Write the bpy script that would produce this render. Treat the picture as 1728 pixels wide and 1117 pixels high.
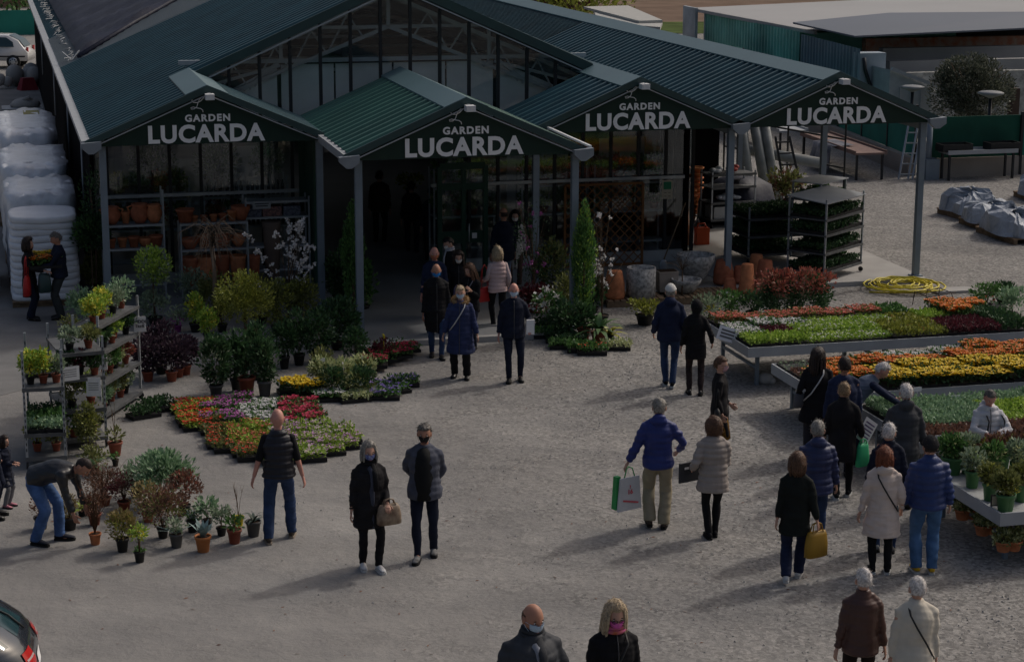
import bpy, math, random
import numpy as np
from mathutils import Vector, Matrix, Euler
rad = math.radians
for _o in list(bpy.data.objects): bpy.data.objects.remove(_o)
SC = bpy.context.scene
COL = SC.collection
# ------------------------------------------------------------------ camera
F, PITCH, ROLL, YAW, CAMH = 3358.0, .22457, .0034, .25569, 8.64
cam_d = bpy.data.cameras.new('camera'); cam = bpy.data.objects.new('camera', cam_d); COL.objects.link(cam)
_fw = Vector((math.sin(YAW)*math.cos(PITCH), math.cos(YAW)*math.cos(PITCH), -math.sin(PITCH)))
_rt0 = Vector((math.cos(YAW), -math.sin(YAW), 0)); _up0 = _rt0.cross(_fw)
_rt = _rt0*math.cos(ROLL)+_up0*math.sin(ROLL); _up = _up0*math.cos(ROLL)-_rt0*math.sin(ROLL)
cam.matrix_world = Matrix(((_rt.x, _up.x, -_fw.x, 0), (_rt.y, _up.y, -_fw.y, 0), (_rt.z, _up.z, -_fw.z, CAMH), (0, 0, 0, 1)))
cam_d.sensor_fit = 'HORIZONTAL'; cam_d.sensor_width = 36; cam_d.lens = F/1728*36
cam_d.clip_start = .5; cam_d.clip_end = 3000
SC.camera = cam
# ------------------------------------------------------------------ world, sun, exposure
w = bpy.data.worlds.new('World'); SC.world = w; w.use_nodes = True
nt = w.node_tree; nt.nodes.clear()
_sky = nt.nodes.new('ShaderNodeTexSky'); _sky.sky_type = 'NISHITA'; _sky.sun_disc = False
_sky.sun_elevation = rad(44); _sky.sun_rotation = rad(66); _sky.air_density = 1.0; _sky.dust_density = 8.0
_bg = nt.nodes.new('ShaderNodeBackground'); _bg.inputs[1].default_value = .15
_wo = nt.nodes.new('ShaderNodeOutputWorld'); nt.links.new(_sky.outputs[0], _bg.inputs[0]); nt.links.new(_bg.outputs[0], _wo.inputs[0])
sun_d = bpy.data.lights.new('sun', 'SUN'); sun_d.energy = 2.0; sun_d.angle = rad(3); sun_d.color = (1, .955, .90)
sun = bpy.data.objects.new('sun', sun_d); COL.objects.link(sun)
_sd = Vector((math.cos(rad(44))*math.cos(rad(24)), math.cos(rad(44))*math.sin(rad(24)), math.sin(rad(44))))
sun.rotation_euler = _sd.to_track_quat('Z', 'Y').to_euler(); sun.location = (20, 10, 30)
SC.view_settings.view_transform = 'Standard'; SC.view_settings.look = 'None'
SC.view_settings.exposure = -.98; SC.view_settings.gamma = 1
SC.cycles.max_bounces = 6; SC.cycles.transparent_max_bounces = 12

# ------------------------------------------------------------------ points read off the photograph (1728 px wide)
def ray(x, y):
    return _fw + _rt*((x-864)/F) + _up*((558.5-y)/F)
def at(x, y, z=0.0):
    d = ray(x, y); t = (z-CAMH)/d.z
    return Vector((d.x*t, d.y*t, z))
def atY(x, y, Y):
    d = ray(x, y); t = Y/d.y
    return Vector((d.x*t, Y, CAMH+d.z*t))
def atX(x, y, X):
    d = ray(x, y); t = X/d.x
    return Vector((X, d.y*t, CAMH+d.z*t))
def pix(p):
    d = Vector(p)-Vector((0, 0, CAMH)); z = d.dot(_fw)
    return 864+F*d.dot(_rt)/z, 558.5-F*d.dot(_up)/z
def ppm(p):
    return F/((Vector(p)-Vector((0, 0, CAMH))).dot(_fw))

# ------------------------------------------------------------------ materials
_mc = {}
def _nodes(name):
    m = bpy.data.materials.new(name); m.use_nodes = True
    n = m.node_tree.nodes; return m, n, m.node_tree.links, n['Principled BSDF']
def mat(name, col, rough=.7, spec=.3, metal=0, var=.12, vscale=3, bump=0, bscale=40, bdist=.01, col2=None, coat=0):
    if name in _mc: return _mc[name]
    m, n, l, b = _nodes(name)
    b.inputs['Roughness'].default_value = rough; b.inputs['Specular IOR Level'].default_value = spec
    b.inputs['Metallic'].default_value = metal; b.inputs['Coat Weight'].default_value = coat
    tc = n.new('ShaderNodeTexCoord')
    nz = n.new('ShaderNodeTexNoise'); nz.inputs['Scale'].default_value = vscale; nz.inputs['Detail'].default_value = 5
    l.new(tc.outputs['Object'], nz.inputs['Vector'])
    r = n.new('ShaderNodeValToRGB'); r.color_ramp.elements[0].position = .3; r.color_ramp.elements[1].position = .7
    c2 = col2 or tuple(min(1, c*(1+var)) for c in col)
    c1 = col if col2 else tuple(c*(1-var) for c in col)
    r.color_ramp.elements[0].color = (*c1, 1); r.color_ramp.elements[1].color = (*c2, 1)
    l.new(nz.outputs['Fac'], r.inputs[0]); l.new(r.outputs[0], b.inputs['Base Color'])
    if bump:
        z2 = n.new('ShaderNodeTexNoise'); z2.inputs['Scale'].default_value = bscale; z2.inputs['Detail'].default_value = 6
        l.new(tc.outputs['Object'], z2.inputs['Vector'])
        bp = n.new('ShaderNodeBump'); bp.inputs['Strength'].default_value = bump; bp.inputs['Distance'].default_value = bdist
        l.new(z2.outputs['Fac'], bp.inputs['Height']); l.new(bp.outputs[0], b.inputs['Normal'])
    _mc[name] = m; return m
def leafmat(name, cols, rough=.55, trans=.25):
    if name in _mc: return _mc[name]
    m, n, l, b = _nodes(name)
    b.inputs['Roughness'].default_value = rough; b.inputs['Specular IOR Level'].default_value = .35
    g = n.new('ShaderNodeNewGeometry'); r = n.new('ShaderNodeValToRGB')
    e = r.color_ramp.elements
    while len(e) < len(cols): e.new(.5)
    for i, c in enumerate(cols): e[i].position = i/max(1, len(cols)-1)*.94+.03; e[i].color = (*c, 1)
    l.new(g.outputs['Random Per Island'], r.inputs[0]); l.new(r.outputs[0], b.inputs['Base Color'])
    t = n.new('ShaderNodeBsdfTranslucent'); l.new(r.outputs[0], t.inputs[0])
    mx = n.new('ShaderNodeMixShader'); mx.inputs[0].default_value = trans
    l.new(b.outputs[0], mx.inputs[1]); l.new(t.outputs[0], mx.inputs[2]); l.new(mx.outputs[0], n['Material Output'].inputs[0])
    _mc[name] = m; return m
def glassmat(name='window glass', tint=(.93, .96, .96), refl=.14, trans=1.0):
    if name in _mc: return _mc[name]
    m, n, l, b = _nodes(name); n.remove(b)
    t = n.new('ShaderNodeBsdfTransparent'); t.inputs[0].default_value = (*tint, 1)
    g = n.new('ShaderNodeBsdfGlossy'); g.inputs['Roughness'].default_value = .04; g.inputs[0].default_value = (.8, .85, .9, 1)
    mx = n.new('ShaderNodeMixShader')
    lw = n.new('ShaderNodeLayerWeight'); lw.inputs[0].default_value = .35
    mr = n.new('ShaderNodeMapRange'); mr.inputs[3].default_value = refl*.35; mr.inputs[4].default_value = min(1, refl*4)
    l.new(lw.outputs['Facing'], mr.inputs[0]); l.new(mr.outputs[0], mx.inputs[0])
    nz = n.new('ShaderNodeTexNoise'); nz.inputs['Scale'].default_value = 2.5
    bp = n.new('ShaderNodeBump'); bp.inputs['Strength'].default_value = .15; bp.inputs['Distance'].default_value = .02
    l.new(nz.outputs[0], bp.inputs['Height']); l.new(bp.outputs[0], g.inputs['Normal'])
    l.new(t.outputs[0], mx.inputs[1]); l.new(g.outputs[0], mx.inputs[2]); l.new(mx.outputs[0], n['Material Output'].inputs[0])
    _mc[name] = m; return m

def seethrough(m, kind, fac, col):
    n, l = m.node_tree.nodes, m.node_tree.links; out = n['Material Output']; src = out.inputs[0].links[0].from_socket
    t = n.new('ShaderNodeBsdfTranslucent' if kind == 'T' else 'ShaderNodeBsdfTransparent'); t.inputs[0].default_value = (*col, 1)
    x = n.new('ShaderNodeMixShader'); x.inputs[0].default_value = fac; l.new(src, x.inputs[1]); l.new(t.outputs[0], x.inputs[2]); l.new(x.outputs[0], out.inputs[0]); return m
# ------------------------------------------------------------------ mesh builder
class MB:
    def __init__(s): s.v = []; s.nv = 0; s.f = []   # f: (array faces (k,n), mat, smooth)
    def add(s, verts, faces, mi=0, sm=False):
        verts = np.asarray(verts, float).reshape(-1, 3)
        by = {}
        if isinstance(faces, np.ndarray): by[faces.shape[1]] = faces
        else:
            for f in faces: by.setdefault(len(f), []).append(f)
        for k, a in by.items(): s.f.append((np.asarray(a, int)+s.nv, mi, sm))
        s.v.append(verts); s.nv += len(verts); return s
    def box(s, c, sz, rz=0, mi=0, top=None):
        x, y, z = [q/2 for q in sz]; t = top or (1, 1)
        v = np.array([[-x, -y, -z], [x, -y, -z], [x, y, -z], [-x, y, -z], [-x*t[0], -y*t[1], z], [x*t[0], -y*t[1], z], [x*t[0], y*t[1], z], [-x*t[0], y*t[1], z]])
        if rz:
            c_, s_ = math.cos(rz), math.sin(rz); v = np.c_[v[:, 0]*c_-v[:, 1]*s_, v[:, 0]*s_+v[:, 1]*c_, v[:, 2]]
        return s.add(v+np.array(c), [(0, 3, 2, 1), (4, 5, 6, 7), (0, 1, 5, 4), (1, 2, 6, 5), (2, 3, 7, 6), (3, 0, 4, 7)], mi)
    def b2(s, p, q, mi=0):
        p = np.array(p, float); q = np.array(q, float); return s.box((p+q)/2, abs(q-p), mi=mi)
    def bar(s, a, b, w_, h_=None, mi=0):
        h_ = h_ or w_; a = Vector(a); b = Vector(b); d = (b-a).normalized()
        up = Vector((0, 0, 1)) if abs(d.z) < .95 else Vector((0, 1, 0))
        r = d.cross(up).normalized(); u = r.cross(d)
        v = [p+r*i*w_/2+u*j*h_/2 for p in (a, b) for i, j in ((-1, -1), (1, -1), (1, 1), (-1, 1))]
        return s.add([tuple(q) for q in v], [(0, 3, 2, 1), (4, 5, 6, 7), (0, 1, 5, 4), (1, 2, 6, 5), (2, 3, 7, 6), (3, 0, 4, 7)], mi)
    def rings(s, R, mi=0, sm=True, cap=True, close=True):
        n = len(R[0]); k = len(R); v = np.concatenate([np.asarray(r, float) for r in R])
        f = []
        for i in range(k-1):
            for j in range(n if close else n-1):
                a = i*n+j; b = i*n+(j+1) % n; f.append((a, b, b+n, a+n))
        s.add(v, np.array(f), mi, sm)
        if cap and close: s.f.append((np.array([list(range(n))[::-1]])+s.nv-len(v), mi, sm)); s.f.append((np.array([list(range((k-1)*n, k*n))])+s.nv-len(v), mi, sm))
        return s
    def tube(s, pts, r, n=6, mi=0, ry=None, sm=True, ref=None):
        P = [Vector(p) for p in pts]; k = len(P); rr = r if hasattr(r, '__len__') else [r]*k
        ry = ry if ry is not None else rr
        if not hasattr(ry, '__len__'): ry = [ry]*k
        R = []; u = None
        for i in range(k):
            d = (P[min(k-1, i+1)]-P[max(0, i-1)])
            d = d.normalized() if d.length > 1e-9 else Vector((0, 0, 1))
            if ref is not None: u = Vector(ref)-d*Vector(ref).dot(d)
            elif u is None: u = (Vector((1, 0, 0)) if abs(d.x) < .9 else Vector((0, 1, 0))); u = u-d*u.dot(d)
            else: u = u-d*u.dot(d)
            if u.length < 1e-6: u = Vector((0, 1, 0))
            u.normalize(); w_ = d.cross(u)
            R.append([tuple(P[i]+u*(math.cos(a)*rr[i])+w_*(math.sin(a)*ry[i])) for a in [2*math.pi*j/n for j in range(n)]])
        return s.rings(R, mi, sm)
    def lathe(s, prof, c=(0, 0, 0), n=16, mi=0, sm=True, cap=True):
        R = [[(c[0]+r*math.cos(2*math.pi*j/n), c[1]+r*math.sin(2*math.pi*j/n), c[2]+z) for j in range(n)] for r, z in prof]
        return s.rings(R, mi, sm, cap)
    def ell(s, c, r, n=12, k=8, mi=0, M=None):
        R = []
        for i in range(k+1):
            t = math.pi*(.02+.96*i/k)
            ring = np.array([(r[0]*math.sin(t)*math.cos(2*math.pi*j/n), r[1]*math.sin(t)*math.sin(2*math.pi*j/n), -r[2]*math.cos(t)) for j in range(n)])
            if M is not None: ring = ring@np.array(M.to_3x3()).T
            R.append(ring+np.array(c))
        return s.rings(R, mi, True)
    def quad(s, a, b, c, d, mi=0): return s.add([a, b, c, d], [(0, 1, 2, 3)], mi)
    def slab(s, poly, z0, z1, mi=0):
        n = len(poly); v = [(*p[:2], z0) for p in poly]+[(*p[:2], z1) for p in poly]
        return s.add(v, [tuple(range(n))[::-1], tuple(range(n, 2*n))]+[(i, (i+1) % n, (i+1) % n+n, i+n) for i in range(n)], mi)
    def prismY(s, poly, y0, y1, mi=0):
        n = len(poly); v = [(p[0], y0, p[1]) for p in poly]+[(p[0], y1, p[1]) for p in poly]
        return s.add(v, [tuple(range(n)), tuple(range(n, 2*n))[::-1]]+[((i+1) % n, i, i+n, (i+1) % n+n) for i in range(n)], mi)
    def mesh(s, name, mats):
        me = bpy.data.meshes.new(name)
        if not s.v: return me
        V = np.concatenate(s.v); me.vertices.add(len(V)); me.vertices.foreach_set('co', V.ravel().astype(np.float32))
        LI = np.concatenate([a.ravel() for a, _, _ in s.f]); LT = np.concatenate([np.full(len(a), a.shape[1]) for a, _, _ in s.f])
        MI = np.concatenate([np.full(len(a), m) for a, m, _ in s.f]); SM = np.concatenate([np.full(len(a), q) for a, _, q in s.f])
        me.loops.add(len(LI)); me.loops.foreach_set('vertex_index', LI.astype(np.int32))
        me.polygons.add(len(LT)); st = np.concatenate([[0], np.cumsum(LT)[:-1]])
        me.polygons.foreach_set('loop_start', st.astype(np.int32)); me.polygons.foreach_set('loop_total', LT.astype(np.int32))
        me.polygons.foreach_set('material_index', MI.astype(np.int32)); me.polygons.foreach_set('use_smooth', SM.astype(bool))
        for m in (mats if isinstance(mats, (list, tuple)) else [mats]): me.materials.append(m)
        me.update(calc_edges=True); me.validate(); return me
    def build(s, name, mats, parent=None, loc=None, rz=0): return link(name, s.mesh(name, mats), parent, loc, rz)
def link(name, me, parent=None, loc=None, rz=0):
    o = bpy.data.objects.new(name, me); COL.objects.link(o)
    if parent: o.parent = parent
    if loc is not None: o.location = loc
    if rz: o.rotation_euler = (0, 0, rz)
    return o
def tag(o, label=None, cat=None, group=None, kind=None):
    if label: o['label'] = label
    if cat: o['category'] = cat
    if group: o['group'] = group
    if kind: o['kind'] = kind
    return o
def thing(name, label, cat, loc=(0, 0, 0), rz=0, group=None):
    o = link(name, None, None, loc, rz); o.empty_display_size = .1
    return tag(o, label, cat, group)
def copytree(o, loc=None, rz=None, label=None, parent=None):
    c = o.copy(); COL.objects.link(c)
    if parent: c.parent = parent
    if loc is not None: c.location = loc
    if rz is not None: c.rotation_euler = (0, 0, rz)
    if label: c['label'] = label
    for ch in list(o.children): copytree(ch, parent=c)
    return c
# ---- conversion of text and fused meshes in a side scene
TS = bpy.data.scenes.new('work')
def bake(objs):
    vl = TS.view_layers[0]; vl.update(); dg = vl.depsgraph; out = []
    for o in objs: out.append(bpy.data.meshes.new_from_object(o.evaluated_get(dg)))
    for o in objs:
        d = o.data; bpy.data.objects.remove(o)
    return out
def text_mesh(body, size, offset=0, extrude=.006, bold=0):
    c = bpy.data.curves.new('txt', 'FONT'); c.body = body; c.size = size; c.offset = offset; c.extrude = extrude
    c.align_x = 'CENTER'; c.resolution_u = 4; c.space_character = bold or 1
    o = bpy.data.objects.new('txt', c); TS.collection.objects.link(o)
    return bake([o])[0]

# ------------------------------------------------------------------ foliage in numpy
RNG = np.random.default_rng(7)
def unit(n):
    v = RNG.normal(size=(n, 3)); return v/np.linalg.norm(v, axis=1)[:, None]
def leafquads(P, D, L, W):
    """P points, D directions, L lengths, W widths -> diamond leaves"""
    n = len(P); side = np.cross(D, unit(n)); side /= np.linalg.norm(side, axis=1)[:, None]+1e-9
    L = np.broadcast_to(L, n)[:, None]; W = np.broadcast_to(W, n)[:, None]
    v = np.stack([P, P+D*L*.45+side*W*.5, P+D*L, P+D*L*.45-side*W*.5], 1).reshape(-1, 3)
    return v, np.arange(4*n).reshape(n, 4)
def cloud(mb, c, r, n, L, W=None, mi=0, up=.35, surf=.55, clumps=0, cs=.35, zmin=None, fn=None, jit=.5):
    """leaves through an ellipsoid volume, mostly towards its surface, in clumps"""
    W = W or L*.5
    U = unit(n); rr = RNG.random(n)**(1/3*(1-surf)) ; Q = U*rr[:, None]
    if clumps:
        C = unit(clumps)*(RNG.random(clumps)[:, None]**.4)*.8; k = RNG.integers(0, clumps, n)
        m = RNG.random(n) < .75
        Q[m] = C[k[m]]+unit(m.sum())*(RNG.random(m.sum())[:, None]**.4)*cs
    if fn is not None: Q = fn(Q)
    P = np.array(c)+Q*np.array(r)
    if zmin is not None: P = P[P[:, 2] > zmin]; Q = Q[-len(P):] if len(P) != len(Q) else Q
    D = (P-np.array(c))/np.array(r); D = D/(np.linalg.norm(D, axis=1)[:, None]+1e-6)
    D = D*.6+unit(len(P))*jit+np.array([0, 0, up]); D /= np.linalg.norm(D, axis=1)[:, None]
    s = L*(.7+.6*RNG.random(len(P)))
    v, f = leafquads(P, D, s, W*(.7+.6*RNG.random(len(P)))); mb.add(v, f, mi)
def blade(mb, p, az, L, w0, rise, droop, mi=0, k=5):
    """one strap leaf arching from p"""
    d = Vector((math.cos(az), math.sin(az), 0)); sd = Vector((-d.y, d.x, 0)); V = []
    for i in range(k+1):
        t = i/k; q = Vector(p)+d*(L*t*math.cos(rise)+L*.15*t*t)+Vector((0, 0, L*t*math.sin(rise)-droop*L*t*t))
        ww = w0*(1-t**2)*.5*(.7+.6*min(1, 3*t)) + .001
        V += [tuple(q-sd*ww+Vector((0, 0, ww*.3))), tuple(q+sd*ww+Vector((0, 0, ww*.3)))]
    mb.add(V, np.array([(2*i, 2*i+1, 2*i+3, 2*i+2) for i in range(k)]), mi, True)
def twigs(mb, p, n, H, spread, r=.006, mi=0, sub=3, rs=random):
    for _ in range(n):
        a = rs.uniform(0, 6.28); s_ = rs.uniform(.2, 1)*spread; h = H*rs.uniform(.6, 1)
        e = Vector(p)+Vector((math.cos(a)*s_, math.sin(a)*s_, h)); m_ = Vector(p)+Vector((math.cos(a)*s_*.35, math.sin(a)*s_*.35, h*.55))
        mb.tube([p, m_, e], [r, r*.7, r*.3], 4, mi)
        for _ in range(sub):
            t = rs.uniform(.3, .9); q = m_.lerp(e, t); b = rs.uniform(0, 6.28)
            mb.tube([q, q+Vector((math.cos(b)*s_*.35, math.sin(b)*s_*.35, h*.25))], [r*.5, r*.2], 3, mi)
# ------------------------------------------------------------------ common materials
G_ = lambda n, c, **k: mat(n, c, **k)
m_terra = mat('terracotta', (.50, .19, .09), .85, .15, var=.25, vscale=9, bump=.2)
m_terra2 = mat('terracotta dark', (.38, .13, .07), .85, .15, var=.25, vscale=9, bump=.2)
m_black = mat('black plastic', (.012, .013, .014), .55, .4)
m_soil = mat('potting soil', (.035, .022, .015), .95, .1, bump=.6, bscale=90)
m_steel = mat('galvanised steel', (.34, .37, .40), .45, .5, metal=.5, var=.15)
m_white = mat('white paint', (.66, .67, .68), .5, .4, var=.06)
m_wood = mat('weathered wood', (.20, .14, .09), .85, .15, var=.3, vscale=12)
m_bark = mat('bark', (.11, .075, .05), .9, .1, var=.3, vscale=20, bump=.4)
m_paper = mat('paper', (.75, .75, .76), .8, .1, var=.03)
m_green_p = mat('green plastic pot', (.06, .17, .06), .5, .4)
LM = dict(
 dark=leafmat('dark green leaves', [(.022,.052,.020),(.040,.092,.034),(.065,.14,.055)]),
 mid=leafmat('green leaves', [(0.037, 0.094, 0.027), (0.085, 0.188, 0.048), (0.140, 0.281, 0.075)]),
 lime=leafmat('lime leaves', [(0.167, 0.283, 0.033), (0.300, 0.451, 0.067), (0.467, 0.600, 0.117)]),
 gold=leafmat('golden leaves', [(0.115,0.138,0.023),(0.230,0.253,0.040),(0.391,0.414,0.081)]),
 yel=leafmat('yellow blossom', [(.40, .36, .03), (.62, .55, .05), (.70, .64, .12)]),
 silver=leafmat('silver green leaves', [(0.124, 0.217, 0.124), (0.233, 0.358, 0.202), (0.342, 0.497, 0.310)]),
 grey=leafmat('grey green leaves', [(0.140, 0.194, 0.124), (0.246, 0.316, 0.211), (0.351, 0.439, 0.299)]),
 purple=leafmat('dark purple leaves', [(0.024, 0.014, 0.024), (0.048, 0.026, 0.042), (0.078, 0.048, 0.066)]),
 red=leafmat('young red leaves', [(0.216, 0.072, 0.054), (0.450, 0.126, 0.090), (0.108, 0.090, 0.054)]),
 dry=leafmat('dry russet leaves', [(0.114, 0.057, 0.041), (0.227, 0.114, 0.073), (0.163, 0.098, 0.081)]),
 straw=leafmat('straw leaves', [(0.224, 0.168, 0.070), (0.336, 0.266, 0.112), (0.168, 0.168, 0.056)]),
 moss=leafmat('olive leaves', [(0.094, 0.113, 0.038), (0.170, 0.189, 0.056), (0.246, 0.264, 0.094)]),
 white=leafmat('white petals', [(.55, .55, .55), (.75, .75, .74), (.7, .66, .68)], .6, .3),
 pink=leafmat('pale pink petals', [(.45, .33, .36), (.62, .5, .52), (.7, .64, .64)], .6, .3),
 lilac=leafmat('lilac petals', [(.42, .2, .42), (.6, .36, .55), (.7, .55, .62)], .6, .3),
 magenta=leafmat('magenta petals', [(.38, .09, .33), (.5, .14, .42), (.55, .2, .5)], .6, .3),
 crimson=leafmat('crimson petals', [(.45, .02, .07), (.6, .05, .12), (.35, .02, .05)], .6, .3),
 scarlet=leafmat('scarlet petals', [(.6, .04, .02), (.75, .07, .03), (.5, .02, .02)], .6, .3),
 coral=leafmat('coral petals', [(.5, .1, .07), (.62, .16, .1), (.45, .07, .05)], .6, .3),
 orange=leafmat('orange petals', [(.62, .17, .01), (.75, .25, .02), (.55, .10, .01)], .6, .3),
 yellow=leafmat('yellow petals', [(.7, .5, .01), (.8, .62, .03), (.65, .40, .01)], .6, .3),
 violet=leafmat('violet petals', [(.14, .08, .4), (.25, .16, .55), (.4, .33, .6)], .6, .3),
 burg=leafmat('burgundy leaves', [(0.078, 0.016, 0.023), (0.130, 0.026, 0.039), (0.058, 0.026, 0.026)]),
 cream=leafmat('variegated cream leaves', [(0.420, 0.456, 0.216), (0.600, 0.624, 0.336), (0.180, 0.264, 0.096)]),
)
# ================================================================== people
def cloth(name, c, rough=.8, spec=.15, var=.2, bump=.25):
    return mat(name, c, rough, spec, var=var, vscale=6, bump=bump, bscale=30, bdist=.012)
SK = {'fair': mat('fair skin', (.52, .30, .22), .55, .3, var=.08, vscale=14), 'tan': mat('tanned skin', (.42, .21, .14), .55, .3, var=.08, vscale=14),
      'pink': mat('ruddy skin', (.56, .27, .21), .5, .35, var=.08, vscale=14)}
m_eyew = mat('eye white', (.6, .58, .56), .3); m_eyed = mat('eye dark', (.02, .014, .01), .3); m_lip = mat('lips', (.38, .13, .11), .5)
def hairmat(name, c): return mat(name, c, .55, .35, var=.45, vscale=38, bump=.7, bscale=60, bdist=.01)
HC = dict(black=hairmat('black hair', (.010, .008, .008)), dark=hairmat('dark brown hair', (.025, .015, .012)), brown=hairmat('brown hair', (.09, .045, .025)),
          red=hairmat('auburn hair', (.16, .045, .02)), grey=hairmat('grey hair', (.24, .225, .2)), white=hairmat('white hair', (.55, .52, .50)),
          blond=hairmat('ash blond hair', (.40, .31, .20)), sand=hairmat('light brown hair', (.24, .16, .09)), dgrey=hairmat('dark grey hair', (.12, .11, .10)))
CL = {}
def C_(n, *c, **k):
    if n not in CL: CL[n] = cloth(n, tuple(min(.8, v*(1.35 if max(c) > .02 else 1)) for v in c), **k)
    return CL[n]
BLK = C_('black cloth', .011, .011, .013); BLK2 = C_('black wool', .016, .015, .017); NAVY = C_('navy cloth', .012, .017, .04)
NAVD = C_('dark navy cloth', .009, .012, .024); JEAN = C_('blue denim', .05, .095, .21, var=.35); JEAND = C_('dark denim', .022, .038, .085, var=.3)
def ik(a, t, l1, l2, pole):
    a = Vector(a); t = Vector(t); d = t-a; L = min(d.length, (l1+l2)*.999); dn = d.normalized()
    x = (l1*l1-l2*l2+L*L)/(2*L); h = math.sqrt(max(0, l1*l1-x*x)); p = Vector(pole); p = (p-dn*p.dot(dn)).normalized()
    return a+dn*x+p*h, a+dn*L
def headpt(dx, dy, dz, feat=True):
    x = .077*dx; y = .098*dy; z = .118*dz
    lo = np.clip(-dz, 0, 1); fr = np.clip(-dy, 0, 1); bk = np.clip(dy, 0, 1)
    x = x*(1-.30*lo**2); y = y*(1-.42*bk*lo)*(1-.04*lo*fr)
    if feat:
        g = lambda a, b, cx, cz: np.exp(-((x-cx)/a)**2-((z-cz)/b)**2)*(dy < 0)
        y = y-.024*g(.011, .022, 0, -.028)-.010*g(.014, .02, 0, .0)+.010*(g(.016, .012, .031, .004)+g(.016, .012, -.031, .004))
        y = y-.006*g(.05, .008, 0, .022)-.007*g(.022, .008, 0, -.068)-.007*g(.02, .014, 0, -.104)+.003*g(.02, .006, 0, -.085)
    return np.stack([x, y, z], -1)
def sph(n=34, k=24, lo=-.985, hi=.995):
    lam = np.linspace(math.asin(lo), math.asin(hi), k+1)[:, None]; ph = np.linspace(0, 2*math.pi, n, endpoint=False)[None, :]
    dx = np.cos(lam)*np.sin(ph); dy = -np.cos(lam)*np.cos(ph); dz = np.sin(lam)+0*ph
    return dx, dy, dz
def hnoise(P, f, a, seed=0):
    r = np.random.default_rng(seed); o = np.zeros(len(P))
    for _ in range(7):
        k = r.normal(size=3)*f; o += np.sin(P@k+r.random()*6.28)
    return o*a/3
def headmesh(mb, T, brow=True):
    dx, dy, dz = sph(); P = headpt(dx, dy, dz)
    put = lambda Q: np.asarray(Q)@np.array(T.to_3x3()).T+np.array(T.translation)
    mb.rings([put(r) for r in P], 0, True)
    for s in (-1, 1):
        mb.ell(put([s*.079, .006, -.008]), (.012, .021, .032), 8, 6, 0, T.to_3x3())
        mb.ell(put([s*.031, -.079, .003]), (.0135, .010, .009), 8, 6, 1, T.to_3x3())
        mb.ell(put([s*.031, -.087, .003]), (.0062, .004, .0065), 8, 5, 2, T.to_3x3())
        if brow: mb.ell(put([s*.032, -.087, .025]), (.018, .005, .004), 8, 4, 2, T.to_3x3())
    mb.ell(put([0, -.094, -.070]), (.023, .006, .0045), 10, 4, 3, T.to_3x3()); mb.ell(put([0, -.094, -.077]), (.019, .006, .005), 10, 4, 3, T.to_3x3())
def hand(mb, wr, d, nrm, ts, curl=.5, s=1.0):
    d = Vector(d).normalized(); nrm = Vector(nrm); nrm = (nrm-d*nrm.dot(d)).normalized(); sd = d.cross(nrm)*ts
    wr = Vector(wr)
    mb.tube([wr-d*.03*s, wr, wr+d*.03*s, wr+d*.065*s, wr+d*.088*s], [.026*s, .027*s, .036*s, .040*s, .036*s], 10, 0, [.02*s, .018*s, .015*s, .014*s, .010*s], ref=sd)
    for i, (o, L) in enumerate(((.030, .068), (.010, .078), (-.011, .072), (-.030, .056))):
        p = wr+(d*.078+sd*o)*s; q = [p]; a = curl*.45; dd = d.copy()
        for seg in (.42, .32, .26):
            dd = (d*math.cos(a)+nrm*math.sin(a)); p = p+dd*(L*seg*s); q.append(p); a += curl*.9
        mb.tube(q, [.0095*s, .009*s, .008*s, .0055*s], 6, 0)
    p = wr+(d*.022+sd*.030)*s; td = (d*.75+sd*.62+nrm*.25).normalized()
    mb.tube([p, p+td*.034*s, p+(td+nrm*.35*curl).normalized()*.062*s, p+(td+nrm*.5*curl-sd*.2).normalized()*.080*s], [.014*s, .011*s, .009*s, .006*s], 6, 0)
QUEUE = []
def fuse(mb, vox, fin):
    me = mb.mesh('t', []); o = bpy.data.objects.new('t', me); TS.collection.objects.link(o)
    m = o.modifiers.new('r', 'REMESH'); m.mode = 'VOXEL'; m.voxel_size = vox; m.use_smooth_shade = True
    sm = o.modifiers.new('s', 'SMOOTH'); sm.factor = .5; sm.iterations = 3
    QUEUE.append((o, fin))
def arrays(me):
    V = np.empty(len(me.vertices)*3, np.float32); me.vertices.foreach_get('co', V)
    N = np.empty(len(me.vertices)*3, np.float32); me.vertices.foreach_get('normal', N)
    L = np.empty(len(me.loops), np.int32); me.loops.foreach_get('vertex_index', L)
    T = np.empty(len(me.polygons), np.int32); me.polygons.foreach_get('loop_total', T)
    S = np.empty(len(me.polygons), np.int32); me.polygons.foreach_get('loop_start', S)
    fs = []
    for k in np.unique(T):
        i = S[T == k]; fs.append(L[i[:, None]+np.arange(k)[None, :]])
    return V.reshape(-1, 3).astype(float), N.reshape(-1, 3).astype(float), fs
def shoe(mb, p, yaw, pitch=0, mi=0, ms=1):
    pr = [(.078, .026, .05), (.055, .036, .082), (.01, .040, .088), (-.05, .044, .07), (-.11, .047, .052), (-.165, .041, .040), (-.195, .022, .024)]
    M = Matrix.Translation(p)@Matrix.Rotation(yaw, 4, 'Z')@Matrix.Rotation(pitch, 4, 'X')
    tr = lambda q: tuple(M@Vector(q))
    R = []; Q = []
    for y, w_, h in pr:
        R.append([tr((w_*math.cos(a), y, -.06+(.02 if math.sin(a) < 0 else .02+(h-.02)*math.sin(a)))) for a in np.linspace(-.4, math.pi+.4, 9)])
        Q.append([tr((x*w_*1.06, y*1.02, -.082+z)) for x, z in ((-1, 0), (1, 0), (1, .028), (-1, .028))])
    mb.rings(R, mi, True); mb.rings(Q, ms, False)
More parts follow.
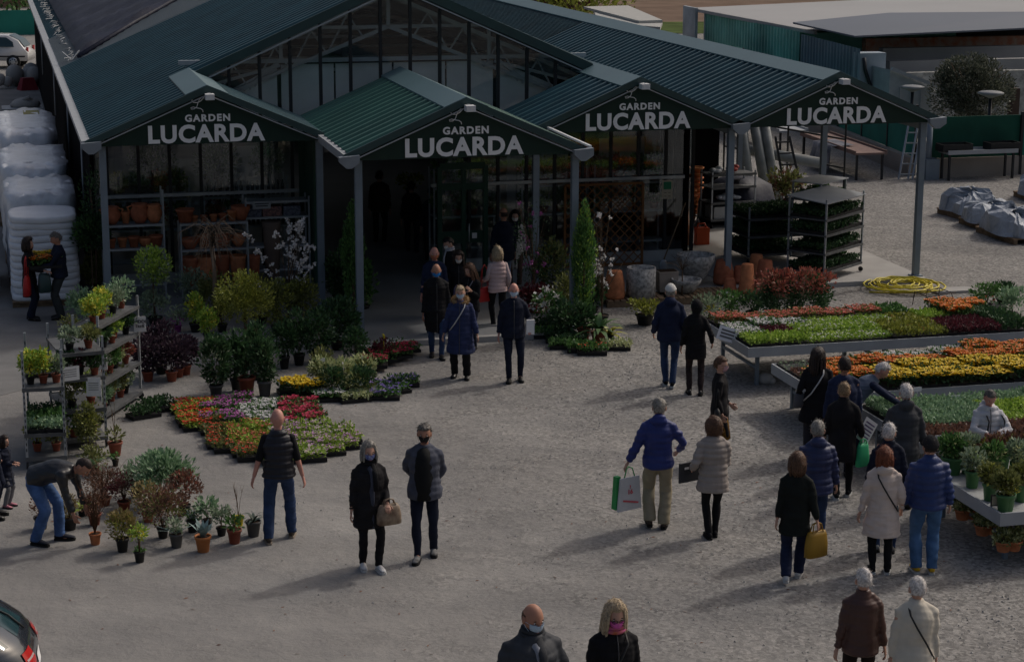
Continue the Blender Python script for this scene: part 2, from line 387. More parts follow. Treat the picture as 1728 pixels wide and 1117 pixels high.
def person(px, py, H, hd, label, skin='fair', hair=('short', 'grey'), top=BLK, hem=.82, fat=1.0, puffy=0, legs=BLK, wide=0, shoes=None, sole=None,
           feet=((.10, 0), (-.10, 0)), lift=(0, 0), arms=None, lean=0, hyaw=0, hpitch=.08, mask=None, hood=0, collar=0, scarf=None, shirt=None,
           fur=None, flare=0, short_sleeve=None, glasses=None, gr=None, pole=None, curl=.5, strap=None, hat=None, skirt=None, group=None, z0=0, toe=.12, vest=None, gnd=None):
    pos = gnd if gnd is not None else at(px, py, H+z0)
    pos = Vector((pos[0], pos[1], z0))
    root = thing('person', label, 'person', pos, rad(hd-14.65), group); s = H/1.75; root.scale = (s, s, s)
    hip = Vector((0, .10*lean, .93-.03*lean)); up = Vector((0, -math.sin(lean), math.cos(lean)))
    up2 = Vector((0, -math.sin(lean*1.25), math.cos(lean*1.25)))
    S = lambda t: hip+up*min(t, .3)+up2*max(0, t-.3)
    nb = S(.56); hdir = Vector((0, -math.sin(lean*.8+hpitch), math.cos(lean*.8+hpitch)))
    hc = nb+up2*.05+hdir*.096
    HT = Matrix.Translation(hc)@Matrix.Rotation(hyaw, 4, 'Z')@Matrix.Rotation(lean*.8+hpitch, 4, 'X')@Matrix.Scale(1.07, 4)
    # legs
    kn, an, hj = [], [], []
    for i, sx in enumerate((1, -1)):
        h = hip+Vector((sx*.095, 0, -.02)); a = Vector((feet[i][0], feet[i][1], .085+lift[i]))
        k, a = ik(h, a, .435, .425, (sx*.12, -1, 0)); hj.append(h); kn.append(k); an.append(a)
    # arms
    if arms is None: arms = ((.245, -.03, .83), (-.245, -.03, .83))
    pole = pole or ((.22, 1, -.1), (-.22, 1, -.1)); sh, el, wr = [], [], []
    for i, sx in enumerate((1, -1)):
        a = S(.448)+Vector((sx*.160*(fat*.35+.65), 0, 0)); e, w_ = ik(a, arms[i], .285, .25, pole[i]); sh.append(a); el.append(e); wr.append(w_)
    # --- body: one fused surface, then head and hands grown from it
    b = MB()
    b.tube([hip+Vector((0, 0, -.10)), hip, S(.14), S(.36), S(.47), S(.54)], [.13, .15, .12, .145, .12, .055], 14, ry=[.085, .095, .08, .095, .075, .05], ref=(1, 0, 0))
    b.tube([S(.50), nb, hc-hdir*.03], [.07, .054, .05], 12)
    for i in range(2):
        b.tube([hj[i]+Vector((0, 0, .03)), hj[i], hj[i].lerp(kn[i], .5), kn[i], kn[i].lerp(an[i], .35), an[i]], [.06, .068, .056, .040, .040, .032], 10)
        b.tube([sh[i].lerp(S(.46), .5), sh[i], sh[i].lerp(el[i], .5), el[i], el[i].lerp(wr[i], .3), wr[i]], [.05, .055, .046, .037, .038, .027], 10)
        b.tube([an[i], an[i]+Vector((0, -.10, -.05))], [.035, .03], 8)
    def finb(me, root=root, HT=HT, el=el, wr=wr, sk=skin):
        V, N, fs = arrays(me); m2 = MB(); m2.add(V, fs[0], 0, True)
        for q in fs[1:]: m2.f.append((q, 0, True))
        headmesh(m2, HT)
        for i, sx in enumerate((1, -1)):
            d = (wr[i]-el[i]).normalized(); inn = Vector((-sx, -.25, 0)) if abs(d.z) > .5 else Vector((0, 0, -1))
            hand(m2, wr[i]+d*.02, d, inn, 1 if (d.cross(inn).dot(Vector((0, -1, .3))) > 0) else -1, curl, .98)
        link('body', m2.mesh('body', [SK[sk], m_eyew, m_eyed, m_lip]), root)
    fuse(b, .014, finb)
    # --- upper garment
    P, rx, ry = [], [], []
    fy = fat**1.3
    def ring(p, x, y): P.append(p); rx.append(x*(.6+.4*fat)+.012*puffy+.004); ry.append(y*fy+.012*puffy+.004)
    if lean < .5:
        n = max(1, int((.90-hem)/.12))
        for i in range(n+1):
            t = i/n; ring(Vector((0, hip.y*(1-.5*t), hem+(.90-hem)*t)), .185+flare*(1-t)+.01, .14+flare*.8*(1-t)+.006)
    else: ring(hip+up*(hem-.90), .175, .135)
    for t, x, y in ((.06, .180, .132), (.16, .168, .122), (.30, .176, .128), (.40, .178, .124), (.455, .160, .108), (.50, .125, .092), (.54, .088, .078), (.575, .068, .066)): ring(S(t), x, y)
    j = MB(); j.tube(P, rx, 18, ry=ry, ref=(1, 0, 0))
    if collar: j.tube([S(.53), nb, nb+up2*(.035+.03*collar)], [.085, .08, .076], 14)
    if hood: j.ell(nb+Vector((0, .085, -.0))+up2*.0, (.115, .075, .085), 14, 8, 0, None)
    se = short_sleeve or 1.0
    if vest is None:
        for i, sx in enumerate((1, -1)):
            a = .010*puffy+.003
            j.ell(sh[i], (.060+a, .066+a, .052), 12, 8); j.tube([S(.53)+Vector((sx*.03, 0, 0)), S(.505)+Vector((sx*.09, 0, 0)), sh[i]+up2*.012], [.055, .060, .052], 12)
            wd = wr[i].lerp(el[i], .06)
            pts = [sh[i].lerp(S(.46), .5), sh[i], sh[i].lerp(el[i], .55), el[i]]
            rr = [.055, .064+a, .060+a, .053+a]
            if se >= 1: pts += [el[i].lerp(wd, .5), wd]; rr += [.049+a, .040+a*.5]
            else: pts += [el[i].lerp(wd, .15)]; rr += [.055]
            j.tube(pts, rr, 12)
    jm = top
    if lean < .5 and not shirt:   # zip down the front and two pocket welts, a little proud of the cloth
        q = MB(); q.tube([Vector(P[i])+Vector((0, -ry[i]*1.0-.004, 0)) for i in range(len(P)-1)], .006, 5); q.build('zip', mat('dull zip', (.06, .06, .065), .5, .4), root)
        for sx in (-1, 1):
            k_ = 1 if len(P) > 9 else 0; q = MB(); q.bar(Vector(P[k_])+Vector((sx*rx[k_]*.50, -ry[k_]*.88-.008, .05)), Vector(P[k_])+Vector((sx*rx[k_]*.80, -ry[k_]*.62-.008, .075)), .012, .03); q.build('pocket', jm, root)
    def finj(me, root=root, jm=jm, puffy=puffy, seed=len(QUEUE), nm='jacket' if hem > .72 else 'coat'):
        V, N, fs = arrays(me)
        a = hnoise(V*np.array([1, 1, 2.2]), 9, .0085, seed)+hnoise(V*np.array([.6, .6, 2.4]), 22, .0045, seed+1)
        V = V+N*a[:, None]
        if puffy:
            q = np.abs(np.sin(V[:, 2]*math.pi/.085+hnoise(V, 5, .35, seed)))**.55; V = V+N*((q-.72)*.017*min(1, puffy))[:, None]
        m2 = MB(); m2.add(V, fs[0], 0, True)
        for q in fs[1:]: m2.f.append((q, 0, True))
        link(nm, m2.mesh(nm, [jm]), root)
    fuse(j, .0135, finj)
    if vest is not None:  # sleeves of the garment below a sleeveless one
        sv = MB()
        for i in range(2):
            wd = el[i].lerp(wr[i], vest[1]); sv.ell(sh[i], (.06, .062, .058), 12, 8)
            sv.tube([sh[i].lerp(S(.48), .5), sh[i], sh[i].lerp(el[i], .55), el[i], wd], [.05, .062, .056, .050, .046], 12)
        sv.build('shirt_sleeves', vest[0], root)
    # --- trousers
    t = MB(); t.tube([hip+Vector((0, 0, -.13)), hip+Vector((0, 0, -.04)), S(.06), S(.13)], [.13, .168*(.6+.4*fat), .160*(.6+.4*fat), .145*(.6+.4*fat)], 16, ry=[.09, .118*fy, .112*fy, .105*fy], ref=(1, 0, 0))
    for i in range(2):
        w_ = wide; t.tube([hj[i]+Vector((0, 0, .04)), hj[i]+Vector((0, 0, -.05)), hj[i].lerp(kn[i], .5), kn[i], kn[i].lerp(an[i], .4), kn[i].lerp(an[i], .85), an[i]+Vector((0, 0, -.02))],
                          [.085, .093, .084+w_*.3, .064+w_*.7, .062+w_*.9, .052+w_, .052+w_], 12)
    def fint(me, root=root, legs=legs, seed=len(QUEUE)):
        V, N, fs = arrays(me); V = V+N*(hnoise(V*np.array([1, 1, 1.5]), 9, .006, seed)+hnoise(V*np.array([.7, .7, 2.2]), 24, .003, seed+3))[:, None]
        m2 = MB(); m2.add(V, fs[0], 0, True)
        for q in fs[1:]: m2.f.append((q, 0, True))
        link('trousers', m2.mesh('trousers', [legs]), root)
    fuse(t, .0135, fint)
    if skirt:
        k = MB(); k.tube([(0, hip.y, skirt[1]), (0, hip.y, (skirt[1]+.9)/2), (0, hip.y, .92)], [.25, .21, .17], 18, ry=[.2, .165, .125]); k.build('skirt', skirt[0], root)
    sm = shoes or mat('black leather', (.012, .011, .011), .4, .5); so = sole or mat('black rubber', (.015, .015, .015), .8)
    for i in range(2):
        x = MB(); shoe(x, (an[i].x, an[i].y-.005, an[i].z-.002), (1, -1)[i]*toe, -min(.9, lift[i]*5)); x.build('shoe', [sm, so], root)
    put = lambda Q: np.asarray(Q)@np.array(HT.to_3x3()).T+np.array(HT.translation)
    # --- hair
    st, hcn = hair; hm = HC[hcn]; sd_ = len(QUEUE)
    if st != 'bald':
        dx, dy, dz = sph(44, 30); B = headpt(dx, dy, dz, False)
        front = np.clip(-dy, 0, 1); side = np.abs(dx)
        th = {'short': .013, 'buzz': .004, 'rim': .006, 'bob': .030, 'curly': .036, 'long': .028, 'bun': .02}[st]
        line = -.62+1.22*front**.7 + .0*side      # height of the hairline round the head
        if st in ('short', 'buzz', 'rim'): line = np.where(dy > -.12, -.50+.62*side**1.5*(dy < .45), .50-.08*side)
        if st in ('bob', 'long', 'curly'): line = np.where(dy > -.35, -.85, .60-.9*np.clip(side-.50, 0, 1))
        m_ = np.clip((dz-line)/.14, 0, 1); m_ = m_*m_*(3-2*m_)
        if st == 'rim': m_ = m_*np.clip((.42-dz)/.15, 0, 1)
        Bf = B.reshape(-1, 3); nn = Bf/np.linalg.norm(Bf, axis=1)[:, None]
        ns = hnoise(Bf*np.array([1, 1, .5]), 60, .0035*(th > .01), sd_)+hnoise(Bf, 25, .004*(th > .01)*(2 if st == 'curly' else 1), sd_+2)
        vol = th*(1+.25*np.clip(dz, 0, 1)).ravel()
        Pn = Bf+nn*((vol+ns)*m_.ravel()-.012*(1-m_.ravel()))[:, None]
        h = MB(); Pn = put(Pn).reshape(B.shape); h.rings(list(Pn), 0, True)
        if st in ('bob', 'long'):
            r = random.Random(sd_); L = .13 if st == 'bob' else .30
            for q in range(64):
                a = r.uniform(-2.25, 2.25); rr_ = r.uniform(.80, 1.0)
                x0, y0 = math.sin(a)*.104*rr_, math.cos(a)*.118*rr_
                zz = r.uniform(.0, .05); l_ = L*r.uniform(.82, 1.05)*(1 if abs(a) < 1.7 else .93)
                outw = 1.10 if st == 'long' else 1.03
                k_ = [(x0*.93, y0*.93, zz+.03), (x0*1.02, y0*1.02, -.03), (x0*outw, y0*outw, -.03-l_*.5), (x0*outw*(1.02 if st == 'long' else .9), y0*(outw+.02 if st == 'long' else .9), -.03-l_)]
                K = put(k_); h.tube([tuple(v) for v in K], [.013, .017, .015, .005], 5)
        if st == 'bun': h.ell(put([0, .11, .045]), (.04, .035, .04), 12, 8)
        if th > .008:   # loose strands breaking the outline
            pw = Pn.reshape(-1, 3); mk_ = m_.ravel() > .6; src = pw[mk_]; sd0 = nn[mk_]
            r_ = np.random.default_rng(sd_); q_ = r_.integers(0, len(src), 420); dn = sd0[q_]@np.array(HT.to_3x3()).T
            dd = dn*(.22 if st in ('short', 'buzz') else .35)+r_.normal(size=(420, 3))*.45+np.array([0, 0, -.75]); dd /= np.linalg.norm(dd, axis=1)[:, None]
            v_, f_ = leafquads(src[q_]+dn*.001, dd, .022+.03*r_.random(420), .0055); h.add(v_, f_)
        h.build('hair', hm, root)
    if hat:
        dx, dy, dz = sph(40, 24); B = headpt(dx, dy, dz, False).reshape(-1, 3); nn = B/np.linalg.norm(B, axis=1)[:, None]
        ln = {'cap': .28, 'beanie': .10, 'hoodup': -.8}[hat[0]]
        D2 = dz.ravel(); 
        if hat[0] == 'hoodup': mm = np.clip((D2+.8)/.1, 0, 1)*np.where((-dy.ravel() > .55) & (D2 < .5), 0, 1)
        else: mm = np.clip((D2-ln+.35*np.clip(dy.ravel(), 0, 1))/.07, 0, 1)
        t_ = .024; h = MB(); Pn = put(B+nn*(t_*mm-.014*(1-mm)+hnoise(B, 30, .002, 4))[:, None]).reshape(dx.shape+(3,)); h.rings(list(Pn), 0, True)
        if hat[0] == 'cap':
            R = [[(.066*math.sin(a)*q, -.09-.06*math.cos(a)*(q > .5)-.02*q*0, .038+e-.012*(1-abs(math.sin(a)))*0) for a in np.linspace(-1.4, 1.4, 9)] for q, e in ((.99, 0), (1, .006))]
            h.add(put([p for r_ in R for p in r_]), [tuple(range(9))[::-1], tuple(range(9, 18))]+[(i, i+1, i+10, i+9) for i in range(8)])
        h.build('hat', hat[1], root)
    if mask:
        lam = np.linspace(-1.18, -.06, 9)[:, None]; ph = np.linspace(-1.0, 1.0, 15)[None, :]
        dx = np.cos(lam)*np.sin(ph); dy = -np.cos(lam)*np.cos(ph); dz = np.sin(lam)+0*ph
        A = headpt(dx, dy, dz, False)
        bul = .020*np.cos(ph*1.3)*np.cos((lam+.5)*1.5)**2 + .006
        O = A+np.stack([dx*.004, -bul+0*dx, 0*dz], -1); I = A+np.stack([0*dx, 0*dx-.002, 0*dz], -1)
        mk = MB(); v = put(np.concatenate([O.reshape(-1, 3), I.reshape(-1, 3)])); n_ = 15; f = []
        for i in range(8):
            for k in range(14):
                a = i*n_+k; f.append((a, a+1, a+n_+1, a+n_)); f.append((a+135, a+n_+135, a+n_+136, a+136))
        mk.add(v, np.array(f), 0, True)
        for sx in (-1, 1):
            for zz in (-.012, -.075): mk.tube([tuple(q) for q in put([(sx*.062, -.055, zz), (sx*.078, -.02, zz*.6), (sx*.083, .012, -.01)])], .0022, 4)
        mk.build('face_mask', mask, root)
    if glasses:
        g = MB()
        for sx in (-1, 1):
            ring_ = [(sx*.033+.024*math.cos(a), -.107, .003+.018*math.sin(a)) for a in np.linspace(0, 6.28, 13)]
            g.tube([tuple(q) for q in put(ring_)], .0032, 5)
            if glasses == 'sun': g.ell(put([sx*.033, -.106, .003]), (.024, .004, .018), 12, 6, 0, HT.to_3x3())
            g.tube([tuple(q) for q in put([(sx*.057, -.105, .008), (sx*.082, -.05, .008), (sx*.085, .01, .004)])], .0028, 4)
        g.tube([tuple(q) for q in put([(-.010, -.109, .006), (.010, -.109, .006)])], .0028, 4)
        g.build('glasses', m_black, root)
    fo = np.array(nb)
    if scarf:
        q = MB()
        for k, rr_ in enumerate((.090, .082)):
            R = [tuple(np.array([rr_*math.cos(a), rr_*.92*math.sin(a)-.012, .015+.035*k-.015*math.sin(-a)])+fo) for a in np.linspace(0, 6.283, 25)]
            q.tube(R, .024-.003*k, 8, ry=.020)
        if len(scarf) > 1: q.tube([tuple(fo+np.array(v)) for v in ((.03, -.105, 0), (.035, -.15*fy, -.12), (.04, -.16*fy, -.34))], [.03, .038, .032], 8, ry=[.015]*3)
        q.build('scarf', scarf[0], root)
    if fur:
        q = MB(); R = np.array([(.125*math.cos(a), .105*math.sin(a)+.02, .0+.045*math.sin(a)) for a in np.linspace(-1.2-.3, 4.34+.3, 22)])+fo
        q.tube([tuple(v) for v in R], .036, 8)
        for v in R:
            P_ = v+unit(90)*.034; D_ = (P_-v)/.034; vv, ff = leafquads(P_, D_*.8+unit(90)*.5, .035, .008); q.add(vv, ff)
        q.build('fur_collar', fur, root)
    if shirt:
        sx_ = shirt[2] if len(shirt) > 2 else 0  # open jacket: inner garment shows down the front
        q = MB(); q.tube([Vector((0, -.012, hem+.01)), S(.14)+Vector((0, -.012, 0)), S(.30)+Vector((0, -.014, 0)), S(.42)+Vector((0, -.014, 0)), S(.50)+Vector((0, -.012, 0)), S(.555)+Vector((0, -.01, 0))],
               [shirt[1], shirt[1], shirt[1]*1.0, shirt[1]*.88, max(.07, shirt[1]*.62), .05], 16, ry=[.150*fy+sx_, .136*fy+sx_, .140*fy+sx_, .134*fy+sx_, .112*fy+sx_, .07], ref=(1, 0, 0)); q.build('shirt', shirt[0], root)
    if strap:  # shoulder strap over the back or chest: (material, side, front/back sign, drop)
        m0, sx, fb, dz_ = strap[:4]; q = MB(); yb = (.150*fy+.012*puffy+.004)*fb
        q.tube([sh[0 if sx > 0 else 1].lerp(nb, .45)+Vector((0, 0, .055)), S(.47)+Vector((sx*.09, yb*.86, 0)), S(.34)+Vector((sx*.02, yb, 0)), S(.16)+Vector((-sx*.09, yb*.98, 0)), S(dz_)+Vector((-sx*.20, yb*.45, 0))], .011, 6, ry=.006); q.build('strap', m0, root)
    root['_'] = 1; del root['_']
    W = Matrix.Translation(pos)@Matrix.Rotation(rad(hd-14.65), 4, 'Z')@Matrix.Scale(s, 4)
    return dict(root=root, wr=[W@v for v in wr], el=[W@v for v in el], sh=[W@v for v in sh], W=W, pos=pos, s=s, hd=rad(hd-14.65))
def flush():
    ms = bake([o for o, _ in QUEUE])
    for (o, f), me in zip(list(QUEUE), ms): f(me); bpy.data.meshes.remove(me)
    QUEUE.clear()
# ------------------------------------------------------------------ who stands where
WALK = ((.09, -.16), (-.09, .16)); WALK2 = ((.09, .16), (-.09, -.16)); ST = ((.10, 0), (-.10, .02))
m_lblue = mat('pale blue surgical mask', (.45, .58, .72), .8, .1, var=.05); m_mwhite = mat('white mask', (.72, .70, .68), .8, .1, var=.05)
m_mblue = mat('bright blue mask', (.02, .22, .62), .7, .2); m_mpink = mat('pink mask', (.62, .12, .42), .7, .2); m_mblack = mat('black mask', (.015, .015, .017), .7, .2)
m_mor = mat('orange print mask', (.55, .24, .08), .8, .1, col2=(.35, .1, .1), vscale=30); m_mnavy = mat('blue print mask', (.03, .05, .25), .8, .1, col2=(.35, .4, .6), vscale=35)
sneak = mat('white sneaker leather', (.62, .62, .62), .6, .3, var=.06); rubw = mat('white rubber', (.55, .55, .54), .7)
yelsh = mat('yellow suede', (.55, .34, .03), .8, .1); brsh = mat('dark brown leather', (.05, .035, .025), .6, .3)
leatherj = mat('black leather jacket', (.014, .015, .018), .35, .55, var=.2, bump=.35, bscale=22)
brleather = mat('brown leather', (.075, .033, .026), .45, .45, var=.15, bump=.3, bscale=26)
gold_bag = mat('mustard leather', (.30, .17, .015), .5, .4); red_bag = mat('red leather', (.42, .02, .02), .5, .4)
PP = {}
P_ = PP
P_['redbag'] = person(46, 403, 1.64, 82, 'woman in long black coat with red shoulder bag, holding flowers by the white sacks', hair=('bob', 'dark'), top=BLK2, hem=.52, legs=NAVD, wide=.02, arms=((.14, -.42, 1.12), (-.14, -.40, 1.10)), feet=((.09, .06), (-.09, -.04)))
P_['tray'] = person(97, 393, 1.74, 284, 'grey haired man in dark navy sweater holding flower trays in front of the white sacks', hair=('short', 'dgrey'), top=NAVD, hem=.86, fat=1.12, legs=C_('charcoal trousers', .03, .034, .036), wide=.025, arms=((.13, -.40, 1.10), (-.13, -.42, 1.13)), skin='tan', hpitch=.35)
P_['child'] = person(6, 737, 1.02, 75, 'small child in navy dress with grey tights and pink shoes at the left edge', hair=('bob', 'dark'), top=NAVD, hem=.55, flare=.06, legs=C_('grey tights', .14, .14, .15), shoes=mat('pink shoes', (.5, .2, .25), .6), arms=((.05, -.22, 1.12), (-.05, -.24, 1.10)))
P_['bend'] = person(0, 0, 1.78, 78, 'man in black leather jacket and jeans bending over pots', gnd=at(80, 915), hair=('buzz', 'dark'), skin='tan', top=leatherj, hem=.86, fat=1.1, legs=JEAN, wide=.02, lean=1.22, hpitch=-.05, arms=((.2, -.48, .42), (-.2, -.50, .40)), pole=((.3, .4, .6), (-.3, .4, .6)), feet=((.13, -.12), (-.13, .10)), shoes=mat('dark blue suede', (.015, .018, .03), .8), toe=.2)
P_['vest'] = person(468, 692, 1.80, 187, 'bald man seen from behind in black padded vest and jeans beside the flower fan', hair=('buzz', 'dgrey') if 0 else ('bald', 'grey'), skin='pink', top=C_('black padded vest', .011, .012, .02, rough=.5, spec=.4), hem=.88, puffy=1, fat=1.08, legs=JEAND, wide=.018, vest=(BLK, .05), feet=((.15, .10), (-.15, -.14)), lift=(0, 0), arms=((.34, -.02, .80), (-.32, .0, .80)), shoes=brsh, sole=mat('beige sole', (.3, .25, .2), .8), hpitch=.12)
P_['scarfw'] = person(622, 748, 1.66, 18, 'grey haired woman in black coat and white sneakers with a blue patterned mask', hair=('bob', 'grey'), top=BLK2, hem=.62, fat=1.32, legs=BLK, mask=m_mnavy, scarf=(BLK, 1), shirt=(C_('blue grey blouse', .04, .045, .065), .06), shoes=sneak, sole=rubw, feet=((.09, -.12), (-.09, .05)), arms=((.18, -.26, .98), (-.27, -.06, .80)))
P_['masked'] = person(716, 717, 1.77, 358, 'man in open slate jacket and black top with black mask, hands behind his back', hair=('short', 'dgrey'), skin='tan', top=C_('slate jacket', .055, .06, .08), hem=.80, fat=1.32, legs=NAVD, shirt=(C_('black t-shirt', .014, .015, .016), .150, .014), mask=m_mblack, arms=((.09, .19, .93), (-.09, .19, .95)), pole=((1, .3, 0), (-1, .3, 0)), feet=((.10, .10), (-.08, -.20)), shoes=mat('grey shoes', (.25, .25, .25), .7, col2=(.04, .04, .04), vscale=12))
P_['fgman'] = person(898, 1019, 1.96, 14, 'shaven headed man in dark grey padded jacket and light blue mask at the bottom edge', hair=('rim', 'brown'), skin='tan', top=C_('dark grey padded cloth', .035, .038, .044, rough=.6), hem=.82, puffy=.5, fat=1.55, collar=1.2, legs=BLK, mask=m_lblue, hyaw=.35, hpitch=.22, scarf=(C_('charcoal scarf', .03, .032, .036), 1), shirt=(C_('grey striped pullover', .2, .21, .24, var=.6), .05), arms=((.40, -.02, .88), (-.40, -.05, .88)))
P_['pinkmask'] = person(1037, 1016, 1.82, 12, 'woman with long ash blond hair, glasses and pink mask at the bottom edge', fat=1.25, hair=('long', 'blond'), top=BLK, hem=.66, mask=m_mpink, glasses='frame', scarf=(mat('orange and pink scarf', (.45, .14, .06), .9, .1, col2=(.5, .12, .3), vscale=20),), hyaw=.05, hpitch=.25, strap=(m_black, 1, -1, .02))
P_['brown'] = person(1458, 963, 1.64, 182, 'white haired person in brown leather jacket seen from behind', fat=1.12, hair=('short', 'white'), top=brleather, hem=.80, legs=C_('dark brown trousers', .02, .014, .012), collar=.6, arms=((.27, .02, .84), (-.27, 0, .84)))
P_['cream'] = person(1549, 977, 1.66, 179, 'white haired person in cream coat with a thin black strap across the back', hair=('short', 'white'), top=C_('cream coat', .45, .415, .35, var=.08), hem=.60, flare=.03, fat=1.30, collar=.4, legs=C_('dark brown trousers', .02, .014, .012), strap=(m_black, 1, 1, -.05))
P_['khaki'] = person(1113, 674, 1.80, 177, 'grey haired man in royal blue hooded jacket and khaki trousers carrying a shopping bag', hair=('short', 'grey'), top=C_('royal blue padded cloth', .014, .024, .12, rough=.5, spec=.35), hem=.84, puffy=.6, hood=1, fat=1.06, legs=C_('khaki cotton', .24, .21, .15, var=.12), wide=.028, shoes=brsh, feet=((.10, .02), (-.09, .04)), lift=(.03, .0), arms=((.42, .0, .84), (-.27, -.22, 1.0)), pole=((.2, 1, 0), (-1, 1, 0)))
P_['beige'] = person(1206, 707, 1.64, 184, 'woman with auburn hair in pale taupe padded coat holding a dark folder', hair=('curly', 'brown'), top=C_('taupe padded cloth', .25, .22, .20, var=.08), hem=.70, puffy=.9, fat=1.08, collar=1, flare=.02, legs=BLK, feet=((.05, .08), (-.05, -.02)), arms=((.28, -.12, 1.0), (-.16, -.28, 1.02)), shoes=BLK)
P_['sunglass'] = person(1216, 604, 1.62, 82, 'short haired woman in sunglasses, pink mask and black coat standing side-on', hair=('short', 'brown'), top=BLK2, hem=.66, legs=BLK, mask=mat('rose mask', (.6, .38, .42), .8), glasses='sun', skirt=(mat('brown print cloth', (.08, .04, .01), .9, .1, col2=(.28, .15, .03), vscale=22), .42), arms=((.16, -.16, .95), (-.2, -.05, .86)))
P_['whitecap'] = person(1132, 482, 1.79, 176, 'man in navy jacket, jeans and white cap walking away past the pallets', hair=('short', 'grey'), hat=('cap', mat('white cotton cap', (.55, .55, .53), .8)), top=NAVY, hem=.80, fat=1.22, hood=.5, collar=1, legs=JEAND, feet=((.05, -.05), (-.06, .14)), lift=(0, .03), shoes=BLK, sole=rubw, arms=((.27, -.1, .92), (-.29, -.05, .88)), hpitch=.2)
P_['plaid'] = person(1176, 508, 1.63, 178, 'dark haired person in short black jacket and checked leggings walking away', hair=('short', 'black'), hat=('hoodup', BLK), top=BLK, hem=.68, collar=1, legs=mat('checked leggings', (.018, .014, .015), .9, .1, col2=(.05, .035, .035), vscale=18), feet=((.10, .02), (-.10, .10)), lift=(0, 0), arms=((.26, -.08, .88), (-.3, -.05, .96)))
P_['fur'] = person(777, 484, 1.64, 356, 'woman in long navy parka with blond fur collar and pale blue mask', hair=('short', 'blond'), top=C_('navy parka', .022, .03, .075), hem=.50, flare=.045, puffy=.35, fat=1.28, mask=m_lblue, fur=leafmat('blond fur', [(.32, .2, .09), (.45, .3, .15), (.2, .12, .05)]), strap=(mat('pale strap', (.5, .5, .5)), 1, -1, .0), legs=BLK, wide=.02, feet=((.12, -.05), (-.12, .08)), arms=((.33, -.05, .80), (-.32, -.03, .82)))
P_['papers'] = person(867, 479, 1.74, 3, 'balding man in dark jacket and pale mask holding folded papers', hair=('rim', 'white'), skin='pink', top=NAVD, hem=.80, fat=1.18, legs=NAVD, mask=m_lblue, arms=((.26, -.15, 1.0), (-.26, .0, .86)), feet=((.12, .02), (-.08, -.06)))
P_['bluemask'] = person(736, 446, 1.74, 6, 'balding man in long black coat with a bright blue mask leaving the shop', hair=('rim', 'brown'), skin='tan', top=BLK, hem=.50, fat=1.18, legs=JEAND, mask=m_mblue, hpitch=.25, feet=((.08, -.14), (-.08, .1)))
P_['orangemask'] = person(733, 418, 1.76, 350, 'bald man in navy sweater with an orange mask in the doorway', hair=('bald', 'grey'), skin='pink', top=NAVY, hem=.84, fat=1.12, legs=JEAND, mask=m_mor, hyaw=.3)
P_['whitemask'] = person(774, 424, 1.66, 2, 'woman with long brown hair and white mask in the shop doorway', hair=('long', 'dark'), top=BLK, hem=.7, legs=BLK, mask=m_mwhite, hpitch=.3)
P_['scarfin'] = person(760, 401, 1.68, 292, 'dark haired person with pale grey scarf just inside the door', hair=('short', 'black'), top=BLK2, hem=.7, legs=BLK, scarf=(C_('pale grey scarf', .3, .3, .33), 1), hpitch=.4, mask=m_mwhite)
P_['auburn'] = person(794, 446, 1.62, 335, 'woman with long auburn hair in black top holding her bag strap', hair=('long', 'brown'), skin='fair', top=BLK, hem=.78, legs=NAVD, scarf=(C_('mauve scarf', .14, .12, .2),) if 0 else None, arms=((.13, -.24, 1.26), (-.24, -.1, .98)), hyaw=-.4, hpitch=.35, strap=(C_('grey strap', .12, .12, .14), 1, -1, .0), feet=((.09, 0), (-.09, .04)))
P_['pinkvest'] = person(840, 418, 1.62, 200, 'woman in pale pink quilted vest with a red handbag entering the shop', hair=('bob', 'blond'), top=C_('pale pink quilted cloth', .46, .34, .33, var=.06), hem=.82, puffy=.9, legs=BLK, vest=(C_('pale pink wool', .42, .33, .33), .92), feet=((.07, -.05), (-.09, .2)), lift=(0, .02), arms=((.20, -.25, 1.02), (-.24, -.05, .9)))
P_['bignavy'] = person(850, 352, 1.86, 200, 'large man in dark navy coat and pale jeans going into the shop', hair=('rim', 'dark'), skin='tan', top=NAVD, hem=.72, fat=1.3, legs=C_('pale jeans', .16, .2, .3), feet=((.11, 0), (-.10, .06)))
P_['creamw'] = person(869, 357, 1.68, 2, 'black haired woman in cream coat and white mask by the glass door', hair=('long', 'black'), top=C_('cream wool', .42, .40, .36), hem=.48, legs=C_('brown tights', .08, .05, .04), mask=m_mwhite, scarf=(NAVD, 1), shirt=(NAVD, .06))
P_['inwalk'] = person(694, 308, 1.70, 180, 'person in dark clothes walking into the shop with a plant and grey bag', hair=('short', 'black'), top=BLK, hem=.82, legs=NAVD, feet=((.10, -.12), (-.12, .14)), lift=(0, .02), shoes=BLK, sole=rubw)
P_['inbrown'] = person(640, 290, 1.76, 175, 'man in dark brown jacket deep inside the shop', hair=('short', 'dark'), top=C_('dark brown jacket', .05, .035, .025), hem=.8, fat=1.3, legs=BLK)
P_['indark'] = person(728, 318, 1.72, 190, 'person in dark coat browsing inside behind the open door leaf', hair=('short', 'dark'), top=NAVD, hem=.6, legs=BLK)
P_['longhair'] = person(1381, 590, 1.70, 172, 'woman with long dark hair and black cardigan wearing a pale bag strap', hair=('long', 'dark'), top=BLK, hem=.62, flare=.05, fat=1.25, legs=C_('dark grey trousers', .025, .025, .03), wide=.02, strap=(mat('pale strap', (.5, .5, .5)), -1, 1, .02), hyaw=-.5, arms=((.27, -.1, .95), (-.28, -.08, .92)))
P_['navyman'] = person(1426, 604, 1.80, 178, 'broad man in plain navy jacket with short dark hair at the benches', hair=('short', 'dark'), top=C_('plain navy jacket', .016, .022, .05), hem=.78, fat=1.30, legs=NAVD, skin='tan')
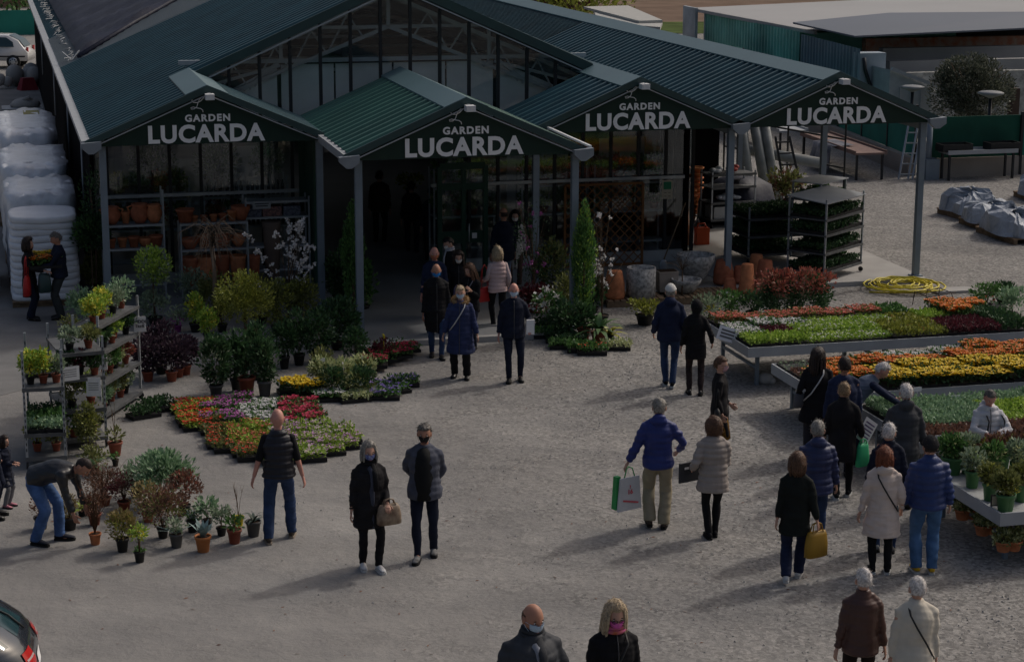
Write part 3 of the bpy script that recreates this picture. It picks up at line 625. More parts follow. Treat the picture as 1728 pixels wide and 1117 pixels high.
P_['leaning'] = person(0, 0, 1.76, 98, 'white haired man in blue grey vest leaning over the marigold bench', gnd=at(1442, 640, 1.3), hair=('short', 'white'), skin='pink', top=C_('blue grey vest', .08, .10, .14), hem=.86, legs=NAVD, vest=(NAVY, .95), lean=.70, arms=((.12, -.72, .92), (-.12, -.76, .86)), fat=1.05)
P_['clip'] = person(1425, 648, 1.66, 170, 'woman with light brown hair in long black wool coat holding a leaflet', hair=('short', 'sand'), top=BLK2, hem=.58, collar=1, flare=.02, legs=BLK, fat=1.18, arms=((.27, -.1, .9), (-.29, -.14, .92)), feet=((.05, .15), (-.12, -.05)), shoes=BLK, sole=rubw)
P_['hoodgrey'] = person(1530, 650, 1.78, 174, 'grey haired man in charcoal hooded jacket and grey trousers at the seedling bench', hair=('short', 'white'), top=C_('charcoal hooded jacket', .045, .047, .052), hem=.74, hood=1, fat=1.24, puffy=.15, legs=C_('grey jeans', .07, .08, .10), wide=.02, arms=((.33, -.12, .84), (-.3, -.12, .82)))
P_['knit'] = person(1381, 712, 1.74, 184, 'grey haired man in navy hooded puffer and jeans with his back turned', hair=('short', 'grey'), top=C_('navy puffer', .018, .026, .075, rough=.5, spec=.35), hem=.80, puffy=.8, hood=1, fat=1.20, legs=JEAND, hyaw=-.3, arms=((.27, -.05, .84), (-.30, -.12, .84)))
P_['whitenavy'] = person(1501, 717, 1.72, 178, 'white haired man in dark navy jacket and jeans behind the woman in the cream coat', hair=('short', 'white'), top=NAVD, hem=.82, collar=.8, legs=JEAND, hyaw=-.3, feet=((.10, 0), (-.1, .05)), shoes=mat('grey shoes', (.25, .25, .25)), arms=((.22, -.2, .95), (-.28, 0, .84)))
P_['mustard'] = person(1346, 767, 1.64, 168, 'woman with brown bob in black jacket walking with a mustard tote', hair=('bob', 'brown'), top=C_('black green jacket', .012, .015, .014), hem=.66, flare=.02, legs=NAVY, wide=.02, shoes=sneak, sole=rubw, feet=((.08, .22), (-.06, -.12)), lift=(.05, 0), arms=((.24, .05, .84), (-.30, .02, .82)))
P_['creamcoat'] = person(1494, 758, 1.64, 176, 'woman with auburn hair in pale pink beige hooded coat with black strap', hair=('bob', 'red'), top=C_('pink beige coat', .46, .39, .35, var=.06), hem=.56, flare=.05, hood=1, legs=BLK, shoes=BLK, sole=rubw, strap=(m_black, 1, 1, -.02), fat=1.16, arms=((.30, -.02, .84), (-.27, -.1, .9)))
P_['bluepuff'] = person(1571, 739, 1.78, 179, 'man in bright blue puffer, light jeans and yellow shoes at the pot bench', hair=('short', 'dark'), hat=('beanie', mat('dark grey knit', (.03, .03, .032), .95, .05, bump=.5)), top=C_('bright blue puffer', .016, .032, .11, rough=.5, spec=.35), hem=.86, puffy=1, fat=1.18, collar=.6, legs=C_('light denim', .05, .105, .21, var=.3), wide=.022, shoes=yelsh, sole=rubw, arms=((.29, -.08, .86), (-.29, -.08, .88)), feet=((.10, 0), (-.09, .03)))
P_['silver'] = person(1670, 657, 1.62, 3, 'grey haired woman in silver padded jacket opening a plastic bag between the benches', hair=('short', 'dgrey'), skin='pink', top=C_('silver padded cloth', .42, .42, .44, var=.06), hem=.78, puffy=1, fat=1.12, hood=.6, legs=NAVD, hpitch=.45, arms=((.07, -.30, 1.12), (-.07, -.30, 1.12)), pole=((1, .2, -.3), (-1, .2, -.3)))
P_['edge'] = person(-24, 672, 1.70, 90, 'person in dark navy cut by the left edge of the yard', hair=('short', 'dark'), top=NAVD, hem=.8, legs=NAVD)
flush()
# ================================================================== setting
def groundmat():
    m, n, l, b = _nodes('gravel ground'); b.inputs['Roughness'].default_value = .92; b.inputs['Specular IOR Level'].default_value = .15
    tc = n.new('ShaderNodeTexCoord'); V = tc.outputs['Object']
    def noise(s, d=6, r=.6):
        q = n.new('ShaderNodeTexNoise'); q.inputs['Scale'].default_value = s; q.inputs['Detail'].default_value = d; q.inputs['Roughness'].default_value = r; l.new(V, q.inputs['Vector']); return q.outputs['Fac']
    def ramp(i, a, b_, ca, cb):
        q = n.new('ShaderNodeValToRGB'); q.color_ramp.elements[0].position = a; q.color_ramp.elements[1].position = b_; q.color_ramp.elements[0].color = (*ca, 1); q.color_ramp.elements[1].color = (*cb, 1); l.new(i, q.inputs[0]); return q.outputs[0]
    def mix(f, a, b_, t='MIX'):
        q = n.new('ShaderNodeMix'); q.data_type = 'RGBA'; q.blend_type = t
        if isinstance(f, float): q.inputs[0].default_value = f
        else: l.new(f, q.inputs[0])
        l.new(a, q.inputs[6]); l.new(b_, q.inputs[7]); return q.outputs[2]
    big = noise(.22, 4); mid_ = noise(1.7, 6); fine = noise(26, 8, .75)
    base = ramp(big, .35, .7, (.250, .242, .232), (.292, .286, .276))
    sx = n.new('ShaderNodeSeparateXYZ'); l.new(V, sx.inputs[0])
    mr = n.new('ShaderNodeMapRange'); mr.inputs[1].default_value = 3; mr.inputs[2].default_value = 11.5; l.new(sx.outputs[0], mr.inputs[0])
    ad = n.new('ShaderNodeMath'); ad.operation = 'ADD'; l.new(mr.outputs[0], ad.inputs[0])
    m2 = n.new('ShaderNodeMath'); m2.operation = 'MULTIPLY_ADD'; m2.inputs[1].default_value = 2.2; m2.inputs[2].default_value = -1.1; l.new(mid_, m2.inputs[0]); l.new(m2.outputs[0], ad.inputs[1])
    cl = n.new('ShaderNodeClamp'); l.new(ad.outputs[0], cl.inputs[0]); coarse = cl.outputs[0]
    vo = n.new('ShaderNodeTexVoronoi'); vo.inputs['Scale'].default_value = 22; l.new(V, vo.inputs['Vector'])
    bw = n.new('ShaderNodeRGBToBW'); l.new(vo.outputs['Color'], bw.inputs[0])
    st = ramp(bw.outputs[0], .15, .85, (.58, .58, .58), (1.28, 1.27, 1.25))
    vo2 = n.new('ShaderNodeTexVoronoi'); vo2.inputs['Scale'].default_value = 9; l.new(V, vo2.inputs['Vector'])
    dk = ramp(vo2.outputs['Distance'], .0, .32, (.52, .52, .54), (1.04, 1.04, 1.04))
    stc = mix(.5, st, dk, 'MULTIPLY')
    fv = ramp(fine, .32, .68, (.86, .86, .86), (1.08, 1.08, 1.07))
    c1 = mix(.6, base, fv, 'MULTIPLY'); c2 = mix(1.0, base, stc, 'MULTIPLY'); c2 = mix(.6, c2, fv, 'MULTIPLY')
    col = mix(coarse, c1, c2)
    pat = ramp(noise(.55, 7, .65), .38, .64, (.80, .80, .81), (1.06, 1.05, 1.04)); col = mix(.7, col, pat, 'MULTIPLY')
    vm = n.new('ShaderNodeVectorMath'); vm.operation = 'MULTIPLY'; vm.inputs[1].default_value = (.22, 1.5, 1); vr = n.new('ShaderNodeVectorRotate'); vr.inputs['Angle'].default_value = .45; l.new(V, vr.inputs['Vector']); l.new(vr.outputs[0], vm.inputs[0])
    tr = n.new('ShaderNodeTexNoise'); tr.inputs['Scale'].default_value = .7; tr.inputs['Detail'].default_value = 5; tr.inputs['Distortion'].default_value = .8; l.new(vm.outputs[0], tr.inputs['Vector'])
    trc = ramp(tr.outputs['Fac'], .40, .60, (.90, .90, .905), (1.06, 1.055, 1.05)); col = mix(.8, col, trc, 'MULTIPLY')
    l.new(col, b.inputs['Base Color'])
    bm = n.new('ShaderNodeMath'); bm.operation = 'MULTIPLY'; l.new(coarse, bm.inputs[0]); l.new(bw.outputs[0], bm.inputs[1])
    bs = n.new('ShaderNodeMath'); bs.operation = 'ADD'; l.new(bm.outputs[0], bs.inputs[0]); l.new(fine, bs.inputs[1])
    bp = n.new('ShaderNodeBump'); bp.inputs['Strength'].default_value = .55; bp.inputs['Distance'].default_value = .018; l.new(bs.outputs[0], bp.inputs['Height'])
    bp2 = n.new('ShaderNodeBump'); bp2.inputs['Strength'].default_value = .5; bp2.inputs['Distance'].default_value = .12; l.new(mid_, bp2.inputs['Height']); l.new(bp.outputs[0], bp2.inputs['Normal'])
    l.new(bp2.outputs[0], b.inputs['Normal']); return m
g = MB(); g.quad((-400, -100, 0), (500, -100, 0), (500, 900, 0), (-400, 900, 0)); tag(g.build('ground', groundmat()), kind='structure')
m_conc = mat('pale concrete', (.37, .36, .345), .85, .15, var=.1, vscale=1.5, bump=.2)
m_floor = mat('polished grey floor', (.24, .245, .25), .35, .4, var=.15, vscale=1.2)
m_asph = mat('grey asphalt lane', (.205, .203, .20), .9, .1, var=.12, vscale=2, bump=.4, bscale=60)
def struct(name, mb, m): return tag(mb.build(name, m), kind='structure')
s = MB(); s.slab([at(0, 668), at(140, 632), at(175, 560), (1.9, 41, 0), (1.9, 62, 0), (-6, 62, 0), (-6, 33.5, 0)], .0, .006); struct('lane', s, m_asph)
s = MB(); s.b2((6.45, 35.95, -.05), (10.95, 42.3, .10)); s.b2((1.9, 39.3, -.05), (6.44, 42.3, .08)); s.b2((10.96, 39.1, -.05), (15.05, 42.3, .09)); s.b2((2, 42.3, -.05), (15.1, 90, .07)); struct('shop_floor', s, m_floor)
s = MB(); s.slab([(15.06, 39.05), (19.6, 39.05), (19.62, 41.9), (19.75, 62), (15.06, 62)], -.05, .10); struct('bay_slab', s, m_conc)
s = MB(); s.b2((6.45, 35.80, -.05), (10.95, 35.94, .105)); struct('door_kerb', s, m_conc)
s = MB(); s.slab([(15, 118), (160, 105), (300, 500), (-60, 500)], 0, .02); struct('field', s, mat('ploughed soil', (.17, .12, .09), .95, .05, var=.25, vscale=.4))
s = MB(); s.slab([(30, 108), (140, 96), (140, 104), (30, 117)], 0, .03); s.slab([(40, 140), (200, 130), (200, 160), (40, 165)], .02, .05); struct('grass_strip', s, mat('rough grass', (.07, .10, .03), .95, .05, var=.4, vscale=.8))
# ------------------------------------------------------------------ the shop
ZE, SL = 3.60, .43
XB = [1.80, 6.32, 10.75, 15.15, 19.62]
m_roof = mat('green steel roofing', (.024, .075, .094), .5, .3, var=.22, vscale=1.3)
m_roofc = mat('green steel flashing', (.085, .15, .17), .45, .5, var=.06, vscale=1)
m_rake = mat('dark green trim', (.018, .05, .052), .45, .5)
m_sign = mat('dark green signboard', (.008, .026, .018), .6, .3, var=.1)
m_let = mat('white lettering', (.80, .80, .80), .6, .3, var=.02)
m_post = mat('grey painted post', (.17, .21, .25), .5, .4, var=.12, vscale=2.5)
m_gut = mat('pale grey gutter', (.33, .35, .37), .5, .4, var=.08)
m_mull = mat('dark glazing bar', (.014, .016, .02), .5, .4)
m_rail = mat('aluminium rail', (.45, .47, .48), .4, .5, metal=.4)
m_gdoor = mat('green door frame', (.012, .055, .035), .5, .4)
m_net = mat('dark shade netting', (.012, .016, .036), .62, .35, var=.3, vscale=1.5, bump=.3, bscale=8, bdist=.04)
m_wallb = mat('black sheeting', (.006, .005, .006), .95, .05, var=.3, vscale=1.5)
m_poly = seethrough(mat('clear corrugated sheet', (.20, .24, .28), .3, .5, var=.1, vscale=2), 'T', .5, (.7, .75, .75))
m_film = mat('dusty film roll', (.22, .24, .24), .5, .3, var=.3, vscale=3, bump=.4, bscale=5, bdist=.03)
m_plastic = mat('milky plastic sheet', (.66, .72, .74), .35, .5, var=.10, vscale=1.2, bump=.4, bscale=4, bdist=.03)
m_truss = mat('galvanised truss', (.34, .38, .41), .5, .4, var=.1)
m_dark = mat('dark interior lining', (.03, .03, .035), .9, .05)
shop = thing('garden_shop', 'green roofed glass garden shop with four front gables', 'building', (8.4, 42, 0))
off = Vector((-8.4, -42, 0))
def sp(name, mb, m): return mb.build(name, m, shop, off)
def corr(mb, xa, za, xb, zb, y0, y1, per=.36, amp=.06, mi=0):
    d = Vector((xb-xa, 0, zb-za)); nrm = Vector((-d.z, 0, d.x)).normalized()
    if nrm.z < 0: nrm = -nrm
    n = int((y1-y0)/per); ys, hs = [], []
    for i in range(n):
        for t, h in ((0, 0), (.5, 0), (.62, 1), (.88, 1)): ys.append(y0+(i+t)*per); hs.append(h*amp)
    ys.append(y1); hs.append(0)
    V = []
    for y, h in zip(ys, hs):
        V += [(xa+nrm.x*h, y, za+nrm.z*h), (xb+nrm.x*h, y, zb+nrm.z*h)]
    k = len(ys); mb.add(V, np.array([(2*i, 2*i+1, 2*i+3, 2*i+2) for i in range(k-1)]), mi)
Z = lambda x, x0: ZE+SL*(x-x0)
AP = (XB[0]+XB[3])/2; ZA = ZE+SL*(AP-XB[0])
mid = lambda i: (XB[i]+XB[i+1])/2
zr = lambda i: ZE+SL*(XB[i+1]-XB[i])/2
YF, YC, YG = 39.15, 36.1, 42.25
r = MB(); corr(r, XB[0], ZE, mid(0), zr(0), YF, 54.4); corr(r, mid(0), zr(0), AP, ZA, YG, 54.4)
sp('main_roof', r, m_roof)
r = MB(); corr(r, XB[0], ZE-.01, AP, ZA-.01, 54.4, 64, .3); sp('clear_roof_strip', r, m_poly)
r = MB(); corr(r, AP, ZA, XB[3], ZE, YG, 60); sp('main_roof', r, m_roof); r = MB(); corr(r, AP, ZA, XB[3], ZE, 60, 90); corr(r, XB[0], ZE-.05, AP, ZA-.05, 64, 90); sp('rear_roof', r, m_roof)
r = MB(); corr(r, mid(0), zr(0), XB[1], ZE, YF, YG); sp('gable_roof', r, m_roof)
r = MB(); corr(r, XB[1], ZE, mid(1), zr(1), YC, YG, .40, .065); corr(r, mid(1), zr(1), XB[2], ZE, YC, YG, .40, .065); sp('gable_roof', r, mat('mid green steel roofing', (.036, .115, .090), .42, .5, var=.16, vscale=.7))
r = MB(); corr(r, XB[2], ZE, mid(2), zr(2), YF, YG); corr(r, mid(2), zr(2), XB[3], ZE, YF, YG); sp('gable_roof', r, m_roof)
r = MB(); corr(r, XB[3], ZE, mid(3), zr(3), YF, 57); corr(r, mid(3), zr(3), XB[4], ZE, YF, 90)
V = []; nn = 40
for i in range(nn):   # rear section: ribs run with the ridge
    for t, h in ((0, 0), (.5, 0), (.65, 1), (.9, 1)):
        q = (i+t)/nn; V += [(XB[3]+q*(mid(3)-XB[3])-.025*h, 57.0, ZE+q*(zr(3)-ZE)+.03*h), (XB[3]+q*(mid(3)-XB[3])-.025*h, 90, ZE+q*(zr(3)-ZE)+.03*h)]
V += [(mid(3), 57, zr(3)), (mid(3), 90, zr(3))]
r.add(V, np.array([(2*i, 2*i+1, 2*i+3, 2*i+2) for i in range(len(V)//2-1)])); sp('gable_roof', r, m_roof)
def ridge(i, y0, y1, w_=.42):
    c = MB(); x = mid(i); z = zr(i)
    for sgn in (-1, 1):
        a = (x, z+.085); b = (x+sgn*w_, z+.085-SL*w_)
        c.prismY([a, b, (b[0], b[1]-.03), (a[0], a[1]-.03)] if sgn < 0 else [b, a, (a[0], a[1]-.03), (b[0], b[1]-.03)], y0-.04, y1)
    sp('ridge_cap', c, m_roofc)
ridge(0, YF, YG+.5); ridge(1, YC, YG); ridge(2, YF, YG+.6); ridge(3, YF, 90, .4)
def rake(xa, za, xb, zb, y, h=.14, t=.05, m=m_rake, name='barge_board'):
    c = MB(); c.prismY([(xa, za+.07), (xb, zb+.07), (xb, zb+.07-h), (xa, za+.07-h)] if xb > xa else [(xb, zb+.07), (xa, za+.07), (xa, za+.07-h), (xb, zb+.07-h)], y-t, y); sp(name, c, m)
for i, y in ((0, YF), (1, YC), (2, YF), (3, YF)):
    rake(XB[i]-.12, ZE-.05, mid(i), zr(i), y); rake(mid(i), zr(i), XB[i+1]+.12, ZE-.05, y)
    for (xa, za, xb, zb) in ((XB[i]-.05, ZE-.13, mid(i), zr(i)-.11), (mid(i), zr(i)-.11, XB[i+1]+.05, ZE-.13)):
        c = MB(); c.bar((xa, y-.06, za), (xb, y-.06, zb), .02, .02); sp('trim_bead', c, m_gut)
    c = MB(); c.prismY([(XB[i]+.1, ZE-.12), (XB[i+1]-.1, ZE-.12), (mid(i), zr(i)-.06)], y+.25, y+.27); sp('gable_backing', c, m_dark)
rake(mid(0)+.1, zr(0), AP, ZA, YG-.03, .21); rake(AP, ZA, mid(2)-.1, zr(2), YG-.03, .21)
for (xa, za, xb, zb) in ((mid(0)+.3, zr(0)-.10, AP, ZA-.18), (AP, ZA-.18, mid(2)-.3, zr(2)-.10)):
    c = MB(); c.bar((xa, YG-.10, za), (xb, YG-.10, zb), .03, .03); sp('trim_bead', c, m_gut)
# gutters with box ends
def gutter(x, y0, y1, z=ZE-.06, w_=.16):
    c = MB(); c.prismY([(x-w_, z+.07), (x+w_, z+.07), (x+w_*.75, z-.10), (x-w_*.75, z-.10)], y0, y1); sp('gutter', c, m_gut)
def gcap(x, y, z=ZE-.06, w_=.19):
    c = MB(); c.prismY([(x-w_, z+.05), (x+w_, z+.08), (x+w_, z-.06), (x+.04, z-.16), (x-.06, z-.16), (x-w_, z-.04)], y-.16, y-.02); sp('gutter_end', c, mat('grey gutter end', (.22, .25, .28), .5, .4))
gutter(XB[0]-.08, YF, 86, ZE-.05, .10); gutter(XB[3], YF, 90); gutter(XB[4]+.06, YF, 90, ZE-.05, .1); gutter(XB[1], YC, YG, ZE-.05, .1); gutter(XB[2], YC, YG, ZE-.05, .1)
for x, y in ((XB[0], YF), (XB[1]-.02, YC), (XB[2]+.05, YC), (XB[3], YF), (XB[4]+.03, YF)): gcap(x, y)
c = MB(); c.bar((XB[2]+.22, YC, ZE+.03), (XB[2]+.22, YF+.2, ZE+.03), .05, .04); sp('light_tube', c, m_white)
# posts
for (x, y, z) in ((2.02, 39.35, 3.5), (6.28, 39.35, 3.5), (6.52, 36.3, 3.5), (10.72, 36.3, 3.5), (10.78, 39.35, 3.6), (15.05, 39.35, 3.5), (19.46, 39.35, 3.5), (19.46, 44.6, 3.5), (19.46, 50.2, 3.5), (19.46, 56, 3.5), (15.2, 56, 3.5)):
    c = MB(); c.box((x, y, z/2), (.13, .13, z)); c.box((x, y, .112), (.24, .24, .024)); sp('post', c, m_post)
c = MB(); c.bar((19.46, 39.35, 3.4), (19.46, 90, 3.4), .1, .14); c.bar((15.1, 39.5, 3.4), (15.1, 90, 3.4), .1, .14)
for yy in np.arange(40, 90, 2.4):
    c.bar((15.15, yy, 3.5), (mid(3), yy, zr(3)-.1), .05, .08); c.bar((mid(3), yy, zr(3)-.1), (19.6, yy, 3.5), .05, .08)
sp('bay_frame', c, m_truss)
# walls
c = MB(); c.b2((1.90, 42.2, 0), (1.98, 88, 3.5)); sp('side_wall', c, m_wallb)
for yy in (44.5, 52, 62, 75):
    c = MB(); c.tube([(1.84, yy, 3.5), (1.84, yy, 1.5 if yy > 45 else .5)], .022, 6); sp('drain_pipe', c, m_gut)
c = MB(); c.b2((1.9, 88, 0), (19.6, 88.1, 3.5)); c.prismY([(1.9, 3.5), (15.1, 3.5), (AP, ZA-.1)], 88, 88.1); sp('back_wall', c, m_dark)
c = MB(); c.b2((15.12, 42.3, 0), (15.2, 88, 3.4)); sp('partition_wall', c, m_wallb)
c = MB(); c.b2((15.22, 51.6, .1), (19.4, 51.68, 3.4)); sp('bay_end_net', c, m_wallb)
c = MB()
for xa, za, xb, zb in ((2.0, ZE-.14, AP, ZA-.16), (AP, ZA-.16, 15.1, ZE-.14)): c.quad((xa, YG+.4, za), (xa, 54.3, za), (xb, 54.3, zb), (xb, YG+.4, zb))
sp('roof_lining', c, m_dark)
# shade net on the roof and the ropes along its edge
c = MB(); nx, ny = 26, 40; V = []
fe = [(2.3, 54.6), (3.92, 56.9), (5.3, 58.3), (AP, 61.0)]
for j in range(ny+1):
    for i in range(nx+1):
        x = 2.3+(AP-2.3)*i/nx; y0 = np.interp(x, [p[0] for p in fe], [p[1] for p in fe]); y = y0+(89-y0)*(j/ny)**1.3
        h = .22+.05*math.sin(y*2.3+x*.3)+.03*math.sin(y*5.1+x)+.02*math.sin(x*3+y)
        if j == 0 or i == 0: h = .10
        V.append((x, y, Z(x, XB[0])+h))
c.add(V, np.array([(j*(nx+1)+i, j*(nx+1)+i+1, (j+1)*(nx+1)+i+1, (j+1)*(nx+1)+i) for j in range(ny) for i in range(nx)]), 0, True)
c.tube([(x, y, Z(x, XB[0])+.10) for x, y in fe], .07, 8); sp('shade_net', c, m_net)
c = MB(); rr = random.Random(3)
for k in range(70):
    y = 54.5+k*.45; x = 2.02+rr.uniform(-.1, .2); c.tube([(x, y, 3.75+rr.uniform(0, .08)), (x+rr.uniform(-.05, .2), y+rr.uniform(.1, .3), 3.83), (x+rr.uniform(0, .3), y+.5, 3.78+rr.uniform(0, .08))], .012, 4)
c.bar((1.9, 54.6, 3.55), (2.35, 55.4, 4.0), .03); c.bar((2.35, 54.6, 3.6), (1.9, 55.6, 3.95), .03); sp('net_ropes', c, m_gut)
# glazed front
gl = glassmat()
bars = [2.26+.653*k for k in range(0, 21)]; OP = (6.50, 9.22)
ztop = lambda x: (ZE+SL*(x-XB[0]) if x < AP else ZE+SL*(XB[3]-x))-.2
for x in bars:
    lo = 2.75 if OP[0] < x < OP[1]-.1 else .08
    c = MB(); c.box((x, YG+.16, (lo+ztop(x))/2), (.065, .09, ztop(x)-lo)); sp('glazing_bar', c, m_mull)
for a, b_ in zip([1.99]+bars, bars+[15.12]):
    xm = (a+b_)/2
    c = MB(); zt = min(ztop(a), ztop(b_)); c.b2((a+.033, YG+.15, 2.06), (b_-.033, YG+.158, 3.40))
    if not (OP[0] < xm < OP[1]): c.b2((a+.033, YG+.15, .35), (b_-.033, YG+.158, 1.98)); 
    if OP[0] < xm < OP[1]: c = MB(); c.b2((a+.033, YG+.15, 2.80), (b_-.033, YG+.158, 3.40))
    if zt > 3.6: c.add([(a+.033, YG+.15, 3.46), (b_-.033, YG+.15, 3.46), (b_-.033, YG+.15, ztop(b_)), (a+.033, YG+.15, ztop(a))], [(0, 1, 2, 3)])
    sp('window_pane', c, gl)
c = MB()
for a, b_ in ((2.0, OP[0]), (OP[1], 15.1)): c.b2((a, YG+.06, 1.98), (b_, YG+.14, 2.05)); c.b2((a, YG+.1, .08), (b_, YG+.2, .34), )
c.b2((2.0, YG+.06, 3.40), (15.1, YG+.14, 3.46)); sp('window_rail', c, m_rail)
# corner of glass beside the open bay
for yy in (43.0, 43.9):
    c = MB(); c.box((15.1, yy, 1.75), (.1, .06, 3.4)); sp('glazing_bar', c, m_mull)
# trusses and plastic sheet behind the big gable
c = MB(); yt = YG+1.0
c.bar((6.1, yt, 5.42), (10.85, yt, 5.42), .07); c.bar((6.1, yt, 5.42), (6.1, yt, 4.72), .08); c.bar((10.75, yt, 5.42), (10.75, yt, 4.72), .08); c.bar((3.9, yt, 4.72), (13.0, yt, 4.72), .09)
for sg in (-1, 1):
    X = lambda x: AP+sg*x
    c.bar((X(0), yt, ZA-.35), (X(6.0), yt, ZA-.35-SL*6.0), .09); c.bar((X(0), yt, ZA-1.05), (X(5.2), yt, ZA-1.05-SL*5.2+.2), .08)
    for q in (0.9, 1.7, 2.5, 3.4, 4.3): c.bar((X(q), yt, ZA-.38-SL*q), (X(q+.45), yt, ZA-1.05-SL*(q+.45)+.02), .035); c.bar((X(q), yt, ZA-.38-SL*q), (X(q-.35), yt, ZA-1.05-SL*(q-.35)), .035)
    c.bar((X(2.4), yt, 4.72), (X(3.2), yt, 4.1), .06); c.bar((X(2.4), yt, 4.62), (X(4.6), yt, 4.05), .07)
c.bar((AP, yt, ZA-.35), (AP, yt, 5.42), .08); sp('roof_truss', c, m_truss)
for k in range(1, 6):
    c = MB(); y = yt+k*3.2; c.bar((2.2, y, 3.3), (AP, y, ZA-.3), .08); c.bar((AP, y, ZA-.3), (15, y, 3.3), .08); c.bar((4.2, y, 4.2), (12.7, y, 4.2), .07); c.tube([(AP-3, y-1.2, 5.0), (AP+1, y, 5.25), (AP+4, y+.4, 4.6)], .06, 6); sp('roof_truss', c, m_truss)
for a, b_, za, zb in ((4.9, 6.05, 4.05, 4.62), (6.1, 7.3, 4.62, 4.62), (7.3, 8.6, 4.62, 4.62), (8.6, 9.8, 4.62, 4.62), (9.8, 10.9, 4.62, 4.62), (10.95, 12.3, 4.62, 4.05)):
    c = MB(); c.prismY([(a+.02, 3.1), (b_-.02, 3.1), (b_-.02, zb), (a+.02, za)], yt+.14, yt+.16); sp('plastic_sheet', c, m_plastic)
# door leaf: green framed, folded back to the right of the opening
d = MB(); d.box((9.22, 41.5, 1.3), (.10, .10, 2.5)); d.box((9.75, 41.5, 1.3), (.09, .09, 2.5)); d.box((10.24, 41.5, 1.3), (.10, .10, 2.5))
for z in (.14, 1.0, 2.1, 2.55): d.box((9.73, 41.5, z), (1.0, .07, .14 if z != 1.0 else .26))
dr = sp('door', d, m_gdoor)
for a, b_ in ((9.27, 9.7), (9.8, 10.19)):
    c = MB(); c.b2((a, 41.49, .2), (b_, 41.5, .87)); c.b2((a, 41.49, 1.13), (b_, 41.5, 2.03)); c.b2((a, 41.49, 2.17), (b_, 41.5, 2.48)); c.build('door_pane', gl, dr)
c = MB(); c.box((9.98, 41.43, 1.03), (.11, .006, .12)); c.build('door_notice', m_paper, dr); c = MB(); c.tube([(9.86, 41.42, .9), (9.86, 41.42, 1.3)], .012, 6); c.build('door_handle', m_rail, dr)
d = MB(); d.b2((6.40, 40.9, .1), (6.52, 42.3, 3.4)); d.b2((9.2, 41.45, 2.62), (15.0, 41.55, 2.70)) if 0 else None; sp('door_jamb', d, m_gdoor)
c = MB()
for a, b_ in ((6.28, 6.42),): c.b2((a, 42.1, .1), (b_, 42.16, 3.3))
sp('green_panel', c, m_gdoor)
# ------------------------------------------------------------------ the four signs
tm1 = text_mesh('LUCARDA', .545, .020, bold=1.09); tm2 = text_mesh('GARDEN', .225, .009, bold=1.22)
def lettering(name, me0, width, ht, x, y, z, root, m):
    me = me0.copy(); V = np.array([v.co[:] for v in me.vertices]); w0 = V[:, 0].max()-V[:, 0].min(); k = width/w0
    V[:, 0] = (V[:, 0]-(V[:, 0].max()+V[:, 0].min())/2)*k; V[:, 1] = (V[:, 1]-V[:, 1].min())*ht/(V[:, 1].max()-V[:, 1].min()); V = np.stack([V[:, 0]+x, -V[:, 2]+y, V[:, 1]+z], 1)
    me.vertices.foreach_set('co', V.ravel().astype(np.float32)); me.materials.clear(); me.materials.append(m); me.update(); return link(name, me, root)
SLB = ['on the leftmost gable by the white sacks', 'on the projecting gable over the shop door', 'on the third gable, over the wooden trellis', 'on the rightmost gable, above the seedling trolleys']
for i in range(4):
    y = (YF, YC, YF, YF)[i]+.02; t = thing('gable_sign', 'dark green gable sign with white shop lettering '+SLB[i], 'sign', (mid(i), y, ZE), 0, 'lettered gable signs')
    h = (XB[i+1]-XB[i])/2; c = MB(); c.prismY([(-h+.08, -.10), (h-.08, -.10), (h-.1, -.05), (0, zr(i)-ZE-.09), (-h+.1, -.05)], 0, .03); c.build('sign_board', m_sign, t)
    lettering('large_letters', tm1, 2.28, .36, -.02, -.012, -.075, t, m_let); lettering('small_letters', tm2, .88, .145, .0, -.012, .335, t, m_let)
    e = [(-.06, .875), (-.10, .885), (-.15, .83), (-.18, .74), (-.20, .66), (-.25, .605), (-.31, .60), (-.32, .635), (-.27, .65), (-.20, .625), (-.13, .61), (-.09, .57), (-.085, .52)]
    c = MB(); c.tube([(x, -.018, .52+(zz-.52)*.80) for x, zz in e], .0125, 5, ry=.008); c.tube([(x, -.018, .52+(zz-.52)*.80) for x, zz in ((-.27, .86), (-.30, .82), (-.27, .765), (-.19, .755), (-.12, .80), (-.06, .875))], .011, 5)
    c.build('emblem', m_let, t)
    c = MB(); c.box((.03, -.22, .84), (.17, .22, .11)); c.box((.03, -.09, .88), (.06, .14, .04)); c.build('floodlight', m_white, t)
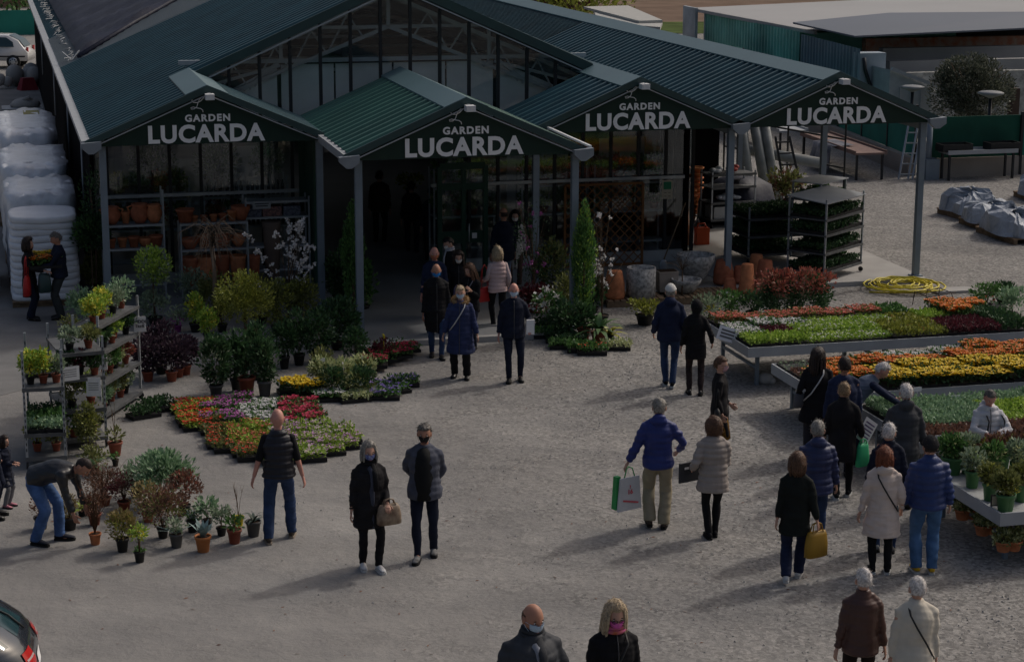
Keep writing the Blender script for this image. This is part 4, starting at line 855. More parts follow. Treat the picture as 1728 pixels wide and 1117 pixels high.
# ------------------------------------------------------------------ background, left
f = thing('green_fence', 'teal mesh fence behind the parked white car', 'fence', (-2, 114, 0)); c = MB(); c.b2((-20, 0, 0), (6, .06, 1.35)); c.build('mesh_panel', mat('teal mesh', (.03, .22, .17), .7, .2, var=.15, vscale=.5), f)
c = MB()
for x in np.arange(-19, 6, 3.05): c.box((x, -.05, .7), (.08, .08, 1.4))
c.build('fence_posts', m_mull, f)
c = MB(); c.box((-4, 140, 1.6), (16, 4, 3.2)); b = c.build('brick_building', mat('old brick', (.26, .16, .11), .9, .1, var=.4, vscale=1.5)); tag(b, 'far brick building with patchy plaster behind the teal fence', 'building')
def tree(x, y, h, r_, cols, label, trunk=.12, n=2600, L=.35, group=None, z0=None, name='tree', flat=1.0):
    t = thing(name, label, 'tree', (x, y, 0), 0, group); c = MB(); top_ = h*.62
    c.tube([(0, 0, 0), (.05, 0, h*.3), (0, .05, top_)], [trunk, trunk*.8, trunk*.4], 8)
    rr = random.Random(int(x*7+y))
    for k in range(7):
        a = rr.uniform(0, 6.28); c.tube([(0, 0, h*rr.uniform(.25, .5)), (math.cos(a)*r_*.4, math.sin(a)*r_*.4, h*.65), (math.cos(a)*r_*.8, math.sin(a)*r_*.8, h*rr.uniform(.7, .92))], [trunk*.5, trunk*.3, trunk*.1], 5)
    c.build('trunk', m_bark, t); c = MB(); cloud(c, (0, 0, h-r_*flat), (r_, r_, r_*flat), n, L, clumps=34, cs=.28, surf=.4); c.build('crown', cols, t); return t
tree(1.75, 131, 4.6, 2.6, LM['mid'], 'far leafy tree beside the brick building', n=1400)
tree(30.5, 104, 4.8, 3.4, LM['gold'], 'far yellow green tree above the roof ridge', n=1800)
# white car
def car(x, y, rz, label, body, small=False):
    t = thing('parked_car', label, 'car', (x, y, 0), rz); L, W_, H_ = 3.7, 1.6, 1.5
    prof = [(-1.85, .35), (-1.86, .62), (-1.72, .82), (-1.0, .93), (-.45, 1.42), (.1, 1.52), (.95, 1.50), (1.42, 1.28), (1.72, .90), (1.86, .75), (1.86, .35)]
    n = len(prof); V = []
    for q, ins in ((-.80, .0), (-.74, .0), (.74, .0), (.80, .0)):
        for a, z in prof:
            k = 1 if z < 1 else 1-.22*(z-.93)/.6
            V.append((a, q*k, z if abs(q) < .79 else z-(.03 if z > .5 else -.02)))
    F_ = [(i+k*n, (i+1) % n+k*n, (i+1) % n+(k+1)*n, i+(k+1)*n) for k in range(3) for i in range(n)]
    c = MB(); c.add(V, F_+[tuple(range(n))[::-1], tuple(range(3*n, 4*n))], 0, True); c.build('body', body, t)
    gm = mat('car glass', (.02, .05, .06), .08, .6)
    for s_ in (-1, 1):
        c = MB(); z_ = lambda p: (p[0], s_*(.80*(1-.22*(p[1]-.93)/.6)+.012), p[1])
        for poly in (((-.85, .98), (-.40, 1.36), (.12, 1.43), (.12, .98)), ((.18, .98), (.18, 1.43), (.9, 1.40), (1.2, 1.2), (1.25, .98))):
            c.add([z_(p) for p in poly], [tuple(range(len(poly)))[::s_]])
        c.build('side_window', gm, t)
        c = MB(); c.bar((-1.75, s_*.815, .55), (1.75, s_*.815, .55), .03, .06); c.build('side_trim', m_mull, t)
    c = MB(); c.quad((1.0, -.55, 1.50), (1.0, .55, 1.50), (1.46, .6, 1.26), (1.46, -.6, 1.26)); c.quad((1.46, -.6, 1.262), (1.46, .6, 1.262), (1.70, .62, .98), (1.70, -.62, .98)); o_ = c.build('rear_window', gm, t); o_.location = (.012, 0, .012)
    for a in (-1.2, 1.2):
        for s_ in (-1, 1):
            c = MB(); M = [(.30, -.10), (.31, -.08), (.31, .08), (.30, .10)]
            R = [[(a+rr*math.cos(q), s_*.74+yy, .31+rr*math.sin(q)) for q in np.linspace(0, 2*math.pi, 22, endpoint=False)] for rr, yy in M]
            c.rings(R); w_ = c.build('wheel', m_black, t)
            c = MB(); R = [[(a+rr*math.cos(q), s_*.845+yy*s_, .31+rr*math.sin(q)) for q in np.linspace(0, 2*math.pi, 22, endpoint=False)] for rr, yy in ((.20, -.01), (.20, .005), (.06, .015))]
            c.rings(R)
            c.build('rim', mat('alloy', (.5, .52, .54), .3, .5, metal=.6), w_)
            c = MB()
            for k in range(7): q = k*.9; c.box((a+.13*math.cos(q), s_*.862, .31+.13*math.sin(q)), (.05, .012, .05))
            c.build('rim_opening', m_black, w_)
        
    for s_ in (-1, 1): c = MB(); c.box((1.82, s_*.62, .85), (.08, .16, .22)); c.build('tail_light', mat('red lens', (.5, .01, .01), .2, .6), t)
    return t
car(.05, 95.0, rad(-14), 'small white hatchback parked beyond the shop side wall', mat('white car paint', (.62, .63, .64), .25, .5, var=.03, coat=.6))
# ------------------------------------------------------------------ background, right
m_teal = mat('faded teal corrugated steel', (.17, .42, .36), .6, .3, var=.35, vscale=.7); m_slate = mat('blue grey corrugated steel', (.15, .21, .25), .6, .3, var=.2, vscale=.7)
def vcorr(mb, x, y0, y1, z0, z1, per=.35, amp=.06, dx=0):
    n = int((y1-y0)/per); V = []
    for i in range(n):
        for t, h in ((0, 0), (.45, 0), (.55, 1), (.95, 1)): xx = x-h*amp+dx*(i+t)*per/(y1-y0); V += [(xx, y0+(i+t)*per, z0), (xx, y0+(i+t)*per, z1)]
    k = len(V)//2; mb.add(V, np.array([(2*i, 2*i+1, 2*i+3, 2*i+2) for i in range(k-1)]))
A0 = at(1190, 18, 3.0); A1 = at(1350, 52, 3.0); A2 = at(1452, 78, 3.0)
t = thing('container', 'faded teal corrugated container with rusty patches behind the shop roof', 'container', (A0.x, A0.y, 0)); c = MB(); vcorr(c, A1.x-A0.x, A1.y-A0.y, 0, 0, 2.95, dx=A0.x-A1.x); c.build('side_panel', m_teal, t)
c = MB(); c.b2((.12, A1.y-A0.y, 0), (6, 0, 2.9)); c.build('core', m_teal, t); c = MB(); c.box((.5, -.2+.0, 1.5), (1.2, .1, 3.0)); c.box((-.35, .9, 1.55), (.12, 1.6, 3.1)); c.build('end_doors', mat('pale container doors', (.38, .42, .45), .6, .3, var=.3, vscale=1), t)
c = MB(); c.quad((-.3, A1.y-A0.y-1, 3.05), (18, A1.y-A0.y-3, 3.2), (22, 4, 3.5), (-.3, 1.0, 3.05)); c.b2((-.32, A1.y-A0.y-1, 2.92), (-.2, 1, 3.04)); c.build('flat_roof', mat('pale roof membrane', (.38, .38, .38), .8, .1, var=.05, vscale=.2), t)
t = thing('corrugated_shed', 'blue grey corrugated shed with wide flat slate roof', 'shed', (A2.x, A2.y, 0)); c = MB(); vcorr(c, 0, 0, A1.y-A2.y, 0, 2.9, dx=A1.x-A2.x); c.build('side_panel', m_slate, t)
c = MB(); c.b2((.0, -.05, 0), (.95, .6, 2.75)); c.build('wall', mat('pale blue rendered wall', (.28, .33, .37), .8, .2, var=.06, vscale=.5), t)
c = MB(); c.tube([(.1, -.12, 2.6), (.15, -.14, 2.2), (.5, -.14, 1.3), (.5, -.14, 0)], .07, 6); c.tube([(.7, -.14, .9), (1.0, -.16, 1.4), (1.05, -.1, 1.8)], .07, 6); c.build('drain_pipe', m_mull, t)
R0 = at(1338, 38, 3.35); R1 = at(1442, 61, 3.2); R2 = at(1760, 46, 3.2); R3 = at(1760, 20, 3.5); R4 = at(1500, 22, 3.5)
c = MB(); c.add([(p.x-A2.x, p.y-A2.y, p.z) for p in (R0, R1, R2, R3, R4)]+[(p.x-A2.x, p.y-A2.y, p.z-.06) for p in (R0, R1, R2, R3, R4)], [(0, 1, 2, 3, 4), (9, 8, 7, 6, 5)]+[(i, i+5, (i+1) % 5+5, (i+1) % 5) for i in range(5)]); c.build('slate_roof', mat('slate blue roof sheet', (.10, .12, .155), .6, .3, var=.08, vscale=.1), t)
def tier(y, px0, px1, yt_, yb, m, name, par, dep=4):
    a = atY(px0, yt_, y); b_ = atY(px1, yt_, y); c = MB(); c.b2((a.x-32, y-66, 0), (b_.x-32, y-66+.35, a.z)); return c.build(name, m, par)
t = thing('annex_building', 'long grey annex with brick parapet behind the round evergreen', 'building', (32, 66, 0))
m_cw = mat('board marked concrete', (.34, .335, .33), .9, .1, var=.12, vscale=.6); m_bk = mat('red brick band', (.60, .20, .11), .9, .1, var=.5, vscale=4, col2=(.6, .5, .42))
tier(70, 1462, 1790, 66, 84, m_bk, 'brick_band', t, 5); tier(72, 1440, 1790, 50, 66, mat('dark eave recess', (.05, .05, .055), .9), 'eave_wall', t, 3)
tier(68, 1490, 1790, 82, 108, m_cw, 'upper_wall', t, 3.0); tier(66.5, 1502, 1790, 104, 130, m_cw, 'middle_wall', t, 3)
tier(65.5, 1510, 1790, 124, 215, mat('rough cast wall', (.34, .34, .32), .95, .1, var=.45, vscale=5), 'lower_wall', t, 2)
tier(64.0, 1710, 1722, 150, 195, mat('brown door', (.06, .04, .03), .8), 'doorway', t, .5)
t = thing('white_shed', 'low white panelled shed with sloping roof edge beside the evergreen', 'shed', (31, 63, 0)); c = MB(); a = atY(1502, 118, 62); b_ = atY(1572, 150, 62)
c.prismY([(a.x-31, 0), (b_.x-31, 0), (b_.x-31, b_.z), (a.x-31, a.z)], -1, 1.5); c.build('wall', mat('white shed panels', (.33, .36, .38), .7, .2, var=.1), t); c = MB(); c.bar((a.x-31, -1.1, a.z+.04), (b_.x-31+.3, -1.1, b_.z+.03), .1, .12); c.build('fascia', m_gut, t)
for k in (1, 2, 3): c = MB(); c.box((a.x-31+(b_.x-a.x)*k/4, -1.03, .9), (.04, .04, 1.7)); c.build('panel_joint', m_gut, t)
# round evergreen behind the fence
p = at(1640, 260, 0); p = Vector((33.5, 62.0, 0)); q0 = pix((33.5, 62, 0))
X_ = atY(1638, 150, 60.0)
tree(X_.x, 60.0, atY(1638, 90, 60).z, 1.42, leafmat('small evergreen leaves', [(.035, .045, .03), (.08, .09, .06), (.19, .20, .16)]), 'large round grey green evergreen behind the green fence', n=15000, L=.10, trunk=.12, name='evergreen_tree', flat=.95)
def lamp(px, py, Y, label):
    a = atY(px, py, Y); t = thing('street_lamp', label, 'street lamp', (a.x, Y, 0), 0, 'disc topped street lamps'); c = MB(); c.tube([(0, 0, 0), (0, 0, a.z-.15)], .055, 8); c.build('pole', m_mull, t)
    c = MB(); c.lathe([(.03, -.16), (.10, -.12), (.38, -.02), (.40, .02), (.3, .06), (.05, .09)], (0, 0, a.z), 18); c.build('lamp_head', mat('dull lamp shade', (.20, .21, .22), .6), t)
lamp(1672, 158, 54.5, 'disc topped street lamp standing before the green netting at right'); lamp(1540, 148, 60, 'disc topped street lamp half hidden behind the right gable')
# netting fence with low wall
m_tarp = mat('dark green net', (.012, .075, .05), .75, .2, var=.25, vscale=1.2); m_tarp2 = mat('teal green net', (.02, .17, .13), .7, .2, var=.25, vscale=.8)
t = thing('netting_fence', 'green netting fence on a low beige wall running right', 'fence', (26.6, 53.4, 0)); m_low = mat('beige low wall', (.30, .27, .24), .9, .1, var=.12, vscale=1)
c = MB(); c.b2((-.2, -.1, 0), (30, .1, .55)); c.build('low_wall', m_low, t); c = MB(); zt = atY(1650, 196, 53.4).z; c.b2((0, -.02, .56), (3.0, .02, zt)); c.build('net_panel', m_tarp, t)
c = MB(); c.b2((3.02, -.02, .56), (30, .02, zt-.02)); c.build('net_panel', m_tarp2, t)
for x in (0, 3, 6): c = MB(); c.box((x, -.08, zt/2+.05), (.08, .08, zt+.1)); c.build('fence_post', m_mull, t)
c = MB(); c.box((-.05, -.3, .3), (.42, .42, .6)); c.tube([(-.1, -.3, .3), (-.1, -.3, zt+.05)], .09, 8); c.build('corner_post', m_post, t)
t = thing('netting_fence', 'teal netting fence running back behind the fabric topped tables', 'fence', (26.3, 53.8, 0)); c = MB(); c.bar((0, 0, .27), (2.4, 22, .27), .2, .54); c.build('low_wall', m_low, t)
c = MB(); c.bar((.1, 0, 1.3), (2.6, 22, 1.3), .03, 1.5); c.build('net_panel', m_tarp2, t)
for k in range(9): c = MB(); c.box((.1+k*.28, k*2.5, 1.05), (.07, .07, 2.1)); c.build('fence_post', m_mull, t)
# far things above the ridge
t = thing('low_shed', 'low shed with pale grey roof beyond the shop ridge', 'shed', (25, 77, 0)); P0, P1, P2, P3 = at(985, 14, 2.9), at(1060, 12, 2.9), at(1118, 37, 2.9), at(1078, 38, 2.9)
c = MB(); c.slab([(q.x-25, q.y-77) for q in (at(1000, 16, 2.8), at(1118, 38, 2.8), at(1121, 50, 2.8)+Vector((0, .5, 0)), at(1010, 40, 2.8))], 2.7, 2.85); c.slab([(q.x-25, q.y-77) for q in (P0, P1, P2, P3)], 2.86, 2.96); c.build('roof', mat('pale grey roof', (.40, .40, .38), .8, var=.05), t); c = MB(); c.b2((-3, -1, 0), (.6, 2, 2.69)); c.build('wall', m_gut, t)
rr = random.Random(9)
for k in range(10):
    a = at(1010+k*14+rr.uniform(-3, 3), 44-rr.uniform(0, 6), .5); c = MB()
    for z in range(3): c.box((0, 0, .22+z*.42), (1.2, .9, .34)); c.box((0, 0, .42+z*.42), (1.25, .95, .04))
    o_ = c.build('crate_stack', mat('rusty crates', (.12, .055, .04), .9, .1, var=.5, vscale=2), None, (a.x, a.y+18, 0)); tag(o_, 'stack of rusty brown crates in the far yard beyond the shop ridge', 'crate', 'rusty crate stacks in the far yard')
for k, px in enumerate((1563, 1570, 1581, 1592, 1616, 1622, 1632, 1655, 1668, 1689, 1716, 1722, 1540, 1604)):
    a = at(px, 30, 0); o_ = MB(); hh = rr.uniform(4, 6); o_.tube([(0, 0, 0), (rr.uniform(-.15, .15), 0, hh*.5), (rr.uniform(-.3, .3), 0, hh)], [rr.uniform(.09, .2), .09, .04], 6)
    t = thing('bare_tree', 'slim bare trunk standing in the far field at upper right', 'tree', (a.x, a.y, 0), 0, 'bare trunks in the far field'); o_.build('trunk', m_bark, t)
# ================================================================== trays of flowers
m_tray = mat('black seedling tray', (.014, .014, .015), .6, .3)
def tray_parts(kind, sx, sy, seed):
    """three meshes: tray, leaves, blossoms"""
    leaf, bl, nl, nb_, hgt, bs = kind
    t = MB(); t.b2((-sx/2, -sy/2, 0), (sx/2, sy/2, .015))
    for a, b in (((-sx/2, -sy/2, .016), (sx/2, -sy/2+.012, .06)), ((-sx/2, sy/2-.012, .016), (sx/2, sy/2, .06)), ((-sx/2, -sy/2+.013, .016), (-sx/2+.012, sy/2-.013, .06)), ((sx/2-.012, -sy/2+.013, .016), (sx/2, sy/2-.013, .06))): t.b2(a, b)
    t.b2((-sx/2+.013, -sy/2+.013, .017), (sx/2-.013, sy/2-.013, .045))
    L = MB(); n = int(nl*1.8*sx*sy)
    P = np.stack([(RNG.random(n)-.5)*sx*1.02, (RNG.random(n)-.5)*sy*1.02, .05+RNG.random(n)**.7*hgt], 1)
    D = unit(n)*.8+np.array([0, 0, .55]); D /= np.linalg.norm(D, axis=1)[:, None]
    v, f = leafquads(P, D, .058*(.7+.6*RNG.random(n)), .036); L.add(v, f)
    B = None
    if bl:
        B = MB(); n = int(nb_*1.5*sx*sy); gx = (RNG.random(n)-.5)*sx*.98; gy = (RNG.random(n)-.5)*sy*.98
        hz = .05+hgt*(.75+.4*RNG.random(n))
        for k in range(4):   # four petals round each bloom
            a = k*math.pi/2+RNG.random(n)*.7; D = np.stack([np.cos(a), np.sin(a), .35+0*a], 1); D /= np.linalg.norm(D, axis=1)[:, None]
            C = np.stack([gx, gy, hz], 1); s = bs*(.8+.4*RNG.random(n)); side = np.stack([-np.sin(a), np.cos(a), 0*a], 1)
            V = np.stack([C, C+D*s[:, None]*.6+side*s[:, None]*.45, C+D*s[:, None], C+D*s[:, None]*.6-side*s[:, None]*.45], 1).reshape(-1, 3); B.add(V, np.arange(4*n).reshape(n, 4))
    return t.mesh('tray', m_tray), L.mesh('leaves', LM[leaf]), (B.mesh('blossoms', LM[bl]) if B else None)
KD = dict(scarlet=('lime', 'scarlet', 900, 300, .10, .034), scar2=('moss', 'scarlet', 900, 150, .09, .032), coral=('moss', 'coral', 800, 420, .12, .034), white=('mid', 'white', 900, 480, .09, .036), whitel=('lime', 'white', 1000, 130, .08, .026), magenta=('mid', 'magenta', 800, 480, .10, .03),
          crimson=('mid', 'crimson', 900, 420, .12, .036), orangel=('lime', 'coral', 1000, 300, .08, .032), lilac=('lime', 'lilac', 900, 420, .08, .03), pinkw=('lime', 'pink', 900, 430, .08, .03), lime=('lime', None, 1500, 0, .09, 0), limeo=('gold', 'orange', 1200, 25, .09, .02),
          burg=('burg', None, 1500, 0, .10, 0), dark=('dark', None, 1500, 0, .14, 0), mid=('mid', None, 1400, 0, .10, 0), grey=('silver', None, 1500, 0, .10, 0), brown=('dry', None, 1500, 0, .08, 0), orange=('mid', 'orange', 1000, 420, .15, .050), yellow=('dark', 'yellow', 1000, 430, .15, .052),
          violet=('mid', 'violet', 900, 200, .09, .034), cream=('cream', 'white', 1100, 60, .10, .025), mauve=('dry', 'lilac', 700, 60, .04, .02), redyel=('mid', 'scarlet', 1000, 90, .10, .03), bare=('grey', None, 160, 0, .02, 0))
_tp = {}
def tray(kind, pos, label, group, sx=.5, sy=.34, rz=0):
    key = (kind, sx, sy)
    if key not in _tp: _tp[key] = [tray_parts(KD[kind], sx, sy, i) for i in range(3)]
    a = random.choice(_tp[key]); t = thing('flower_tray', label, 'flower tray', pos, rz+random.choice((0, math.pi)), group); t.scale = (1, 1, random.uniform(.85, 1.3))
    for nm, me in zip(('tray', 'leaves', 'blossoms'), a):
        if me: link(nm, me, t)
    return t
random.seed(5)
WORD = dict(scarlet='scarlet flowered', scar2='red and green', coral='coral red flowered', white='white flowered', whitel='pale lime and white', magenta='magenta flowered', crimson='crimson flowered', orangel='orange green begonia', lilac='lilac flowered', pinkw='pale pink flowered', lime='lime green leafed',
            limeo='golden green', burg='dark burgundy leafed', dark='dark green leafed', mid='green leafed', grey='silver green seedling', brown='russet brown seedling', orange='orange marigold', yellow='yellow marigold', violet='violet pansy', cream='cream variegated', mauve='mauve and bare', redyel='red and yellow primrose', bare='empty')
# fan of trays on the gravel
poly = [(296, 684), (420, 679), (522, 688), (545, 712), (612, 746), (590, 765), (536, 780), (448, 786), (390, 770), (342, 742), (312, 715)]
def inside(x, y, P):
    c = False; j = len(P)-1
    for i in range(len(P)):
        if (P[i][1] > y) != (P[j][1] > y) and x < (P[j][0]-P[i][0])*(y-P[i][1])/(P[j][1]-P[i][1])+P[i][0]: c = not c
        j = i
    return c
def fan(x, y):
    if x < 352 and y < 728: return 'scarlet'
    if y < 722 and x < 412: return 'magenta'
    if y < 722 and x < 474: return 'white'
    if y < 722: return 'crimson'
    if x > 516 and y < 745: return 'pinkw'
    if x > 455: return 'lilac' if y < 768 else 'pinkw'
    if x < 385 or y > 768: return 'scar2'
    return 'orangel'
Y_ = 28.65
while Y_ < 32.6:
    X_ = 2.3+.05*math.sin(Y_*9)
    while X_ < 5.8:
        q = pix((X_+.16, Y_+.13, 0))
        if inside(q[0], q[1], poly):
            k = fan(*q); tray(k, (X_+.16+random.uniform(-.01, .01), Y_+.13, .004), 'tray of %s bedding plants in the flower fan on the gravel' % WORD[k], WORD[k]+' trays of the fan', .325, .265, random.uniform(-.04, .04))
        X_ += .33
    Y_ += .272
# ------------------------------------------------------------------ display benches
def bench(x0, x1, y0, y1, z, label, lx=None):
    t = thing('display_bench', label, 'bench', ((x0+x1)/2, (y0+y1)/2, 0), 0); o = Vector((-(x0+x1)/2, -(y0+y1)/2, 0)); B = lambda n, mb, m=m_gut: mb.build(n, m, t, o)
    c = MB(); c.b2((x0, y0, z-.13), (x1, y0+.03, z+.04)); c.b2((x0, y1-.03, z-.13), (x1, y1, z+.04)); c.b2((x0, y0+.03, z-.13), (x0+.03, y1-.03, z+.04)); c.b2((x1-.03, y0+.03, z-.13), (x1, y1-.03, z+.04)); B('rim', c)
    c = MB(); c.b2((x0+.03, y0+.03, z-.03), (x1-.03, y1-.03, z-.005)); B('bench_top', c, mat('pale bench top', (.36, .37, .37), .7, .2, var=.1))
    xs = list(np.arange(x0+.35, x1, 2.4)); xs = xs if x1-xs[-1] < .8 else xs+[x1-.35]
    for x in xs:
        for y in (y0+.45, y1-.12): c = MB(); c.b2((x-.03, y-.03, 0), (x+.03, y+.03, z-.13)); B('leg', c, m_post)
        c = MB(); c.bar((x, y0+.45, .30), (x, y1-.12, .30), .04, .05); B('brace', c, m_post)
    c = MB(); c.bar((x0+.35, y1-.12, .36), (x1-.35, y1-.12, .36), .04, .05, 0); B('brace', c, m_post)
    return t
bench(12.3, 17.75, 31.05, 33.3, .74, 'long white flower bench nearest the hose, with coral and lime rows')
bench(12.3, 19.0, 27.85, 30.0, .72, 'white flower bench heaped with orange and yellow marigolds')
bench(12.55, 18.5, 25.05, 27.2, .72, 'white bench of green and brown seedlings beside the woman in silver')
bench(12.1, 16.5, 21.75, 24.1, .74, 'white bench of green potted plants nearest the camera at right')
def fill(x0, x1, y0, y1, z, fn, sx, sy, where):
    nx = int((x1-x0)/sx); ny = int((y1-y0)/sy)
    for j in range(ny):
        for i in range(nx):
            k = fn((i+.5)/nx, (j+.5)/ny)
            if k: tray(k, (x0+(i+.5)*(x1-x0)/nx, y0+(j+.5)*(y1-y0)/ny, z), 'tray of %s plants on %s' % (WORD[k], where), '%s trays on %s' % (WORD[k], where), sx*.985, sy*.97)
def b1(u, v):
    if v > .75: return 'coral' if u < .60 else ('mid' if u < .68 else (None if u < .76 else ('mid' if u < .85 else 'orange')))
    if v > .5: return ('white' if u < .30 else 'whitel' if u < .62 else 'limeo' if u < .70 else 'lime' if u < .82 else 'orange' if u < .9 else 'dark')
    if v > .25: return ('white' if u < .1 else 'burg' if u < .2 else 'whitel' if u < .52 else 'limeo' if u < .68 else 'burg' if u < .9 else 'dark')
    return ('lime' if u < .24 else 'whitel' if u < .5 else 'limeo' if u < .68 else 'burg' if u < .86 else 'dark')
fill(12.36, 17.68, 31.12, 33.24, .74, b1, .53, .53, 'the far bench')
def b2_(u, v):
    if v > .75: return 'bare' if u < .1 else ('mauve' if u < .26 else 'white' if u < .50 else 'orange' if u < .8 else 'scar2')
    if v > .5: return 'mauve' if u < .1 else ('orange' if u < .75 else 'scar2')
    if v > .25: return 'orange' if u < .16 else ('yellow' if u < .9 else 'orange')
    return 'orange' if u < .1 else ('yellow' if u > .15 else None)
fill(12.36, 18.9, 27.92, 29.94, .72, b2_, .54, .50, 'the marigold bench')
def b3(u, v): return 'grey' if v > .66 else ('grey' if u < .25 else 'lime' if u < .5 else 'mid') if v > .5 else ('lime' if u > .25 and v > .3 and u < .6 else 'mid' if u > .45 else 'grey') if v > .33 else ('brown' if u < .4 else 'lime' if u < .7 else 'mid')
fill(12.62, 18.4, 25.12, 27.1, .72, b3, .52, .49, 'the seedling bench')

# ================================================================== pots and plants
def pot(mb_root, r, h, m, rim=True, n=16):
    c = MB(); p = [(r*.70, 0), (r*.72, .005), (r*.95, h*.82)]
    p += [(r*1.06, h*.83), (r*1.08, h), (r*.98, h), (r*.95, h*.90), (.005, h*.90)] if rim else [(r, h), (r*.93, h), (r*.92, h*.9), (.005, h*.9)]
    c.lathe(p, n=n); c.build('pot', m, mb_root); c = MB(); c.lathe([(.004, h*.905), (r*.93, h*.91), (.004, h*.93)], n=n, cap=False); c.build('soil', m_soil, mb_root)
def plant(px, py, label, pr, ph, pm, parts, name='potted_plant', cat='potted plant', z=0.0, group=None, pos=None):
    """pr, ph in photo pixels at the spot; parts: list of builders f(root, k, h) with k metres per photo pixel"""
    p = Vector(pos) if pos is not None else at(px, py, z); k = 1/ppm(p); t = thing(name, label, cat, p, random.uniform(0, 6), group)
    if pr: pot(t, pr*k, ph*k, pm)
    for f in parts: f(t, k, ph*k)
    return t
def Bush(w_, h_, m, n=500, L=6, dz=0, clumps=14, up=.4, cs=.35, name='foliage', surf=.5, W=None, stem=True, dx=0):
    """leafy crown w_ x h_ photo pixels sitting on the pot"""
    def f(t, k, h):
        c = MB(); cloud(c, (dx*k, 0, h+dz*k+h_*k/2), (w_*k/2, w_*k/2, h_*k/2), n, L*k, (W or L*.55)*k, clumps=clumps, up=up, cs=cs, surf=surf); c.build(name, LM[m] if isinstance(m, str) else m, t)
        if stem: c = MB(); twigs(c, (0, 0, h*.9), 6, h_*k*.8+dz*k, w_*k*.3, .006); c.build('stems', m_bark, t)
    return f
def Stem(h_, r_=2.5): 
    def f(t, k, h): c = MB(); c.tube([(0, 0, h*.8), (.01, .005, h+h_*k*.5), (0, 0, h+h_*k)], [r_*k, r_*k*.8, r_*k*.6], 7); c.build('stem', m_bark, t)
    return f
def Twigs(w_, h_, n=22, m=None, r_=.004, sub=3):
    def f(t, k, h): c = MB(); twigs(c, (0, 0, h*.9), n, h_*k, w_*k/2, r_, sub=sub); c.build('twigs', m or m_bark, t)
    return f
def Bloom(w_, h_, m, n=80, L=7, dz=0, surf=.7):
    def f(t, k, h): c = MB(); cloud(c, (0, 0, h+dz*k+h_*k/2), (w_*k/2, w_*k/2, h_*k/2), n*3, L*k, L*.8*k, clumps=n, cs=.08, surf=surf, jit=1.2); c.build('blossoms', LM[m], t)
    return f
def Blades(n, L, w_, m, rise=(.6, 1.4), droop=.3):
    def f(t, k, h):
        c = MB()
        for i in range(n): blade(c, (0, 0, h*.9), i*2.4+random.uniform(-.2, .2), L*k*random.uniform(.7, 1.05), w_*k, random.uniform(*rise), droop)
        c.build('leaves', m if not isinstance(m, str) else LM[m], t)
    return f
def Tag_(m=m_paper, dx=8, hh=18, s_=9):
    def f(t, k, h): c = MB(); c.bar((dx*k, 0, h*.8), (dx*k, 0, h+hh*k), .006, .006); c.box((dx*k, -.004, h+hh*k), (s_*k, .004, s_*k*.7)); c.build('price_label', m, t)
    return f
m_agave = mat('grey blue agave leaf', (.20, .28, .27), .6, .3, var=.3, vscale=10); m_strap = mat('dark strap leaf', (.03, .05, .035), .5, .4)
m_redpot = mat('red brown plastic pot', (.26, .07, .04), .6, .3); m_yelpot = mat('yellow pot', (.6, .5, .02), .6, .3); m_grpot = mat('grey plastic pot', (.09, .09, .09), .6, .3); m_orpot = mat('bright orange pot', (.50, .19, .07), .7, .2)
